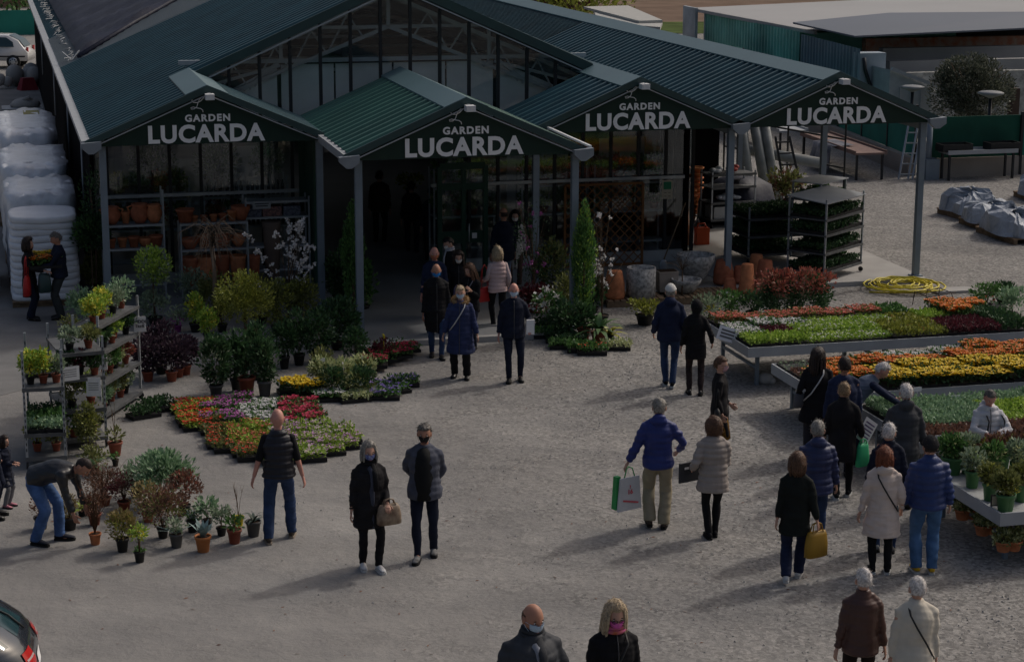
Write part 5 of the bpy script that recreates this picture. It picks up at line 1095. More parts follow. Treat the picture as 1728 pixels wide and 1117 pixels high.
# --- front left group on the gravel
FL = [
 (161, 918, 'terracotta pot of tall dry russet grass, leftmost in the front row', 10, 20, m_terra, [Twigs(60, 92, 46, mat('russet stems', (.12, .07, .045), .9, .05, var=.4)), Bush(56, 70, 'dry', 260, 6, 26, stem=False, cs=.2)]),
 (207, 930, 'black pot with round golden green shrub in the front row', 11, 24, m_black, [Bush(56, 50, 'straw', 800, 6, -2), Bush(50, 44, 'gold', 300, 6, 0, stem=False)]),
 (236, 948, 'small black pot with a yellow sprig, nearest the camera', 9.5, 20, m_black, [Stem(22, 1), Bush(34, 34, 'lime', 240, 6, 14), Bloom(30, 28, 'yel', 22, 5, 16), Bush(18, 8, 'mid', 70, 5, -3, stem=False)]),
 (275, 907, 'black pot with broad russet and green shrub', 10, 20, m_black, [Bush(86, 66, 'dry', 900, 6, 4), Bush(80, 60, 'moss', 500, 6, 4, stem=False)]),
 (298, 923, 'charcoal pot with sparse grey leaved plant', 11.5, 25, m_grpot, [Bush(34, 26, 'grey', 160, 7, 0), Blades(5, 40, 3, m_agave, (.3, .9), .2)]),
 (343, 930, 'orange clay pot holding a grey blue agave', 13.5, 28, m_orpot, [Blades(11, 34, 9, m_agave, (.8, 1.4), .05)]),
 (396, 916, 'red brown pot with a low leggy plant', 12, 25, m_redpot, [Twigs(40, 40, 8), Bush(34, 22, 'mid', 90, 8, 0, stem=False)]),
 (428, 904, 'charcoal pot with dark arching strap leaves', 12.5, 27, m_grpot, [Blades(9, 44, 5, m_strap, (.5, 1.35), .55)]),
 (403, 887, 'small yellow pot with bare upright twigs', 9, 17, m_yelpot, [Twigs(24, 62, 7)]),
 (374, 903, 'small black pot with grey green rosette behind the red brown pot', 9, 15, m_black, [Bush(34, 34, 'grey', 260, 7, 4)]),
 (325, 897, 'black pot with spiky silvery leaves', 10, 22, m_black, [Blades(16, 26, 3, m_agave, (.5, 1.4), .2), Bush(26, 18, 'mid', 100, 5, 0)]),
 (350, 893, 'black pot with broad pale green leaves between the spiky plant and the agave', 9, 18, m_black, [Bush(36, 34, 'silver', 150, 10, 4)]),
 (210, 862, 'brown pot half hidden under the dark russet grass', 11, 18, m_redpot, [Bush(60, 50, 'burg', 600, 5, 0), Twigs(60, 50, 20)]),
 (250, 880, 'terracotta pot with straw yellow shrub in the middle of the group', 10, 16, m_terra2, [Bush(60, 54, 'straw', 800, 6, 0)]),
 (312, 868, 'dark pot with reddish tipped shrub at the back right of the group', 10, 18, m_black, [Bush(62, 60, 'dry', 700, 6, 0), Bush(56, 50, 'red', 160, 6, 8, stem=False)]),
 (275, 850, 'large silver green shrub rising from the middle of the front group', 12, 18, m_black, [Bush(120, 64, 'silver', 1300, 10, 6, W=4), Bush(60, 46, 'silver', 300, 12, 30, stem=False)]),
 (232, 838, 'feathery green shrub behind the russet grass', 10, 14, m_black, [Bush(56, 40, 'grey', 500, 9, 4, W=3)]),
 (176, 852, 'wide clump of dark reddish dried grass beside the bending man', 12, 14, m_redpot, [Bush(80, 56, 'dry', 1300, 5, 0, W=2), Twigs(84, 60, 60, mat('russet stems', (.12, .07, .045), .9))]),
 (160, 885, 'brown pot in the shade behind the tall russet grass', 11, 20, m_redpot, [Twigs(30, 40, 16), Bush(30, 26, 'dry', 120, 5, 0)]),
 (118, 893, 'black pot under the hand of the bending man', 13, 22, m_black, [Bush(42, 40, 'straw', 420, 5, 0), Twigs(40, 40, 12)]),
 (70, 892, 'black pot with dry bush between the legs of the bending man', 12, 22, m_black, [Bush(36, 34, 'dry', 260, 5, 0)]),
 (195, 768, 'terracotta pot with a climbing twig plant by the trolley end', 12, 24, m_redpot, [Twigs(20, 70, 6), Bush(30, 24, 'moss', 120, 7, 0), Tag_()]),
 (195, 786, 'small dark green pot just below the twig plant', 6, 12, m_black, [Bush(18, 10, 'mid', 60, 5, 0)]),
 (160, 800, 'grey leaved plant with long pale leaves by the trolley foot', 10, 12, m_black, [Blades(12, 40, 7, LM['silver'], (.5, 1.3), .4), Bush(50, 40, 'moss', 400, 6, 0)]),
 (140, 870, 'plant with long yellow green leaves behind the bending man', 9, 12, m_black, [Blades(9, 34, 8, LM['lime'], (.4, 1.2), .4)]),
 (150, 765, 'olive feathery shrub standing before the trolleys', 10, 14, m_black, [Bush(44, 74, 'moss', 900, 6, 0), Bush(40, 60, 'gold', 200, 6, 10, stem=False)]),
]
for x, y, lb, pr, ph, pm, pt in FL: plant(x, y, lb, pr, ph, pm, pt)
# --- display in front of the left gable
DL = [
 (262, 548, 'two tier standard shrub with pale green ball crowns before the pot shelves', 12, 14, m_black, [Stem(90, 2), Bush(64, 64, 'lime', 1200, 6, 56, stem=False), Bush(60, 62, 'grey', 700, 6, 52, stem=False), Bush(54, 46, 'grey', 700, 6, 0, stem=False)]),
 (415, 604, 'large golden green ball topiary on a tall stem', 13, 14, m_black, [Stem(70, 4), Bush(104, 88, 'gold', 3800, 5, 48, stem=False, clumps=40, cs=.25)]),
 (330, 560, 'yellow flowering upright shrub in black pot left of the ball topiary', 10, 16, m_black, [Bush(30, 52, 'lime', 420, 6, 0), Bloom(30, 50, 'yel', 40, 6)]),
 (352, 578, 'yellow green shrub with white label left of the ball topiary', 9, 16, m_black, [Bush(34, 46, 'lime', 500, 6, 0), Bloom(30, 40, 'yel', 20, 6), Tag_(dx=6, hh=28)]),
 (375, 560, 'yellow green shrub just left of the ball topiary stem', 9, 14, m_black, [Bush(40, 52, 'gold', 600, 6, 0)]),
 (470, 565, 'tall loose yellow green shrub right of the ball topiary', 12, 16, m_black, [Bush(60, 80, 'moss', 1300, 6, 0), Bush(60, 80, 'gold', 500, 6, 0, stem=False)]),
 (512, 560, 'tall loose yellow green shrub beside the grey post', 12, 16, m_black, [Bush(54, 84, 'moss', 1100, 6, 0), Bush(50, 70, 'gold', 400, 6, 10, stem=False)]),
 (300, 560, 'small pot with magenta blossoms behind the heuchera shrubs', 7, 12, mat('purple pot', (.2, .03, .16), .6), [Bush(34, 34, 'grey', 300, 5, 0), Bloom(24, 16, 'magenta', 16, 5, 0)]),
 (325, 522, 'grey green bushy shrub behind the yellow flowering ones', 10, 12, m_black, [Bush(60, 60, 'grey', 800, 6, 0)]),
 (365, 535, 'broad grey green shrub under the bare twig tree', 12, 12, m_black, [Bush(60, 66, 'moss', 900, 6, 0)]),
 (440, 545, 'olive shrub in the shade behind the ball topiary', 12, 12, m_black, [Bush(76, 60, 'moss', 900, 6, 0)]),
 (250, 643, 'terracotta pot with dark purple shrub, leftmost of the purple row', 10, 18, m_redpot, [Bush(58, 62, 'purple', 1000, 7, 0)]),
 (290, 643, 'terracotta pot with dark purple shrub, second of the purple row', 10, 18, m_redpot, [Bush(62, 66, 'purple', 1100, 7, 0)]),
 (272, 630, 'black pot with the tallest dark purple shrub in the middle of the purple row', 11, 16, m_black, [Bush(64, 74, 'purple', 1200, 7, 0)]),
 (314, 632, 'terracotta pot with dark purple shrub, rightmost of the purple row', 9, 17, m_redpot, [Bush(44, 50, 'purple', 700, 7, 0)]),
 (302, 636, 'brown pot with dark purple leaves squeezed behind the rightmost purple shrub', 9, 16, m_redpot, [Bush(50, 56, 'purple', 600, 7, 0)]),
 (365, 674, 'black pot with glossy dark green laurel, left of the dark green pair', 11, 26, m_grpot, [Bush(54, 84, 'dark', 1100, 9, 0), Bush(54, 84, 'grey', 200, 7, 0, stem=False)]),
 (400, 660, 'black pot with glossy dark green laurel behind the red brown tub', 11, 22, m_black, [Bush(60, 84, 'dark', 1000, 9, 0)]),
 (417, 668, 'large red brown tub with dark shrub by the laurels', 14, 34, m_redpot, [Bush(46, 50, 'dark', 500, 8, 0), Blades(3, 30, 4, LM['silver'], (.4, 1), .3)]),
 (447, 668, 'charcoal pot with dark green shrub right of the red brown tub', 12, 27, m_grpot, [Bush(50, 76, 'dark', 1000, 8, 0), Bush(40, 40, 'grey', 160, 7, 0, stem=False)]),
 (434, 640, 'black pot with dark shrub behind the laurels', 11, 20, m_black, [Bush(56, 80, 'dark', 900, 8, 0)]),
 (480, 622, 'black pot with narrow dark leaves and white label', 9, 22, m_black, [Bush(46, 60, 'dark', 800, 8, 0, W=3), Tag_(dx=4, hh=28)]),
 (505, 616, 'black pot with fine dark foliage left of the flower heap', 10, 20, m_black, [Bush(56, 76, 'dark', 900, 7, 0)]),
 (535, 612, 'dark feathery conifer behind the flower heap', 11, 18, m_black, [Bush(64, 70, 'dark', 900, 8, 0), Bush(60, 60, 'grey', 200, 6, 0, stem=False)]),
 (570, 590, 'wide dark green shrub at the foot of the left cypress', 13, 14, m_black, [Bush(80, 74, 'dark', 1300, 8, 0)]),
 (575, 520, 'dense dark green bush hiding the left door post', 13, 14, m_black, [Bush(64, 90, 'dark', 1500, 8, 0), Bush(60, 84, 'mid', 400, 7, 0, stem=False)]),
 (612, 528, 'hydrangea with pale heads right of the left cypress', 12, 14, m_black, [Bush(50, 76, 'mid', 800, 9, 0), Bloom(34, 50, 'cream', 9, 9, 0)]),
 (120, 585, 'low variegated plant with pink tips at the far left corner', 9, 12, m_redpot, [Bush(40, 44, 'moss', 500, 5, 0), Bloom(30, 20, 'pink', 10, 5, 12)]),
 (150, 560, 'pale green loose shrub at the left corner behind the trolleys', 10, 14, m_black, [Bush(70, 64, 'silver', 900, 7, 0)]),
 (165, 500, 'dark conifer at the corner of the shop', 12, 12, m_black, [Bush(46, 70, 'moss', 900, 7, 0)]),
 (195, 540, 'grey green shrub beside the corner conifer', 10, 12, m_black, [Bush(50, 50, 'grey', 600, 7, 0)]),
]
for x, y, lb, pr, ph, pm, pt in DL: plant(x, y, lb, pr, ph, pm, pt)
# standard bay with bare stem at the corner, vine on the wall end
plant(158, 512, 'standard bay tree with round dark crown and bare stem at the shop corner', 12, 14, m_black, [Stem(90, 1.6), Bush(68, 62, 'dark', 1700, 6, 76, stem=False), Bush(66, 60, 'mid', 500, 6, 78, stem=False)], 'standard_tree', 'potted tree')
t = thing('climbing_ivy', 'dark ivy climbing the end of the black side wall', 'plant', (1.86, 41.2, 0)); c = MB(); c.tube([(0, 0, 0), (.05, 0, 1.2), (-.02, .05, 2.4)], .02, 5); c.build('stem', m_bark, t); c = MB(); cloud(c, (0, 0, 2.1), (.28, .3, .75), 700, .07, clumps=10, cs=.4); c.build('foliage', LM['dark'], t)
# columns of cypress
def column(px, py, hpx, wpx, m, lb, m2):
    p = at(px, py); k = 1/ppm(p); t = thing('column_cypress', lb, 'tree', p, 0, None); pot(t, 13*k, 14*k, m_black); H_ = hpx*k
    fn = lambda Q: np.stack([Q[:, 0]*(1-.45*np.clip(Q[:, 2], -1, 1)**2)*(1-.05*Q[:, 2]+.10*np.sin(Q[:, 2]*7)), Q[:, 1]*(1-.45*Q[:, 2]**2)*(1-.05*Q[:, 2]+.1*np.sin(Q[:, 2]*6)), Q[:, 2]], 1)
    c = MB(); cloud(c, (0, 0, 14*k+H_/2), (wpx*k/2, wpx*k/2, H_/2), 3600, 6*k, 2.6*k, up=1.3, clumps=60, cs=.20, fn=fn, surf=.6, jit=.5)
    cloud(c, (0, 0, 14*k+H_/2), (wpx*k/2, wpx*k/2, H_/2), 520, 6*k, 2.6*k, up=1.3, clumps=30, cs=.16, fn=fn, surf=.8, jit=.5, mi=1); c.build('foliage', [LM[m], LM[m2]], t)
    c = MB(); c.tube([(0, 0, 10*k), (0, 0, H_*.9)], [.03, .008], 6); c.build('trunk', m_bark, t)
column(597, 545, 198, 40, 'mid', 'slim dark column cypress on the left of the shop door', 'mid')
column(984, 562, 214, 42, 'mid', 'slim bright green column cypress at the post right of the shop door', 'lime')
# blossom trees and bare tree
def blossom_tree(px, py, w_, h_, lb, m, n=70, m2=None):
    p = at(px, py); k = 1/ppm(p); t = thing('blossom_tree', lb, 'tree', p, 0); pot(t, 12*k, 14*k, m_black); c = MB(); c.tube([(0, 0, .1), (.02, 0, h_*k*.4)], [.02, .012], 6); R_ = random.Random(px); tips = []
    for i in range(16):
        a = R_.uniform(0, 6.28); r_ = R_.uniform(.3, 1)*w_*k/2; z = h_*k*R_.uniform(.45, 1); q = Vector((math.cos(a)*r_, math.sin(a)*r_, z)); m_ = Vector((math.cos(a)*r_*.3, math.sin(a)*r_*.3, z*.6)); c.tube([(0, 0, h_*k*R_.uniform(.15, .4)), m_, q], [.010, .007, .003], 5); tips += [m_.lerp(q, s_) for s_ in (.2, .4, .6, .8, 1)]
    c.build('branches', m_bark, t); c = MB()
    for i in range(n):
        q = R_.choice(tips)+Vector((R_.uniform(-.06, .06), R_.uniform(-.06, .06), R_.uniform(-.06, .06))); P = np.array(q)+unit(9)*.02; D = unit(9); v, f = leafquads(P, D, .055, .045); c.add(v, f)
    c.build('blossoms', LM[m], t)
    if m2: c = MB(); cloud(c, (0, 0, h_*k*.55), (w_*k*.4, w_*k*.4, h_*k*.4), 500, .06, clumps=14); c.build('foliage', LM[m2], t)
blossom_tree(487, 556, 140, 195, 'white magnolia in blossom before the blue grey shelf', 'white', 150)
blossom_tree(1015, 545, 80, 200, 'white flowering climber against the wooden trellis', 'white', 45)
blossom_tree(900, 520, 90, 190, 'mixed pink and yellow flowering shrub at the right door post', 'magenta', 14, 'dark')
p = at(362, 545); t = thing('bare_standard_tree', 'bare twiggy weeping tree before the terracotta shelves', 'tree', p, 0); k = 1/ppm(p); pot(t, 12*k, 14*k, m_black); c = MB(); c.tube([(0, 0, 0), (.03, 0, 1.1), (-.05, 0, 1.75), (.08, 0, 1.95)], [.045, .04, .03, .02], 7)
R_ = random.Random(4)
for i in range(60):
    a = R_.uniform(0, 6.28); r_ = R_.uniform(.25, .75); z0_ = R_.uniform(1.5, 1.95); c.tube([(.03, 0, z0_), (math.cos(a)*r_*.5, math.sin(a)*r_*.5, z0_+R_.uniform(0, .2)), (math.cos(a)*r_, math.sin(a)*r_, z0_-R_.uniform(-.1, .25)), (math.cos(a)*r_*1.1, math.sin(a)*r_*1.1, z0_-R_.uniform(.1, .4))], [.012, .008, .005, .002], 4)
c.build('branches', mat('pale bark', (.20, .15, .11), .9, var=.3), t)
# climbers and shade plants left of the trellis
RL = [
 (925, 555, 'potted azalea smothered in white blossoms beside the man with papers', 13, 18, m_grpot, [Bush(56, 50, 'mid', 500, 7, 0), Bloom(56, 54, 'white', 70, 7, 0)]),
 (985, 575, 'red brown pot holding a dark broad leaved plant', 11, 22, m_redpot, [Bush(40, 40, 'dark', 300, 9, 0)]),
 (1010, 580, 'red brown pot of green strap leaved palm lily', 13, 22, m_redpot, [Blades(20, 60, 9, mat('bright strap leaf', (.08, .15, .05), .5, .4, var=.3, vscale=6), (.35, 1.3), .5)]),
 (1029, 578, 'small black pot of yellow green strap leaves', 7, 14, m_black, [Blades(14, 44, 8, mat('yellow strap leaf', (.30, .30, .04), .5, .4, var=.3, vscale=6), (.3, 1.3), .6)]),
 (960, 575, 'dark shrub at the foot of the bright cypress', 12, 16, m_black, [Bush(70, 54, 'dark', 900, 8, 0)]),
 (1088, 548, 'square black tub with golden green low shrub by the pallet', 16, 20, m_black, [Bush(60, 24, 'gold', 500, 6, 0)]),
 (905, 535, 'poinsettia like dark red plant in the doorway shade', 11, 12, m_redpot, [Bush(60, 44, 'burg', 700, 8, 0), Bloom(54, 36, 'crimson', 14, 8, 0)]),
 (930, 505, 'tall olive green bush in the shade right of the door', 12, 14, m_black, [Bush(60, 90, 'moss', 900, 7, 0), Bush(56, 80, 'dark', 500, 7, 0, stem=False)]),
 (955, 540, 'yellow green ferny shrub left of the bright cypress', 10, 12, m_black, [Bush(48, 70, 'moss', 700, 7, 0), Bush(44, 50, 'gold', 160, 7, 0, stem=False)]),
 (1000, 530, 'dark glossy shrub right of the bright cypress', 10, 12, m_black, [Bush(40, 50, 'dark', 600, 8, 0)]),
 (1150, 510, 'dry leafless little tree standing at the edge of the pallet', 0, 0, None, [Stem(60, 1.5), lambda t, k, h: (lambda c: (twigs(c, (0, 0, 55*k), 14, 26*k, 50*k, .006), c.build('twigs', m_bark, t)))(MB())]),
 (1195, 548, 'low grey leaved shrub beside the dark clothed walker', 10, 12, m_black, [Bush(56, 40, 'grey', 600, 6, 0), Bloom(40, 26, 'yel', 10, 5, 0)]),
 (1230, 535, 'low shrub with white flowers behind the flower benches', 10, 10, m_black, [Bush(60, 36, 'mid', 600, 6, 0), Bloom(54, 30, 'white', 22, 5, 0)]),
 (1268, 535, 'low green shrub with white dots left of the red tipped hedge', 10, 10, m_black, [Bush(50, 36, 'dark', 600, 6, 0), Bloom(46, 30, 'white', 20, 4, 0)]),
 (1308, 556, 'red tipped hedge shrub, left of the pair behind the far bench', 12, 12, m_black, [Bush(72, 78, 'dark', 1500, 6, 0), Bush(76, 40, 'red', 700, 7, 50, stem=False), Bloom(60, 40, 'coral', 10, 5, 40)]),
 (1362, 556, 'red tipped hedge shrub, right of the pair behind the far bench', 12, 12, m_black, [Bush(88, 80, 'dark', 1900, 6, 0), Bush(86, 40, 'red', 900, 7, 52, stem=False), Bloom(70, 50, 'coral', 12, 5, 40)]),
 (1665, 520, 'low spreading green plant near the hose at right', 9, 8, m_black, [Bush(56, 36, 'mid', 600, 6, 0), Bloom(30, 16, 'coral', 6, 5, 0)]),
 (1708, 535, 'low silver green plant at the right edge', 9, 8, m_black, [Bush(60, 44, 'silver', 700, 6, 0)]),
 (1690, 512, 'low dark green plant behind the silver one at the right edge', 9, 8, m_black, [Bush(60, 28, 'dark', 600, 6, 0)]),
 (1325, 350, 'tall leafy shrub with yellow tips behind the seedling trolleys', 12, 14, m_black, [Bush(70, 56, 'moss', 900, 7, 0), Bush(60, 50, 'dry', 300, 7, 0, stem=False)]),
]
for x, y, lb, pr, ph, pm, pt in RL: plant(x, y, lb, pr, ph, pm, pt)
# flower heap between the laurels and the door
HE = [(497, 668, 'yellow', 'leftmost'), (520, 675, 'yellow', 'nearest the laurels'), (683, 655, 'violet', 'at the right tip'), (652, 676, 'violet', 'right in the front row'), (600, 680, 'cream', 'left of the middle front'), (557, 679, 'white', 'second from the left'), (625, 676, 'cream', 'in the front middle'), (668, 666, 'violet', 'at the front right corner'), (640, 660, 'violet', 'behind the cream tray'), (590, 664, 'cream', 'behind the white tray'),
      (686, 602, 'crimson', 'at the far right end'), (672, 612, 'crimson', 'below the far right end'), (650, 618, 'crimson', 'middle in the red row'), (662, 598, 'white', 'at the back right'), (640, 606, 'white', 'at the back middle'), (632, 628, 'crimson', 'left in the red row')]
for x, y, k, w_ in HE: p = at(x, y); tray(k, (p.x, p.y+.15, .004+(.06 if y < 640 else 0)), '%s tray %s of the door side flower heap' % (WORD[k], w_), None, .52, .34, random.uniform(-.3, .3))
for x, y, m, lb in ((545, 652, 'cream', 'left pale variegated bush in the flower heap'), (580, 655, 'cream', 'middle pale variegated bush in the flower heap'), (612, 648, 'cream', 'right pale variegated bush in the flower heap'), (560, 668, 'dark', 'dark speckled low bush in the flower heap'), (612, 668, 'dark', 'dark bush with white specks in the flower heap')):
    plant(x, y, lb, 10, 12, m_redpot, [Bush(48, 40, m, 700, 6, 0), Bush(50, 30, 'moss', 200, 6, 0, stem=False)] + ([Bloom(40, 26, 'white', 8, 4, 0)] if m == 'dark' else [Tag_(dx=0, hh=34)]))
plant(545, 640, 'upright golden bush at the back of the flower heap', 10, 12, m_redpot, [Bush(44, 44, 'moss', 500, 6, 0)])
plant(600, 618, 'dark globe conifer behind the flower heap', 10, 12, m_black, [Bush(50, 54, 'dark', 900, 6, 0)])
plant(648, 612, 'reddish heather plant with yellow sign stake behind the flower heap', 9, 12, m_redpot, [Bush(40, 30, 'burg', 500, 5, 0), lambda t, k, h: (lambda c: (c.bar((0, 0, h), (0, 0, h+34*k), .015), c.box((0, 0, h+34*k), (14*k, .02, 5*k)), c.build('yellow_stake', m_yelpot, t)))(MB())])
for i, (x, y, k) in enumerate(((925, 572, 'mid'), (948, 580, 'dark'), (968, 586, 'dark'), (1002, 600, 'redyel'), (1042, 592, 'cream'), (930, 560, 'dark'), (955, 590, 'mid'), (985, 596, 'mid'))):
    p = at(x, y); tray(k, (p.x, p.y+.12, .004), ('leftmost', 'second', 'third', 'frontmost red and white', 'rightmost pale', 'rearmost', 'dark middle', 'low middle')[i]+' tray of small plants around the red brown pots by the door', None, .55, .30, -.25)
for x, y, lb in ((243, 706, 'near'), (266, 696, 'far')): p = at(x, y); tray('dark', (p.x, p.y+.1, .004), 'black crate of dark green cyclamen by the trolley, the %s one' % lb, None, .50, .32, .35)
# green pots on the front bench and hanging plants at its side
BP = [(1610, 800, 'm'), (1640, 822, 'v'), (1675, 812, 'm'), (1700, 862, 'y'), (1632, 798, 'v'), (1668, 800, 'd'), (1716, 808, 'v'), (1722, 845, 'y'), (1650, 845, 'y'), (1600, 798, 'm'), (1690, 796, 'r'), (1715, 792, 'r'), (1618, 790, 'v'), (1722, 880, 'y')]
for i, (x, y, k) in enumerate(BP):
    col_ = dict(m='mid', v='grey', y='moss', d='dry', r='dry')[k]; pt = [Bush(40, 38, col_, 420, 8, 0), Bush(36, 34, 'cream' if k in 'vm' else 'gold', 120, 7, 0, stem=False)]
    if k == 'y': pt.append(Bloom(30, 14, 'yel', 5, 8, -2))
    if k == 'r': pt.append(Bloom(30, 24, 'coral', 8, 5, 4))
    q = at(x, y, .74)
    if q.x < 12.25: q.x = 12.3
    if q.y < 21.95: q.y = 21.95
    plant(x, y, 'green pot of %s on the front bench, %s' % (dict(m='mottled leafed plant', v='variegated pale plant', y='yellow flowered plant', d='dry leafed plant', r='red tipped plant')[k], ('by the blue puffer man', 'near the bench side rim', 'mid bench before the silver jacket', 'at the near corner', 'behind the rim plants', 'under the plastic bag', 'at the right picture edge', 'right of the price card', 'left of the price card', 'at the far left corner', 'back row left', 'back row right', 'second in the rim row', 'at the lower right picture edge')[i]), 13 if y > 790 else 10, 30 if y > 790 else 20, m_green_p, pt, z=.74, pos=q)
for i, (x, y) in enumerate(((1618, 862), (1648, 895), (1666, 922), (1605, 880), (1632, 890), (1628, 860))):
    plant(x, y, 'terracotta pot of trailing plant hung beneath the front bench, %s' % ('far one', 'middle one', 'nearest the leg', 'lowest left one', 'second left one', 'topmost one')[i], 14, 18, m_terra, [Bush(42, 26, 'cream', 260, 6, -6), Bush(44, 30, 'moss', 200, 7, -8, stem=False)], z=.22, pos=(12.28+.05*i, 21.95+.33*((i*2) % 6), .20))
t = thing('price_card', 'dark framed price card on the near corner of the front bench', 'sign', (12.2, 22.05, .78)); c = MB(); c.box((0, 0, .08), (.16, .02, .15)); c.build('frame', m_black, t); c = MB(); c.box((-.01, -.012, .08), (.12, .004, .12)); c.build('card', mat('cream card', (.5, .44, .33), .8), t)
# ================================================================== trolleys
def trolley(pos, rz, L, W_, H_, shelves, label, dk=None, name='plant_trolley', slots=True):
    t = thing(name, label, 'trolley', pos, rz)
    for sx in (0, 1):
        for sy in (0, 1):
            c = MB(); c.box((sx*L, sy*W_, H_/2+.12), (.035, .035, H_-.12))
            if slots:
                for z in np.arange(.3, H_-.05, .09): c.box((sx*L, sy*W_-.018, z), (.014, .004, .045), 0, 1)
            c.build('upright', [m_steel, m_black], t)
            c = MB(); c.tube([(sx*L-.015, sy*W_, .06), (sx*L+.015, sy*W_, .06)], .055, 10); c.build('wheel', m_black, t)
    for z in shelves:
        c = MB(); c.box((L/2, W_/2, z), (L+.04, W_+.02, .03)); c.box((L/2, -.015, z), (L+.05, .02, .055)); c.box((L/2, W_+.015, z), (L+.05, .02, .055)); c.build('shelf', mat('trolley shelf', (.11, .115, .12), .6, .3, metal=.2, var=.3), t)
    return t
def onT(t, x, y, z): return t.matrix_basis @ Vector((x, y, z)) if False else Vector(t.location)+Matrix.Rotation(t.rotation_euler.z, 3, 'Z')@Vector((x, y, z))
# rack A
pa, pb = at(172, 715), at(238, 672); rzA = math.atan2(pb.y-pa.y, pb.x-pa.x); LA = (pb-pa).length
A = trolley(pa, rzA, LA, .42, 1.72, [.10, .62, 1.13, 1.58], 'steel plant trolley with white price boards, full of potted plants, before the purple shrubs', slots=False)
SA = [(1.60, [('yel', .16, .30), ('yel', .14, .34), ('grey', .17, .26), ('silver', .2, .34)]), (1.15, [('mid', .16, .28), ('dark', .14, .2), ('lime', .16, .30), ('mid', .15, .26), ('dark', .15, .2)]), (.64, [('dry', .15, .22), ('grey', .17, .28), ('mid', .17, .3), ('cream', .15, .26), ('red', .12, .2)]), (.12, [('grey', .13, .34), ('silver', .12, .3), ('moss', .13, .36), ('grey', .12, .34), ('moss', .12, .38), ('grey', .12, .3)])]
nmz = {1.60: 'top', 1.15: 'second', .64: 'third', .12: 'bottom'}; od = ['nearest', 'second in line', 'middle', 'fourth in line', 'far', 'farthest']
def shelfplants(t, rows, L, W_, where, seed=1):
    rr = random.Random(seed)
    for z, ks in rows:
        for i, (m, r_, h_) in enumerate(ks):
            q = onT(t, (i+.5)*L/len(ks), W_*rr.uniform(.3, .6), z); k = 1/ppm(q)
            pl = [Bush(r_*2.5/k, h_*1.15/k, 'lime' if m == 'yel' else m, 520, 6, 0)]
            if m == 'yel': pl.append(Bloom(r_*2.5/k, h_*1.15/k, 'yel', 60, 6))
            plant(0, 0, 'potted %s on the %s shelf of %s, %s' % (dict(yel='yellow flowered shrub', grey='grey green herb', silver='silvery shrub', mid='green plant', dark='dark green plant', lime='lime green plant', dry='russet plant', cream='variegated plant', red='red tipped plant', moss='olive green herb', gold='golden shrub', burg='burgundy plant', purple='purple plant')[m], nmz.get(z, 'upper' if z > 1 else 'lower'), where, od[i]), .07/k, .13/k, m_redpot if (i+int(z*10)) % 3 else m_black, pl, pos=q)
shelfplants(A, SA, LA, .42, 'the steel trolley', 3)
for px, py, tx, rz in ((236, 547, 'HIDDI\n1kc\u20ac', .1), (170, 611, 'AROMI\n1,90\u20ac', -.25)):
    q = at(px, py, 1.45) if py < 600 else at(px, py, 1.0); base = pb if px > 200 else pa; q = Vector((base.x, base.y-.06, 1.45 if px > 200 else 1.22))
    q = atY(px, py, base.y-.06); t = thing('price_board', 'white price board hanging on the %s upright of the steel trolley' % ('far' if px > 200 else 'near'), 'sign', q, -.25+rz); c = MB(); c.box((0, 0, 0), (.20 if px > 200 else .22, .008, .26 if px > 200 else .24)); c.build('board', m_paper, t)
    me = text_mesh(tx, .075, .002, .001); V = np.array([v.co[:] for v in me.vertices]); V = np.stack([V[:, 0], -V[:, 2]-.008, V[:, 1]+.02], 1); me.vertices.foreach_set('co', V.ravel().astype(np.float32)); me.materials.clear(); me.materials.append(m_black); link('lettering', me, t)
# trolleys at the left edge
B_ = trolley(at(47, 792), rad(-3), .56, 1.25, 1.75, [.16, .52, 1.22], 'slotted steel trolley of yellow flowers and seedlings, end on, leftmost in the yard')
shelfplants(B_, [(1.24, [('yel', .13, .34), ('yel', .13, .36), ('grey', .1, .26)]), (.18, [('straw' if 0 else 'gold', .15, .3), ('moss', .16, .28)])], .56, .6, 'the slotted trolley', 5)
for i in range(2):
    for j, k in enumerate(('grey', 'mid', 'dark')): tray(k, onT(B_, .14+.28*i, .22+.4*j, .54), '%s seedling tray on the middle shelf of the slotted trolley, %s' % (WORD[k], ('left', 'right')[i]), None, .27, .38)
for j, k in enumerate(('bare', 'mid')): tray(k, onT(B_, .28, .8+.35*j, 1.24), 'seedling tray at the back of the upper shelf of the slotted trolley, %s one' % ('near', 'far')[j], None, .5, .3)
C2 = trolley(at(112, 760), rad(8), .62, 1.2, 1.70, [.14, .6, 1.1, 1.5], 'steel trolley of dark plants squeezed between the other two trolleys')
shelfplants(C2, [(1.52, [('grey', .14, .22), ('moss', .14, .2)]), (1.12, [('dark', .15, .26), ('burg', .12, .22), ('dark', .14, .2)]), (.62, [('moss', .14, .3), ('lime', .10, .34)]), (.16, [('mid', .15, .32), ('moss', .15, .3)])], .62, .5, 'the middle trolley', 8)
for q, (sx, sy), rz, lb in ((onT(C2, .1, -.05, 1.22), (.3, .22), .3, 'upper'), (onT(C2, .45, -.05, .98), (.22, .30), -.2, 'lower')):
    t = thing('price_board', 'blank white price sheet on the middle trolley, %s one' % lb, 'sign', q, rz); c = MB(); c.box((0, 0, 0), (sx, .006, sy)); c.build('board', m_paper, t)
    c = MB()
    for k in range(4): c.box((0, -.005, .06-.035*k), (sx*.7, .002, .008))
    c.build('lettering', m_grpot, t)
plant(150, 745, 'pointed yellow green conifer standing at the foot of the middle trolley', 8, 10, m_black, [Bush(20, 60, 'lime', 500, 5, 0, clumps=20)])
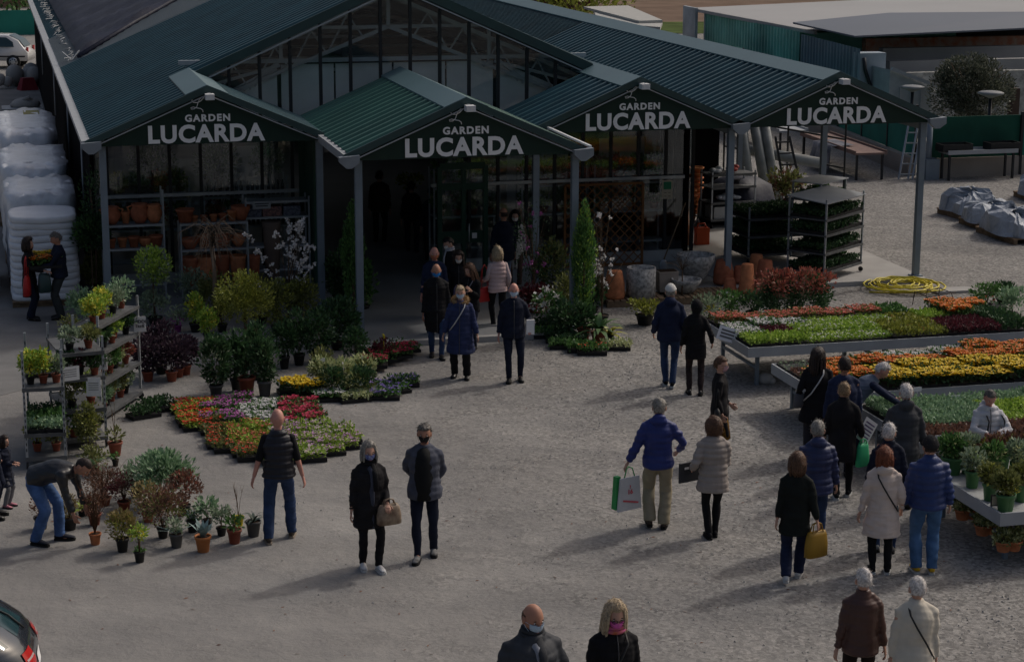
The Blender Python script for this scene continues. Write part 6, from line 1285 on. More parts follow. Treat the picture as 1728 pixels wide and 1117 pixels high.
# ================================================================== sacks
m_sack = mat('white sack film', (.74, .76, .80), .45, .45, var=.08, vscale=2.5, bump=.35, bscale=7, bdist=.035)
def sackstack(x0, x1, y0, y1, h, n, label, seed):
    t = thing('sack_pallet', label, 'sacks', ((x0+x1)/2, (y0+y1)/2, 0)); rr = random.Random(seed); o_ = Vector((0, 0, 0)); w_, d_ = x1-x0, y1-y0
    c = MB()
    for k in range(3): c.box((0, -d_/2+.1+k*(d_-.2)/2, .05), (w_, .1, .09))
    c.box((0, 0, .115), (w_, d_, .03)); c.build('pallet', m_wood, t); z = .13; lh = (h-.13)/n
    for i in range(n):
        c = MB(); a, b = w_/2*rr.uniform(.96, 1.02), d_/2*rr.uniform(.97, 1.01); R = []
        for q, zz in ((.975, 0), (1, .2), (1.0, .8), (.975, 1.0), (.9, 1.02)):
            ring = []
            for k in range(44):
                u = 2*math.pi*k/44; cu, su = math.cos(u), math.sin(u); e = (abs(cu)**5+abs(su)**5)**(-1/5)
                ring.append((a*q*cu*e*(1+.012*math.sin(5*u+i)), b*q*su*e*(1+.012*math.cos(7*u+i*2)), z+lh*zz+.012*math.sin(3*u+i*1.3)))
            R.append(ring)
        c.rings(R, 0, True); c.build('sack_layer', m_sack, t); z += lh
    c = MB(); R = []   # loose stretch film
    for zz in np.linspace(h*.12, h+.02, 10):
        ring = []
        for k in range(60):
            u = 2*math.pi*k/60; cu, su = math.cos(u), math.sin(u); e = (abs(cu)**6+abs(su)**6)**(-1/6)
            f = 1.015+.010*math.sin(11*u+zz*3+seed)+.008*math.sin(zz*9+u*2)
            f += .022*math.sin(zz*14+3*math.sin(u*2)+seed); ring.append((w_/2*f*cu*e, d_/2*(1+(f-1)*.5)*su*e, zz+.035*math.sin(5*u+seed)+.02*math.sin(13*u)))
        R.append([tuple(np.array(v)+np.random.default_rng(int(seed*99+zz*50+i)).normal(size=3)*.013) for i, v in enumerate(ring)])
    R.append([(v[0]*.6, v[1]*.6, h+.05+.02*math.sin(i)) for i, v in enumerate(R[-1])])
    if seed % 2: c.rings(R, 0, True); c.build('wrapping', mat('stretch film', (.72, .75, .80), .3, .5, var=.15, vscale=3, bump=.5, bscale=9, bdist=.04), t)
    return t
sackstack(.18, 1.56, 41.0, 42.5, 1.86, 13, 'white sacks on a pallet in flat layers, nearest stack by the black wall', 2)
sackstack(.15, 1.60, 42.75, 45.6, 2.02, 6, 'film wrapped white sack pallet, second stack along the black wall', 3)
sackstack(.10, 1.60, 45.9, 50.2, 2.14, 5, 'film wrapped white sack pallet, third stack along the black wall', 5)
sackstack(.02, 1.55, 51.0, 56.8, 2.28, 5, 'film wrapped white sack pallet with a yellow patch, farthest stack', 7)
t = thing('torn_film', 'torn white film hanging off the left side of the sacks', 'plastic film', (-.02, 43.2, 0)); c = MB(); V = []
for j in range(9):
    for i in range(13): V.append((-.02-.55*(1-(j/8))**.8*(.5+.5*math.sin(i*.9)), -1.2+i*.22+.08*math.sin(j*2+i), .05+1.75*j/8*(.75+.25*math.cos(i*.8))))
c.add(V, np.array([(j*13+i, j*13+i+1, j*13+i+14, j*13+i+13) for j in range(8) for i in range(12)]), 0, True); c.build('film', m_sack, t)
t = thing('yellow_tarp_patch', 'small yellow sheet lying on the farthest sack stack', 'sheet', (1.0, 55.6, 2.33)); c = MB(); c.box((0, 0, 0), (.42, .9, .03)); c.build('sheet', mat('dull yellow sheet', (.3, .28, .1), .7), t)
t = thing('scrap_box', 'grey crate of scrap behind the farthest sacks', 'crate', (1.2, 70, 0)); c = MB(); c.b2((-.9, -.6, 0), (.45, .6, .9)); c.build('box', m_gut, t); c = MB(); c.tube([(-.6, 0, .95), (0, -.3, 1.25), (.3, .2, .98)], .07, 6); c.ell((-.1, 0, 1.0), (.5, .4, .22)); c.build('scrap', m_conc, t)
q = at(47, 152); t = thing('red_cover', 'dark red cover beyond the grey scrap crate', 'cover', q); c = MB(); c.box((0, 0, .25), (.75, .6, .5), .3, 0, (.6, .5)); c.build('cover', mat('dark red cover', (.22, .02, .03), .7), t)
t = thing('rock_pile', 'pale rubble heap beyond the side wall', 'rubble', (1.5, 86, 0)); c = MB(); rr = random.Random(2)
for k in range(16): c.ell((rr.uniform(-1.2, .3), rr.uniform(-1, 1), rr.uniform(.1, .7)), (rr.uniform(.2, .4),)*3, 7, 5)
c.build('stones', m_conc, t)
# ================================================================== pot shelves before the left gable
def vase(c, x, y, z, r, h, kind, n=14):
    P = dict(pot=[(.68, 0), (.92, .8), (1.02, .82), (1.04, 1), (.92, 1), (.88, .86), (.02, .86)], jar=[(.5, 0), (.95, .35), (1, .6), (.72, .86), (.85, 1), (.7, .99), (.55, .85), (.02, .8)], bowl=[(.5, 0), (.95, .7), (1.05, 1), (.95, .98), (.85, .7), (.02, .6)], tall=[(.6, 0), (.85, .9), (.95, 1), (.85, .99), (.75, .85), (.02, .8)], inv=[(1.04, 0), (1.04, .16), (.98, .2), (.72, .97), (.64, 1), (.02, 1)])[kind]
    c.lathe([(a*r, b*h) for a, b in P], (x, y, z), n)
def potrack(x0, x1, y, levels, label, H_, frame=m_steel):
    t = thing('pot_rack', label, 'shelf', ((x0+x1)/2, y, 0)); w_ = x1-x0
    for sx in (-1, 1):
        for sy in (-.25, .25): c = MB(); c.box((sx*w_/2, sy, H_/2), (.035, .035, H_)); c.build('upright', frame, t)
    for z in levels: c = MB(); c.box((0, 0, z), (w_-.04, .5, .025)); c.box((0, -.262, z), (w_, .02, .045)); c.build('shelf', frame, t)
    return t
YR = 41.2
potrack(2.05, 3.28, YR, [.38, 1.13, 1.62], 'left steel rack of terracotta pots behind the pale green standards', 2.35)
potrack(3.62, 5.0, YR, [.25, 1.05, 1.6], 'right steel rack of terracotta pots behind the twiggy tree', 1.62)
rr = random.Random(12)
def potrow(x0, x1, z, specs, where):
    n = len(specs)
    for i, (kd, r, h) in enumerate(specs):
        x = x0+(i+.5)*(x1-x0)/n; t = thing('terracotta_pot', 'terracotta %s on the %s, %s' % (dict(pot='flowerpot', jar='handled jar', bowl='bowl', tall='tall pot', inv='upturned pot')[kd], where, ('leftmost', 'second from left', 'third from left', 'fourth from left', 'fifth from left', 'sixth from left', 'seventh from left')[i]), 'pot', (x, YR-.02+rr.uniform(-.05, .05), z), 0, 'pots on the '+where)
        c = MB(); vase(c, 0, 0, 0, r, h, kd); c.build('vessel', m_terra if i % 2 else m_terra2, t)
        if kd == 'jar':
            for s_ in (-1, 1): c = MB(); c.tube([(s_*r*.75, 0, h*.9), (s_*r*1.25, 0, h*.82), (s_*r*1.0, 0, h*.55)], r*.1, 6); c.build('handle', m_terra, t)
potrow(2.1, 3.25, 1.64, [('jar', .19, .36), ('tall', .11, .24), ('jar', .2, .40), ('jar', .17, .38)], 'top shelf of the left rack')
potrow(2.1, 3.25, 1.145, [('pot', .10, .2), ('pot', .10, .2), ('pot', .12, .22), ('bowl', .15, .18), ('pot', .15, .22)], 'middle shelf of the left rack')
potrow(3.65, 5.0, 1.615, [('pot', .19, .28), ('pot', .08, .13), ('pot', .08, .13), ('pot', .08, .15), ('pot', .09, .16), ('pot', .1, .22), ('bowl', .2, .3)], 'top shelf of the right rack')
potrow(3.65, 5.0, 1.065, [('bowl', .2, .22), ('pot', .19, .26), ('jar', .16, .3), ('jar', .14, .26)], 'middle shelf of the right rack')
potrow(3.65, 5.3, .265, [('tall', .2, .62), ('jar', .25, .62), ('tall', .22, .66), ('tall', .2, .62), ('tall', .16, .6)], 'bottom shelf of the right rack')
t = thing('cream_planter', 'tall shadowed clay jar right of the pot racks', 'pot', (5.55, 41.3, 0)); c = MB(); vase(c, 0, 0, 0, .22, 1.55, 'tall'); c.build('vessel', mat('grey clay', (.16, .12, .10), .9), t)
# blue grey goods shelf
t = potrack(5.02, 7.0 if 0 else 6.35, 41.55, [.5, 1.0, 1.62, 1.95], 'pale framed goods shelf against the glass behind the magnolia', 2.05, m_gut); rr = random.Random(5)
for k, (x, wd) in enumerate(((-.5, .35), (-.1, .4), (.32, .36))):
    q = tag(MB().box((0, 0, .1), (wd, .3, .2)).build('goods_carton', mat('speckled goods %d' % (k % 2), ((.2, .22, .28), (.38, .2, .17))[k % 2], .8, .1, col2=(.05, .05, .07), vscale=25), None, (5.68+x, 41.5, 1.64)), 'speckled carton of small goods on the pale framed shelf, %s' % ('left', 'middle', 'right')[k], 'carton')
# price sheets
for x, z, lb in ((5.15, 1.9, 'left'), ):
    q = thing('notice', 'pale printed notice fixed on the %s of the goods shelf' % lb, 'sign', (x+.2, 41.26, z)); c = MB(); c.box((0, 0, 0), (.38, .01, .16)); c.build('sheet', m_gut, q); c = MB(); c.box((0, -.008, .03), (.3, .003, .02)); c.box((0, -.008, -.02), (.26, .003, .02)); c.build('lettering', m_black, q)
# ================================================================== inside the shop
def shopshelf(x0, x1, y, lv, lb, H_=2.3): return potrack(x0, x1, y, lv, lb, H_, m_gut)
for i, (x0, x1, y) in enumerate(((2.3, 4.0, 43.0), (4.3, 6.1, 43.0), (11.4, 12.9, 43.0), (13.1, 14.8, 43.0), (9.4, 10.9, 43.1))):
    where = ('far left window', 'second window group', 'trellis side left window', 'trellis side right window', 'door side window')[i]
    shopshelf(x0, x1, y, [.5, 1.2, 1.85], 'display shelf inside the %s' % where)
    for z in (1.22, 1.87):
        for k in range(4):
            x = x0+(k+.5)*(x1-x0)/4
            if i == 1 and z > 1.5 or (i == 1 and k > 1):
                c = MB(); t = thing('bottle_row', 'row of dark bottles inside the %s, %s shelf, place %s from the left' % (where, 'upper' if z > 1.5 else 'lower', ('one', 'two', 'three', 'four')[k]), 'bottles', (x, y-.1, z), 0, 'bottle rows behind the glass')
                for b in range(4): c = MB(); c.lathe([(.035, 0), (.036, .2), (.013, .25), (.013, .31)], (-.15+b*.1, 0, 0), 8); c.build('bottle', mat('dark bottle', (.01, .014, .012), .15, .6), t)
            else:
                kk = ('mid', 'cream', 'grey', 'red', 'white')[(k+i*2+int(z)) % 5]
                plant(0, 0, 'indoor plant in the %s, %s shelf, place %s from the left' % (where, 'upper' if z > 1.5 else 'lower', ('one', 'two', 'three', 'four')[k]), 8, 10, m_redpot if i > 1 else m_gut, [Bush(30, 34, 'mid' if kk == 'white' else kk, 300, 7, 0)]+([Bloom(30, 30, 'white', 18, 6)] if k % 2 else []), pos=(x, y-.05, z))
for i, (x, y, w_, h_) in enumerate(((2.7, 44.0, .8, 1.6), (4.1, 44.3, 1.0, 1.5), (5.4, 43.9, .7, 1.8), (12.2, 44.4, 1.0, 1.4), (14.2, 44.2, .8, 1.7))):
    t = thing('display_board', 'pale display board standing inside the shop, %s from the left' % ('first', 'second', 'third', 'fourth', 'fifth')[i], 'board', (x, y, 0), .1*i-.2); c = MB(); c.box((0, 0, h_/2+1.0), (w_*1.5, .04, h_)); c.build('panel', m_white, t); c = MB(); c.box((-w_/2, .05, 1.0), (.05, .05, 2)); c.box((w_/2, .05, 1.0), (.05, .05, 2)); c.build('legs', m_mull, t)
for i, (x, y, s_) in enumerate(((3.3, 43.6, .8), (4.7, 43.6, .8), (5.8, 43.7, .6))):
    t = thing('indoor_tree', 'white flecked indoor tree behind the left glazing, %s one' % ('left', 'middle', 'right')[i], 'tree', (x, y, 0)); c = MB(); c.tube([(0, 0, 0), (.05, 0, 1.4), (0, 0, 2.2)], .03, 6); twigs(c, (0, 0, 1.2), 10, 1.5*s_, .6, .01); c.build('trunk', m_bark, t); c = MB(); cloud(c, (0, 0, 2.5), (.65*s_, .6*s_, .6*s_), 900, .08, clumps=16); c.build('foliage', LM['grey'], t); c = MB(); cloud(c, (0, 0, 2.5), (.66*s_, .6*s_, .6*s_), 240, .07, clumps=20, cs=.15); c.build('blossoms', LM['white'], t)
# ================================================================== things people carry
def handbag(pos, rz, w_, h_, d_, m, label, handle=.12, top=(.75, .6), name='handbag', cat='bag'):
    t = thing(name, label, cat, pos, rz); c = MB(); R = []
    for q, sx, sy in ((0, .9, .8), (.03, 1, 1), (.45, 1.0, .95), (.85, (1+top[0])/2, (1+top[1])/2*.9), (1, top[0], top[1]*.6)):
        R.append([(sx*w_/2*math.copysign(abs(math.cos(a))**.6, math.cos(a)), sy*d_/2*math.copysign(abs(math.sin(a))**.7, math.sin(a)), -h_+h_*q) for a in np.linspace(0, 2*math.pi, 20, endpoint=False)])
    c.rings(R, 0, True); c.build('bag_body', m, t)
    if handle:
        for s_ in (-1, 1): c = MB(); c.tube([(-w_*.25, s_*d_*.2, -.01), (-w_*.18, s_*d_*.1, handle*.8), (0, 0, handle), (w_*.18, s_*d_*.1, handle*.8), (w_*.25, s_*d_*.2, -.01)], .008, 6); c.build('strap', m, t)
    return t
def near(pk, side): return PP[pk]['wr'][side]
W = lambda pk, v: PP[pk]['W']@Vector(v)
handbag(W('redbag', (-.27, -.05, 1.02)), rad(80), .40, .40, .14, red_bag, 'slouchy red leather bag on the shoulder of the woman by the sacks', .38)
handbag(W('tray', (.20, -.30, .98)), .2, .26, .38, .18, mat('dark green plastic bag', (.03, .06, .06), .4, .4), 'dark green plastic bag hanging below the carried flower trays', .08)
q = (near('redbag', 0)+near('tray', 1))/2; tray('orange', q+Vector((.02, -.12, -.02)), 'orange marigold tray held between the couple by the sacks, nearer one', None, .62, .34, .1)
tray('yellow', q+Vector((-.02, .22, .04)), 'yellow marigold tray held between the couple by the sacks, farther one', None, .56, .34, .1)
q = near('khaki', 0); t = thing('shopping_bag', 'white and green shopping bag with red print carried by the man in the blue jacket', 'bag', at(1062, 830, .55)-Vector((0, 0, .0)), .35)
c = MB(); c.box((0, 0, -.02), (.40, .03, .46), 0, 0, (.8, .8)); c.build('bag_front', mat('white bag plastic', (.55, .56, .58), .5, .3), t); c = MB(); c.box((-.16, .07, .0), (.10, .10, .46), 0, 0, (.7, .7)); c.build('bag_side', mat('green bag plastic', (.03, .30, .08), .5, .3), t); c = MB(); c.box((.19, .05, -.12), (.03, .06, .22)); c.build('bag_side', mat('green bag plastic', (.03, .30, .08), .5, .3), t)
c = MB(); hq = near('khaki', 0)-Vector(t.location); hq = Matrix.Rotation(-.35, 3, 'Z')@hq
for s_ in (-1, 1): c.tube([(s_*.09, 0, .20), (s_*.05+hq.x*.6, hq.y*.5, .20+(hq.z-.2)*.6), tuple(hq-Vector((0, 0, .07)))], .009, 5)
c.build('handle', mat('green bag plastic', (.03, .30, .08), .5, .3), t)
for tx, z, s_ in (('?', .10, .06), ('16', .02, .09)):
    me = text_mesh(tx, s_, .003, .001); V = np.array([v.co[:] for v in me.vertices]); V = np.stack([V[:, 0], -V[:, 2]-.021, V[:, 1]+z-.04], 1); me.vertices.foreach_set('co', V.ravel().astype(np.float32)); me.materials.clear(); me.materials.append(mat('red print', (.6, .1, .12), .7)); link('print', me, t)
c = MB(); c.bar((-.12, -.024, -.10), (.14, -.024, -.16), .004, .022); c.build('print', mat('red print', (.6, .1, .12), .7), t)
q = W('beige', (.31, -.20, .92)); t = thing('folder', 'dark grey folder with cut out handle tucked under an arm', 'folder', q, PP['beige']['hd']+.5); c = MB(); c.box((0, 0, 0), (.34, .03, .27)); c.build('cover', mat('dark folder', (.045, .048, .055), .6), t); c = MB(); c.box((.06, .018, .06), (.07, .004, .03)); c.box((.06, -.018, .06), (.07, .004, .03)); c.build('handle_slot', m_paper, t)
handbag(near('mustard', 1)+Vector((0, 0, -.14)), .3, .34, .33, .14, gold_bag, 'mustard yellow tote hanging from the hand of the woman in white shoes', .12, (.8, .7))
handbag(W('pinkvest', (.26, -.10, .90)), .4, .34, .28, .12, red_bag, 'dark red handbag at the hip of the woman in the pink vest', .45)
handbag(W('scarfw', (.20, -.27, .97)), .2, .32, .26, .16, mat('brown and cream bag leather', (.12, .075, .05), .5, .4, col2=(.36, .28, .2), vscale=9), 'brown and cream handbag held by the woman with white sneakers', .07)
handbag(W('sunglass', (-.22, .02, .98)), rad(70), .30, .40, .12, m_black, 'black quilted shoulder bag behind the woman in sunglasses', .3)
handbag(W('longhair', (.26, .05, 1.05)), .1, .20, .22, .08, mat('grey suede', (.10, .10, .11), .8), 'small grey shoulder bag of the long haired woman', 0)
handbag(W('clip', (-.31, -.05, .84)), .4, .24, .34, .10, mat('bright green plastic', (.03, .36, .16), .5, .3), 'bright green carrier bag held by the woman in black wool', .06)
q = W('clip', (-.36, -.24, .98)); t = thing('leaflet', 'printed price leaflet sticking out above the green carrier bag', 'leaflet', q, .3); c = MB(); c.box((0, 0, 0), (.26, .006, .34)); o_ = c.build('sheet', m_paper, t); o_.rotation_euler = (0, .6, 0); c = MB()
for k in range(5): c.box((0, -.006, .11-.05*k), (.19, .002, .018))
o_ = c.build('lettering', mat('violet ink', (.12, .08, .2), .8), t); o_.rotation_euler = (0, .6, 0)
q = near('papers', 0); t = thing('folded_papers', 'folded white papers in the hand of the balding man in the dark jacket', 'papers', q+Vector((.0, -.10, .03)), -.2); c = MB(); c.box((0, 0, 0), (.14, .03, .26)); c.build('sheets', m_paper, t)
handbag((near('silver', 0)+near('silver', 1))/2+Vector((0, -.05, .02)), 0, .20, .44, .10, mat('clear plastic bag', (.42, .43, .45), .25, .5, var=.2, vscale=14), 'crumpled clear plastic bag opened by the woman in silver', 0)
t = thing('backpack', 'small dark backpack worn by the woman in silver', 'backpack', W('silver', (0, .2, 1.15)), 0); c = MB(); c.ell((0, 0, 0), (.15, .09, .2), 12, 8); c.build('pack', m_black, t); c = MB(); s_ = PP['silver']['s']
for sx in (-1, 1): c.tube([(sx*.10, -.05, .17), (sx*.11, -.2, .27), (sx*.12, -.375, .14), (sx*.14, -.36, -.10), (sx*.16, -.15, -.18)], .013, 6, ry=.007)
c.build('strap', m_black, t)
handbag(W('inwalk', (-.27, .0, 1.0)), 0, .18, .3, .08, mat('grey suede', (.10, .10, .11), .8), 'grey bag on the shoulder of the person walking inside', .3)
plant(0, 0, 'white flowering plant carried high by the person walking inside', 8, 8, m_black, [Bush(44, 26, 'gold', 300, 6, 0), Bloom(36, 26, 'white', 14, 6)], pos=W('inwalk', (.05, -.3, 1.45)))
handbag(W('auburn', (-.26, -.1, 1.0)), .3, .26, .3, .1, mat('mauve bag', (.12, .10, .18), .6), 'mauve shoulder bag of the auburn haired woman in the doorway', .3)
# ================================================================== pallet of stone and clay vessels
m_peb = mat('pebbled concrete', (.55, .54, .52), .95, .1, var=.6, vscale=14, col2=(.16, .16, .16), bump=.6, bscale=20, bdist=.02); m_bei = mat('beige stone planter', (.36, .31, .27), .9, .1, var=.1)
def pallet(x0, x1, y0, y1, z, lb):
    t = thing('pallet', lb, 'pallet', ((x0+x1)/2, (y0+y1)/2, 0)); w_, d_ = x1-x0, y1-y0; c = MB()
    for k in range(3): c.box((0, -d_/2+.06+k*(d_-.12)/2, (z-.03)/2), (w_, .1, z-.03))
    c.build('runners', m_wood, t); c = MB()
    for k in range(int(w_/.14)): c.box((-w_/2+.07+k*.14, 0, z-.015), (.11, d_, .03))
    c.build('deck_boards', m_wood, t); return t
pallet(12.0, 13.35, 38.15, 39.0, .15, 'low wooden pallet under the clay and pebble vessels, left one'); pallet(13.4, 14.9, 38.1, 39.0, .15, 'low wooden pallet under the pebble bowls, right one'); pallet(15.0, 16.6, 38.1, 38.95, .12, 'low wooden pallet under the upturned terracotta pots')
def vessel(px, py, pr, ph, kd, m, lb, z=.15, n=24):
    p = at(px, py, z); k = 1/ppm(p); t = thing('planter', lb, 'planter', p+Vector((0, pr*k*.6, 0))); c = MB()
    if kd == 'box': c.box((0, 0, ph*k/2), (pr*2*k, pr*1.4*k, ph*k), 0, 0, (1.06, 1.06)); c.box((0, 0, ph*k+.012), (pr*2.2*k, pr*1.6*k, .025)); c.box((0, 0, ph*k+.03), (pr*1.9*k, pr*1.3*k, .01), 0, 1)
    elif kd == 'cyl': c.lathe([(pr*k, 0), (pr*k, ph*k), (pr*k*.9, ph*k), (pr*k*.88, ph*k*.8), (.02, ph*k*.8)], n=n)
    elif kd == 'barrel': c.lathe([(pr*k*.95, 0), (pr*k*1.02, ph*k*.1), (pr*k, ph*k*.5), (pr*k*1.0, ph*k*.52), (pr*k*.74, ph*k*.97), (pr*k*.70, ph*k), (.02, ph*k)], n=n)
    elif kd == 'bowl': c.lathe([(pr*k*.35, 0), (pr*k*.55, ph*k*.12), (pr*k*.95, ph*k*.75), (pr*k, ph*k), (pr*k*.92, ph*k), (pr*k*.8, ph*k*.7), (.02, ph*k*.45)], n=n)
    else: vase(c, 0, 0, 0, pr*k, ph*k, kd, n)
    c.build('vessel', [m, m_soil], t); return t
vessel(1040, 505, 17, 47, 'barrel', m_terra, 'tall upturned terracotta pot, leftmost on the pallet'); vessel(1086, 503, 25, 50, 'cyl', m_peb, 'round pebbled concrete drum planter on the pallet')
vessel(1128, 492, 16, 32, 'box', m_bei, 'beige box planter between the drum and the bowls'); vessel(1180, 476, 33, 44, 'bowl', m_peb, 'large pebbled bowl behind the small bowl', .2, 30); vessel(1163, 497, 26, 24, 'bowl', m_peb, 'small pebbled bowl at the pallet front', .15, 28)
for px, py, pr, ph, kd, z, lb in ((1224, 480, 17, 40, 'barrel', .12, 'rounded upturned terracotta pot at the left end of the clay row'), (1234, 495, 12, 24, 'inv', .12, 'small upturned terracotta pot, front left of the clay row'), (1252, 478, 14, 28, 'inv', .12, 'upturned terracotta pot behind the stacked front pair'), (1263, 496, 14, 50, 'inv', .12, 'tall stacked pair of upturned terracotta pots at the front'),
                              (1279, 470, 14, 40, 'inv', .12, 'upturned terracotta pot at the back of the clay row'), (1294, 480, 16, 40, 'inv', .12, 'wide upturned terracotta pot at the back right of the clay row'), (1292, 497, 17, 24, 'inv', .12, 'low upturned terracotta pot at the front right of the clay row'), (1318, 478, 16, 14, 'bowl', .12, 'low terracotta trough right of the clay row'), (1330, 495, 15, 22, 'bowl', .12, 'terracotta bowl behind the red tipped hedge')): vessel(px, py, pr, ph, kd, m_terra if px % 2 else m_terra2, lb, z)
# trellis, hoe, notice on the glass corner
t = thing('trellis', 'wooden lattice trellis leaning on the glass behind the bright cypress', 'trellis', (13.2, 42.05, 0)); m_tr = mat('orange brown wood', (.22, .10, .04), .8, .15, var=.2); c = MB()
c.bar((-1.0, 0, .1), (-1.0, 0, 1.95), .05); c.bar((.82, 0, .1), (.82, 0, 1.95), .05); c.bar((-1.0, 0, 1.95), (.82, 0, 1.95), .05); c.bar((-1.0, 0, .12), (.82, 0, .12), .05); c.build('frame', m_tr, t); c = MB()
for k in np.arange(-2.7, 1.0, .22):
    for sg in (1, -1):
        pts = []
        for s_ in (0, 1):
            pass
        x0, z0 = (k, .14) if sg == 1 else (k+1.8-.0, .14); a = max(-.98, min(.8, x0)); za = .14+(a-x0)*sg; b = a; 
        zb = 1.92; xb = x0+sg*(zb-.14); xb2 = max(-.98, min(.8, xb)); zb2 = .14+(xb2-x0)*sg
        if abs(xb2-a) > .1 and .13 <= za <= 1.93 and .13 <= zb2 <= 1.93: c.bar((a, .006*sg, za), (xb2, .006*sg, zb2), .010, .024)
c.build('lattice', m_tr, t)
t = thing('hoe', 'long handled hoe leaning on the glass at the corner', 'tool', (14.3, 41.6, 0)); c = MB(); c.tube([(0, -.2, .25), (.75, .5, 1.45)], .016, 6); c.build('handle', m_wood, t); c = MB(); c.ell((0, -.22, .18), (.1, .03, .14)); c.build('blade', m_steel, t)
t = thing('notice', 'green and cream poster hanging on the glass corner by the open bay', 'sign', atY(1126, 320, 41.95)); c = MB(); c.box((0, 0, 0), (.24, .015, .42)); c.build('poster', mat('cream card', (.5, .44, .33), .8), t); c = MB(); c.box((0, -.012, .09), (.18, .005, .17)); c.build('picture', mat('poster green', (.03, .2, .1), .7), t)
c = MB()
for a, b in ((-.05, -.07), (.05, -.07), (-.05, -.15), (.05, -.15)): c.lathe([(.03, 0), (.03, .006)], (a, -.014, b), 10)
o_ = c.build('dots', m_black, t)
# ================================================================== open bay
def loadcart(pos, rz, lb):
    t = trolley(pos, rz, 1.2, .6, 1.35, [.2, .62, 1.0, 1.32], lb, name='stock_trolley', slots=False); return t
T1 = loadcart(at(1200, 386, .1), .12, 'grey stock trolley with white and red sacks on top in the open bay')
for k, (x, m, z) in enumerate(((.25, m_sack, 1.35), (.7, mat('red sack', (.4, .06, .05), .6), 1.37), (.45, m_sack, .66), (.85, m_sack, .66))):
    t = thing('sack', ('white sack lying on the top shelf of the stock trolley', 'red sack lying on the top shelf of the stock trolley', 'white sack on the lower shelf of the stock trolley, left', 'white sack on the lower shelf of the stock trolley, right')[k], 'sack', onT(T1, x, .3, z), .1); c = MB(); c.ell((0, 0, .05), (.15, .16, .07), 12, 8); c.ell((.10, .03, .10), (.10, .12, .06), 10, 6); c.ell((-.12, -.05, .07), (.08, .1, .06), 10, 6); c.build('sack', m, t)
t = thing('carton', 'long pale carton on the bottom shelf of the stock trolley', 'carton', onT(T1, .6, .3, .22), .12); c = MB(); c.box((0, 0, .15), (1.0, .5, .3)); c.build('box', m_gut, t)
t = thing('storage_cabinet', 'pale storage cabinet behind the orange pots in the open bay', 'cabinet', (16.9, 50.2, .1)); c = MB(); c.box((0, 0, .75), (1.3, .6, 1.5)); c.build('body', m_gut, t); c = MB(); c.box((0, -.31, .75), (.02, .01, 1.3)); c.build('door_gap', m_black, t)
for i, (px, py, n, r_) in enumerate(((1163, 375, 6, 12), (1172, 360, 9, 14))):
    p = at(px, py, .1); k = 1/ppm(p); t = thing('pot_stack', 'stack of nested orange pots in the open bay, %s one' % ('near', 'far')[i], 'pots', p); 
    for j in range(n): c = MB(); vase(c, 0, 0, j*.13, r_*k, .17, 'pot'); c.build('pot', m_orpot if j % 3 else m_terra, t)
p = at(1154, 412, .1); t = thing('garden_sprayer', 'orange cone shaped funnel stack beside the glass corner', 'tools', p); c = MB(); c.lathe([(.17, 0), (.15, .1), (.12, .6), (.07, 1.05), (.05, 1.1), (.01, 1.1)]); c.build('cone', m_orpot, t); c = MB(); c.tube([(.1, 0, .3), (.35, 0, .6), (.42, 0, .25)], .02, 6); c.build('hose', m_gut, t)
p = at(1184, 412, .1); t = thing('jerry_can', 'bright orange jerry can on the bay floor', 'can', p); c = MB(); c.box((0, 0, .2), (.32, .2, .40)); c.build('can_body', mat('orange red plastic', (.55, .08, .02), .45, .4), t); c = MB(); c.tube([(-.12, 0, .40), (-.1, 0, .5), (.06, 0, .5), (.1, 0, .40)], .022, 6); c.build('handle', mat('orange red plastic', (.55, .08, .02), .45, .4), t)
# seedling trolleys
D1 = trolley(at(1262, 447, .1), .06, 1.38, 1.25, 1.25, [.2, .62, 1.02], 'low wide trolley of dark seedling trays, left of the covered one', name='seedling_trolley', slots=False)
pR = at(1390, 478, .1); pR2 = at(1452, 458, .1); rz2 = math.atan2(pR2.y-pR.y, pR2.x-pR.x)
D2 = trolley(pR, rz2, (pR2-pR).length, .9, 1.75, [.2, .62, 1.02, 1.36], 'tall trolley of dark green seedlings with pale tilted sheet on top', name='seedling_trolley', slots=False)
D3 = trolley(pR+Vector((.55, 1.6, 0)), rz2, 1.15, .7, 1.85, [.2, .7, 1.15, 1.5], 'rear trolley of bright green seedlings with slotted chain uprights and flat top', name='seedling_trolley')
for D, (L, W_), zs, k, lb in ((D1, (1.38, 1.25), (.2, .62, 1.02), 'dark', 'left low trolley'), (D2, ((pR2-pR).length, .9), (.2, .62, 1.02, 1.36), 'dark', 'covered trolley'), (D3, (1.15, .7), (.7, 1.15, 1.5), 'mid', 'rear trolley')):
    for z in zs:
        for i in range(2):
            for j in range(2): tray(k, onT(D, L*(.25+.5*i), W_*(.25+.5*j), z+.016), 'tray of %s seedlings on the %s' % ('dark green' if k == 'dark' else 'bright green', lb), 'seedling trays on the '+lb, L*.49, W_*.48, D.rotation_euler.z)
for D, L, W_, H_, tl, lb in ((D2, (pR2-pR).length, .9, 1.78, .10, 'covered'), (D3, 1.15, .7, 1.90, 0, 'rear')):
    t = thing('cover_sheet', 'pale board lying on top of the %s seedling trolley' % lb, 'board', onT(D, L/2, W_/2, H_), D.rotation_euler.z); c = MB(); c.box((0, 0, 0), (L+.1, W_+.1, .02)); o_ = c.build('board', m_gut, t); o_.rotation_euler = (tl, 0, 0)
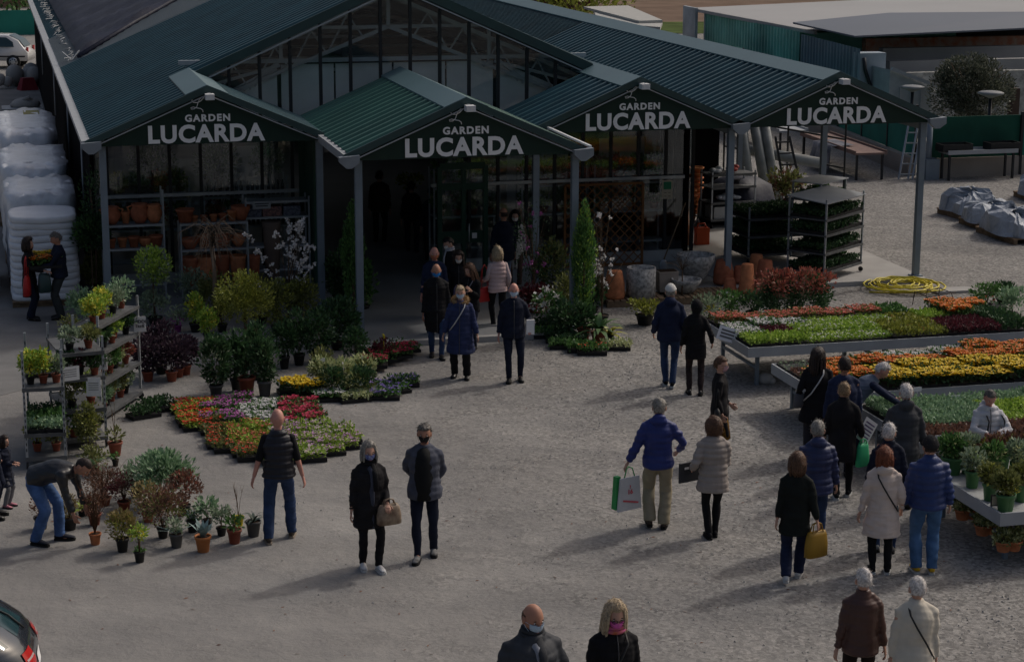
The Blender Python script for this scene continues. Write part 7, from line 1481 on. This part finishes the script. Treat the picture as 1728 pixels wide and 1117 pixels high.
# plastic rolls, barrow frame behind
t = thing('plastic_rolls', 'leaning rolls of milky greenhouse film in the dark bay', 'film rolls', (19.75, 50.6, .0)); 
for x, dx, m in ((0, .15, m_film), (.42, .3, m_film), (.8, .25, m_film)): c = MB(); c.tube([(x*.8+dx, -.2, 0), (x*.8, .4, 2.5)], .14, 12); c.build('roll', m, t)
t = thing('steel_frame', 'black steel stair frame standing behind the film rolls', 'frame', (21.6, 52.0, 0), -.5); c = MB()
for z in (.7, 1.5, 2.1): c.bar((-1.8, 0, z+.5), (1.6, 0, z), .05)
for x in (-1.8, 0, 1.6): c.bar((x, 0, 0), (x, 0, 2.4), .05)
c.build('rails', m_black, t); c = MB(); c.tube([(-1.3, -.4, 1.2), (1.1, -.4, .85)], .15, 12); c.build('film_roll', m_film, t)
t = thing('step_ladder', 'dark folding ladder leaning by the rear post', 'ladder', (20.5, 49.2, 0)); c = MB(); c.bar((0, 0, 0), (-.35, .2, 1.9), .05); c.bar((.5, 0, 0), (.05, .2, 1.9), .05)
for k in range(6): c.bar((-.05-.05*k, .03*k, .25+.3*k), (.45-.075*k, .03*k, .25+.3*k), .04)
c.build('ladder', m_mull, t)
# black net draped in the bay
t = thing('net_bale', 'heap of black netting on the bay floor', 'netting', (18.2, 47.0, .1)); c = MB(); R = []
for z, s_ in ((0, 1), (.5, .98), (.9, .85), (1.1, .5), (1.15, .1)): R.append([(1.0*s_*math.cos(a)*(1+.1*math.sin(3*a+z)), .7*s_*math.sin(a)*(1+.12*math.cos(4*a)), z) for a in np.linspace(0, 6.283, 28, endpoint=False)])
c.rings(R, 0, True); c.build('netting', m_net, t)
# ================================================================== yard at right
def table(p0, p1, w_, z, lb, top=m_gut, extra=None):
    d = (Vector(p1)-Vector(p0)); L = d.length; t = thing('yard_table', lb, 'table', Vector(p0), math.atan2(d.y, d.x)); c = MB(); c.box((L/2, w_/2, z), (L, w_, .06)); c.box((L/2, -.01, z+.03), (L, .03, .12)); c.box((L/2, w_+.01, z+.03), (L, .03, .12)); c.build('table_top', top, t)
    for x in np.linspace(.1, L-.1, max(2, int(L/2.2))):
        for y in (.08, w_-.08): c = MB(); c.box((x, y, z/2), (.06, .06, z)); c.build('leg', m_mull, t)
    return t
table((at(1597, 306).x, 52.55, 0), (at(1597, 306).x+2.25, 52.55, 0), .62, .80, 'grey steel table with black trays before the green netting')
for x, y, w_, lb in ((1610, 252, .9, 'left'), (1690, 250, .9, 'right')):
    q = atY(x, y+8, 52.85); t = thing('plastic_crate', 'black plastic crate on the grey table, %s one' % lb, 'crate', (q.x, 52.86, .84)); c = MB(); c.box((0, 0, .02), (.95, .5, .04))
    for a, b, s_ in ((0, -.25, (.95, .02, .2)), (0, .25, (.95, .02, .2)), (-.47, 0, (.02, .48, .2)), (.47, 0, (.02, .48, .2))): c.box((a, b, .12), s_)
    c.build('crate', m_black, t)
table((25.2, 53.2, 0), (25.4, 57.8, 0), -.95 if 0 else .95, .78, 'long table with folded fabric nearest the netting corner', mat('red brown fabric', (.22, .15, .13), .9)); table((25.0, 58.6, 0), (25.3, 66, 0), .95, .78, 'long pale table farther along the beige wall', m_gut)
t = thing('draped_fabric', 'grey and white fabric hanging over the near table end', 'fabric', (24.1, 54.6, 0)); c = MB(); V = []
for j in range(7):
    for i in range(17): V.append((-.0+.12*math.sin(i*1.7)*(1-j/6)-.15*(1-j/6)+(0 if j < 6 else .7), i*.09, .12+.74*min(j, 5.2)/5.2))
c.add(V, np.array([(j*17+i, j*17+i+1, j*17+i+18, j*17+i+17) for j in range(6) for i in range(16)]), 0, True); c.build('cloth', mat('grey striped fabric', (.07, .08, .11), .9, .1, col2=(.38, .38, .4), vscale=2.2), t)
for x, lb in ((1532, 'left'), (1548, 'right')):
    q = at(x-4, 303); t = thing('ladder', 'aluminium ladder leaning at the fence corner, %s one' % lb, 'ladder', q, -.3); c = MB(); c.bar((-.2, 0, 0), (.15, .7, 1.75), .05); c.bar((.2, 0, 0), (.55, .7, 1.75), .05)
    for k in range(6): f = (k+.5)/6; c.bar((-.2+.35*f, .7*f, 1.75*f), (.2+.35*f, .7*f, 1.75*f), .035)
    c.build('ladder', m_steel, t)
m_tp = mat('grey tarpaulin', (.34, .38, .44), .5, .4, var=.2, vscale=2, bump=.9, bscale=5, bdist=.08)
def tarped(px0, py0, px1, py1, hz, lb, seed):
    a = at(px0, py0); b = at(px1, py1); d = b-a; L = d.length; t = thing('tarped_pallet', lb, 'pallet load', (a+b)/2, math.atan2(d.y, d.x)); c = MB()
    for k in range(3): c.box((0, -.5+k*.5, .06), (L, .1, .12))
    c.box((0, 0, .135), (L, 1.15, .03)); c.build('pallet', m_wood, t); rr = np.random.default_rng(seed); c = MB(); n = 22; R = []
    ph = rr.random(6)*6
    for z, s_ in ((.14, 1.0), (.3*hz, 1.02), (.7*hz, .92), (.95*hz, .7), (hz, .35), (hz*1.01, .03)):
        R.append([(L*.5*s_*math.copysign(abs(math.cos(u))**.55, math.cos(u))*(1+.07*math.sin(3*u+ph[0]+z*4)), .62*s_*math.copysign(abs(math.sin(u))**.55, math.sin(u))*(1+.1*math.sin(5*u+ph[1]+z*3)), .14+(z-.0)*(1+.18*math.sin(2*u+ph[2])+.1*math.sin(5*u+ph[3])) if z > .15 else .14) for u in np.linspace(0, 6.283, 40, endpoint=False)])
    R = [[tuple(np.array(v)+rr.normal(size=3)*np.array([.05, .04, .035])*(v[2] > .2)) for v in r_] for r_ in R]
    c.rings(R, 0, False); c.build('tarpaulin', m_tp, t); return t
tarped(1612, 358, 1660, 372, .50, 'pallet under a grey folded tarpaulin, farthest of the row', 1); tarped(1650, 375, 1690, 388, .42, 'low pallet under a crumpled pale tarpaulin, middle of the row', 2); tarped(1680, 390, 1745, 412, .50, 'pallet under a bluish tarpaulin at the right edge, nearest of the row', 3)
tarped(1740, 330, 1790, 345, .5, 'tarped pallet half outside the right edge', 4)
# hose, wire frame, stone, boards
t = thing('hose_coil', 'coiled bright yellow garden hose on the gravel by the slab', 'hose', at(1525, 488)); c = MB(); P = []; rr = random.Random(6)
for k in range(300):
    a = k*.21; r_ = .52+.22*math.sin(k*.037)+.06*math.sin(k*.31); P.append((.1*math.sin(k*.05)+r_*1.05*math.cos(a), .06*math.cos(k*.06)+r_*1.05*math.sin(a), .03+.09*abs(math.sin(k*.017))+.03*abs(math.sin(a*.5+k))))
c.tube(P, .017, 6); c.tube([(-.9, -.2, .02), (-.5, -.35, .02), (.1, -.5, .02), (.75, -.25, .02)], .017, 6); c.build('hose', mat('yellow hose', (.60, .50, .03), .5, .4), t)
t = thing('wire_stand', 'rusty wire basket stand lying behind the far bench', 'stand', at(1575, 516), .3); c = MB()
for x in (-.35, 0, .35): c.tube([(x, -.25, 0), (x-.05, -.2, .28), (x, .2, .3), (x+.05, .3, 0)], .010, 5)
c.tube([(-.4, -.22, .26), (.4, -.22, .28)], .01, 5); c.tube([(-.4, .22, .28), (.4, .2, .3)], .01, 5); c.tube([(-.35, -.25, .01), (.9, -.5, .02)], .012, 5); c.build('wires', mat('rusty wire', (.05, .035, .03), .8), t)
t = thing('stone', 'pale rough stone under the end of the far bench', 'stone', at(1291, 647)); c = MB(); V_, N_ = [], 0; c.ell((0, 0, .08), (.16, .12, .11), 9, 6); c.ell((.1, -.05, .05), (.08, .08, .07), 7, 5); c.build('stone', m_conc, t)
t = thing('concrete_slab', 'flat concrete stepping slab beside the yellow hose', 'slab', at(1607, 492)); c = MB(); c.box((0, 0, .03), (.9, .4, .05)); c.build('slab', m_conc, t)
for i, (x0, y0, x1, y1) in enumerate(((1635, 508, 1725, 548), (1560, 540, 1700, 538))):
    a, b = at(x0, y0, .05), at(x1, y1, .05); t = thing('timber_batten', 'dark timber batten lying behind the far bench, %s one' % ('slanting', 'level')[i], 'timber', a); c = MB(); c.bar((0, 0, 0), tuple(b-a), .09, .06); c.build('batten', m_wood, t)
# price sign on the end of the far bench and flower labels
q = Vector((12.22, 31.9, .78)); t = thing('price_board', 'white price board clipped on the left end of the far bench', 'sign', q, -.5); c = MB(); c.box((0, 0, .06), (.34, .012, .26)); o_ = c.build('board', m_paper, t); o_.rotation_euler = (-.5, .25, 0); c = MB()
for k in range(3): c.box((0, -.012, .12-.06*k), (.24, .003, .026))
o_ = c.build('lettering', m_grpot, t); o_.rotation_euler = (-.5, .25, 0)
for i, (px, py) in enumerate(((1548, 655), (1612, 669), (1585, 737), (1640, 700))):
    q = at(px, py+8, .80); t = thing('price_label', 'white price label among bench trays, %s' % ('left of the silver jacket on the marigold rim', 'above the green seedlings', 'before the brown seedlings', 'beside the silver jacket')[i], 'label', q); c = MB(); c.box((0, 0, .06), (.14, .005, .07)); c.bar((0, .004, -.05), (0, .004, .04), .008); o_ = c.build('card', m_paper, t)
# dark car at the lower left corner
t = thing('parked_car', 'dark grey hatchback with red tail lamps cut by the lower left corner', 'car', (.12, 20.15, 0), rad(-4))
CZ = [.22, .30, .45, .62, .80, .92, 1.0, 1.12, 1.25, 1.38, 1.46, 1.50]; CR = [-.06, .02, .05, .05, .02, -.05, -.12, -.28, -.50, -.78, -1.05, -1.45]; CW = [.82, .87, .90, .91, .90, .88, .85, .79, .72, .65, .60, .50]; CF = [-4.15, -4.2, -4.2, -4.15, -4.0, -3.5, -3.1, -2.8, -2.6, -2.4, -2.3, -2.1]
def cs(u, z, o=0):
    r_ = np.interp(z, CZ, CR)+o; f_ = np.interp(z, CZ, CF)-o; w_ = np.interp(z, CZ, CW)+o; cu, su = math.cos(u), math.sin(u); e = (abs(cu)**4.2+abs(su)**4.2)**(-1/4.2)
    return ((r_+f_)/2+(r_-f_)/2*cu*e, w_*su*e, z)
def patch(u0, u1, z0, z1, o, nu=14, nz=6, skew=0):
    c = MB(); V = [cs(u0+(u1-u0)*i/nu, z0+(z1-z0)*j/nz+skew*(i/nu), o) for j in range(nz+1) for i in range(nu+1)]; c.add(V, np.array([(j*(nu+1)+i, j*(nu+1)+i+1, (j+1)*(nu+1)+i+1, (j+1)*(nu+1)+i) for j in range(nz) for i in range(nu)]), 0, True); return c
c = MB(); c.rings([[cs(u, z) for u in np.linspace(0, 2*math.pi, 96, endpoint=False)] for z in np.interp(np.linspace(0, 11, 34), range(12), CZ)], 0, True); c.build('body', mat('dark metallic paint', (.022, .028, .04), .2, .6, var=.1, coat=1.0), t)
gm = mat('car glass', (.02, .05, .06), .08, .6)
patch(-.33, .33, 1.02, 1.40, .006).build('rear_window', gm, t); patch(-1.50, -.62, 1.02, 1.38, .006, 20).build('side_window', gm, t); patch(.62, 1.50, 1.02, 1.38, .006, 20).build('side_window', gm, t)
rl = mat('red lens', (.5, .01, .01), .2, .6); wl = mat('pale lens', (.5, .42, .42), .2, .6)
for s_ in (-1, 1):
    q = patch(s_*.56, s_*.30, .74, .92, .012).build('tail_light', rl, t); patch(s_*.54, s_*.32, .83, .85, .018, 10, 2).build('lens_strip', wl, q)
    patch(s_*.16, s_*.20, .55, .70, .012, 3, 3).build('reflector', m_black, t)
patch(-.14, .14, .62, .76, .008, 6, 3).build('number_plate', m_paper, t); patch(-.5, .5, .40, .405, .012, 30, 1).build('bumper_seam', m_black, t)
c = MB(); c.tube([cs(.0, 1.0, .03), cs(.1, 1.12, .03), cs(.16, 1.3, .03)], .012, 5); c.build('wiper', m_black, t)
for a in (-.85, -3.4):
    for s_ in (-1, 1): c = MB(); c.rings([[(a+rr_*math.cos(q_), s_*.80+yy, .31+rr_*math.sin(q_)) for q_ in np.linspace(0, 6.283, 24, endpoint=False)] for rr_, yy in ((.29, -.12), (.31, -.1), (.31, .1), (.29, .12))]); w2 = c.build('wheel', m_black, t)
# scattered debris on the gravel
rr = random.Random(21); c = MB()
for k in range(260):
    x, y = rr.uniform(60, 1700), rr.uniform(560, 1110); p = at(x, y); a = rr.uniform(0, 3.1); s_ = rr.uniform(.012, .04); d = Vector((math.cos(a), math.sin(a), 0))*s_; e = Vector((-d.y, d.x, 0))*.35
    c.add([tuple(p-d+Vector((0, 0, .006))), tuple(p+e+Vector((0, 0, .012))), tuple(p+d+Vector((0, 0, .007))), tuple(p-e+Vector((0, 0, .005)))], [(0, 1, 2, 3)])
tag(c.build('leaf_litter', LM['dry']), 'dry leaf scraps scattered over the gravel', 'leaf litter', None, 'stuff')
def stones():
    R = np.random.default_rng(5); n = 15000; X = R.uniform(3, 17, n); Y = R.uniform(18, 39, n); keep = R.random(n) < np.clip((X-5)/7, .08, 1); keep &= ~((X > 6.3) & (X < 11.1) & (Y > 35.7)); X, Y = X[keep], Y[keep]; n = len(X)
    s = .007+.014*R.random(n)**2; oc = np.array([(1, 0, 0), (0, 1, 0), (-1, 0, 0), (0, -1, 0), (0, 0, .75), (0, 0, -.4)]); a = R.random(n)*3; ca, sa = np.cos(a), np.sin(a)
    V = oc[None]*s[:, None, None]*(.7+.6*R.random((n, 6, 1))); V = np.stack([V[..., 0]*ca[:, None]-V[..., 1]*sa[:, None], V[..., 0]*sa[:, None]+V[..., 1]*ca[:, None], V[..., 2]], -1)+np.stack([X, Y, 0*X+.003], 1)[:, None, :]
    F_ = np.array([(0, 1, 4), (1, 2, 4), (2, 3, 4), (3, 0, 4)]); F_ = (F_[None]+np.arange(n)[:, None, None]*6).reshape(-1, 3); c = MB(); c.add(V.reshape(-1, 3), F_); return c
tag(stones().build('loose_gravel', leafmat('gravel stones', [(.20, .195, .19), (.29, .285, .275), (.40, .39, .375)], .9, 0.0)), 'loose gravel stones lying on the yard surface', 'gravel', None, 'stuff')
bpy.data.scenes.remove(TS)
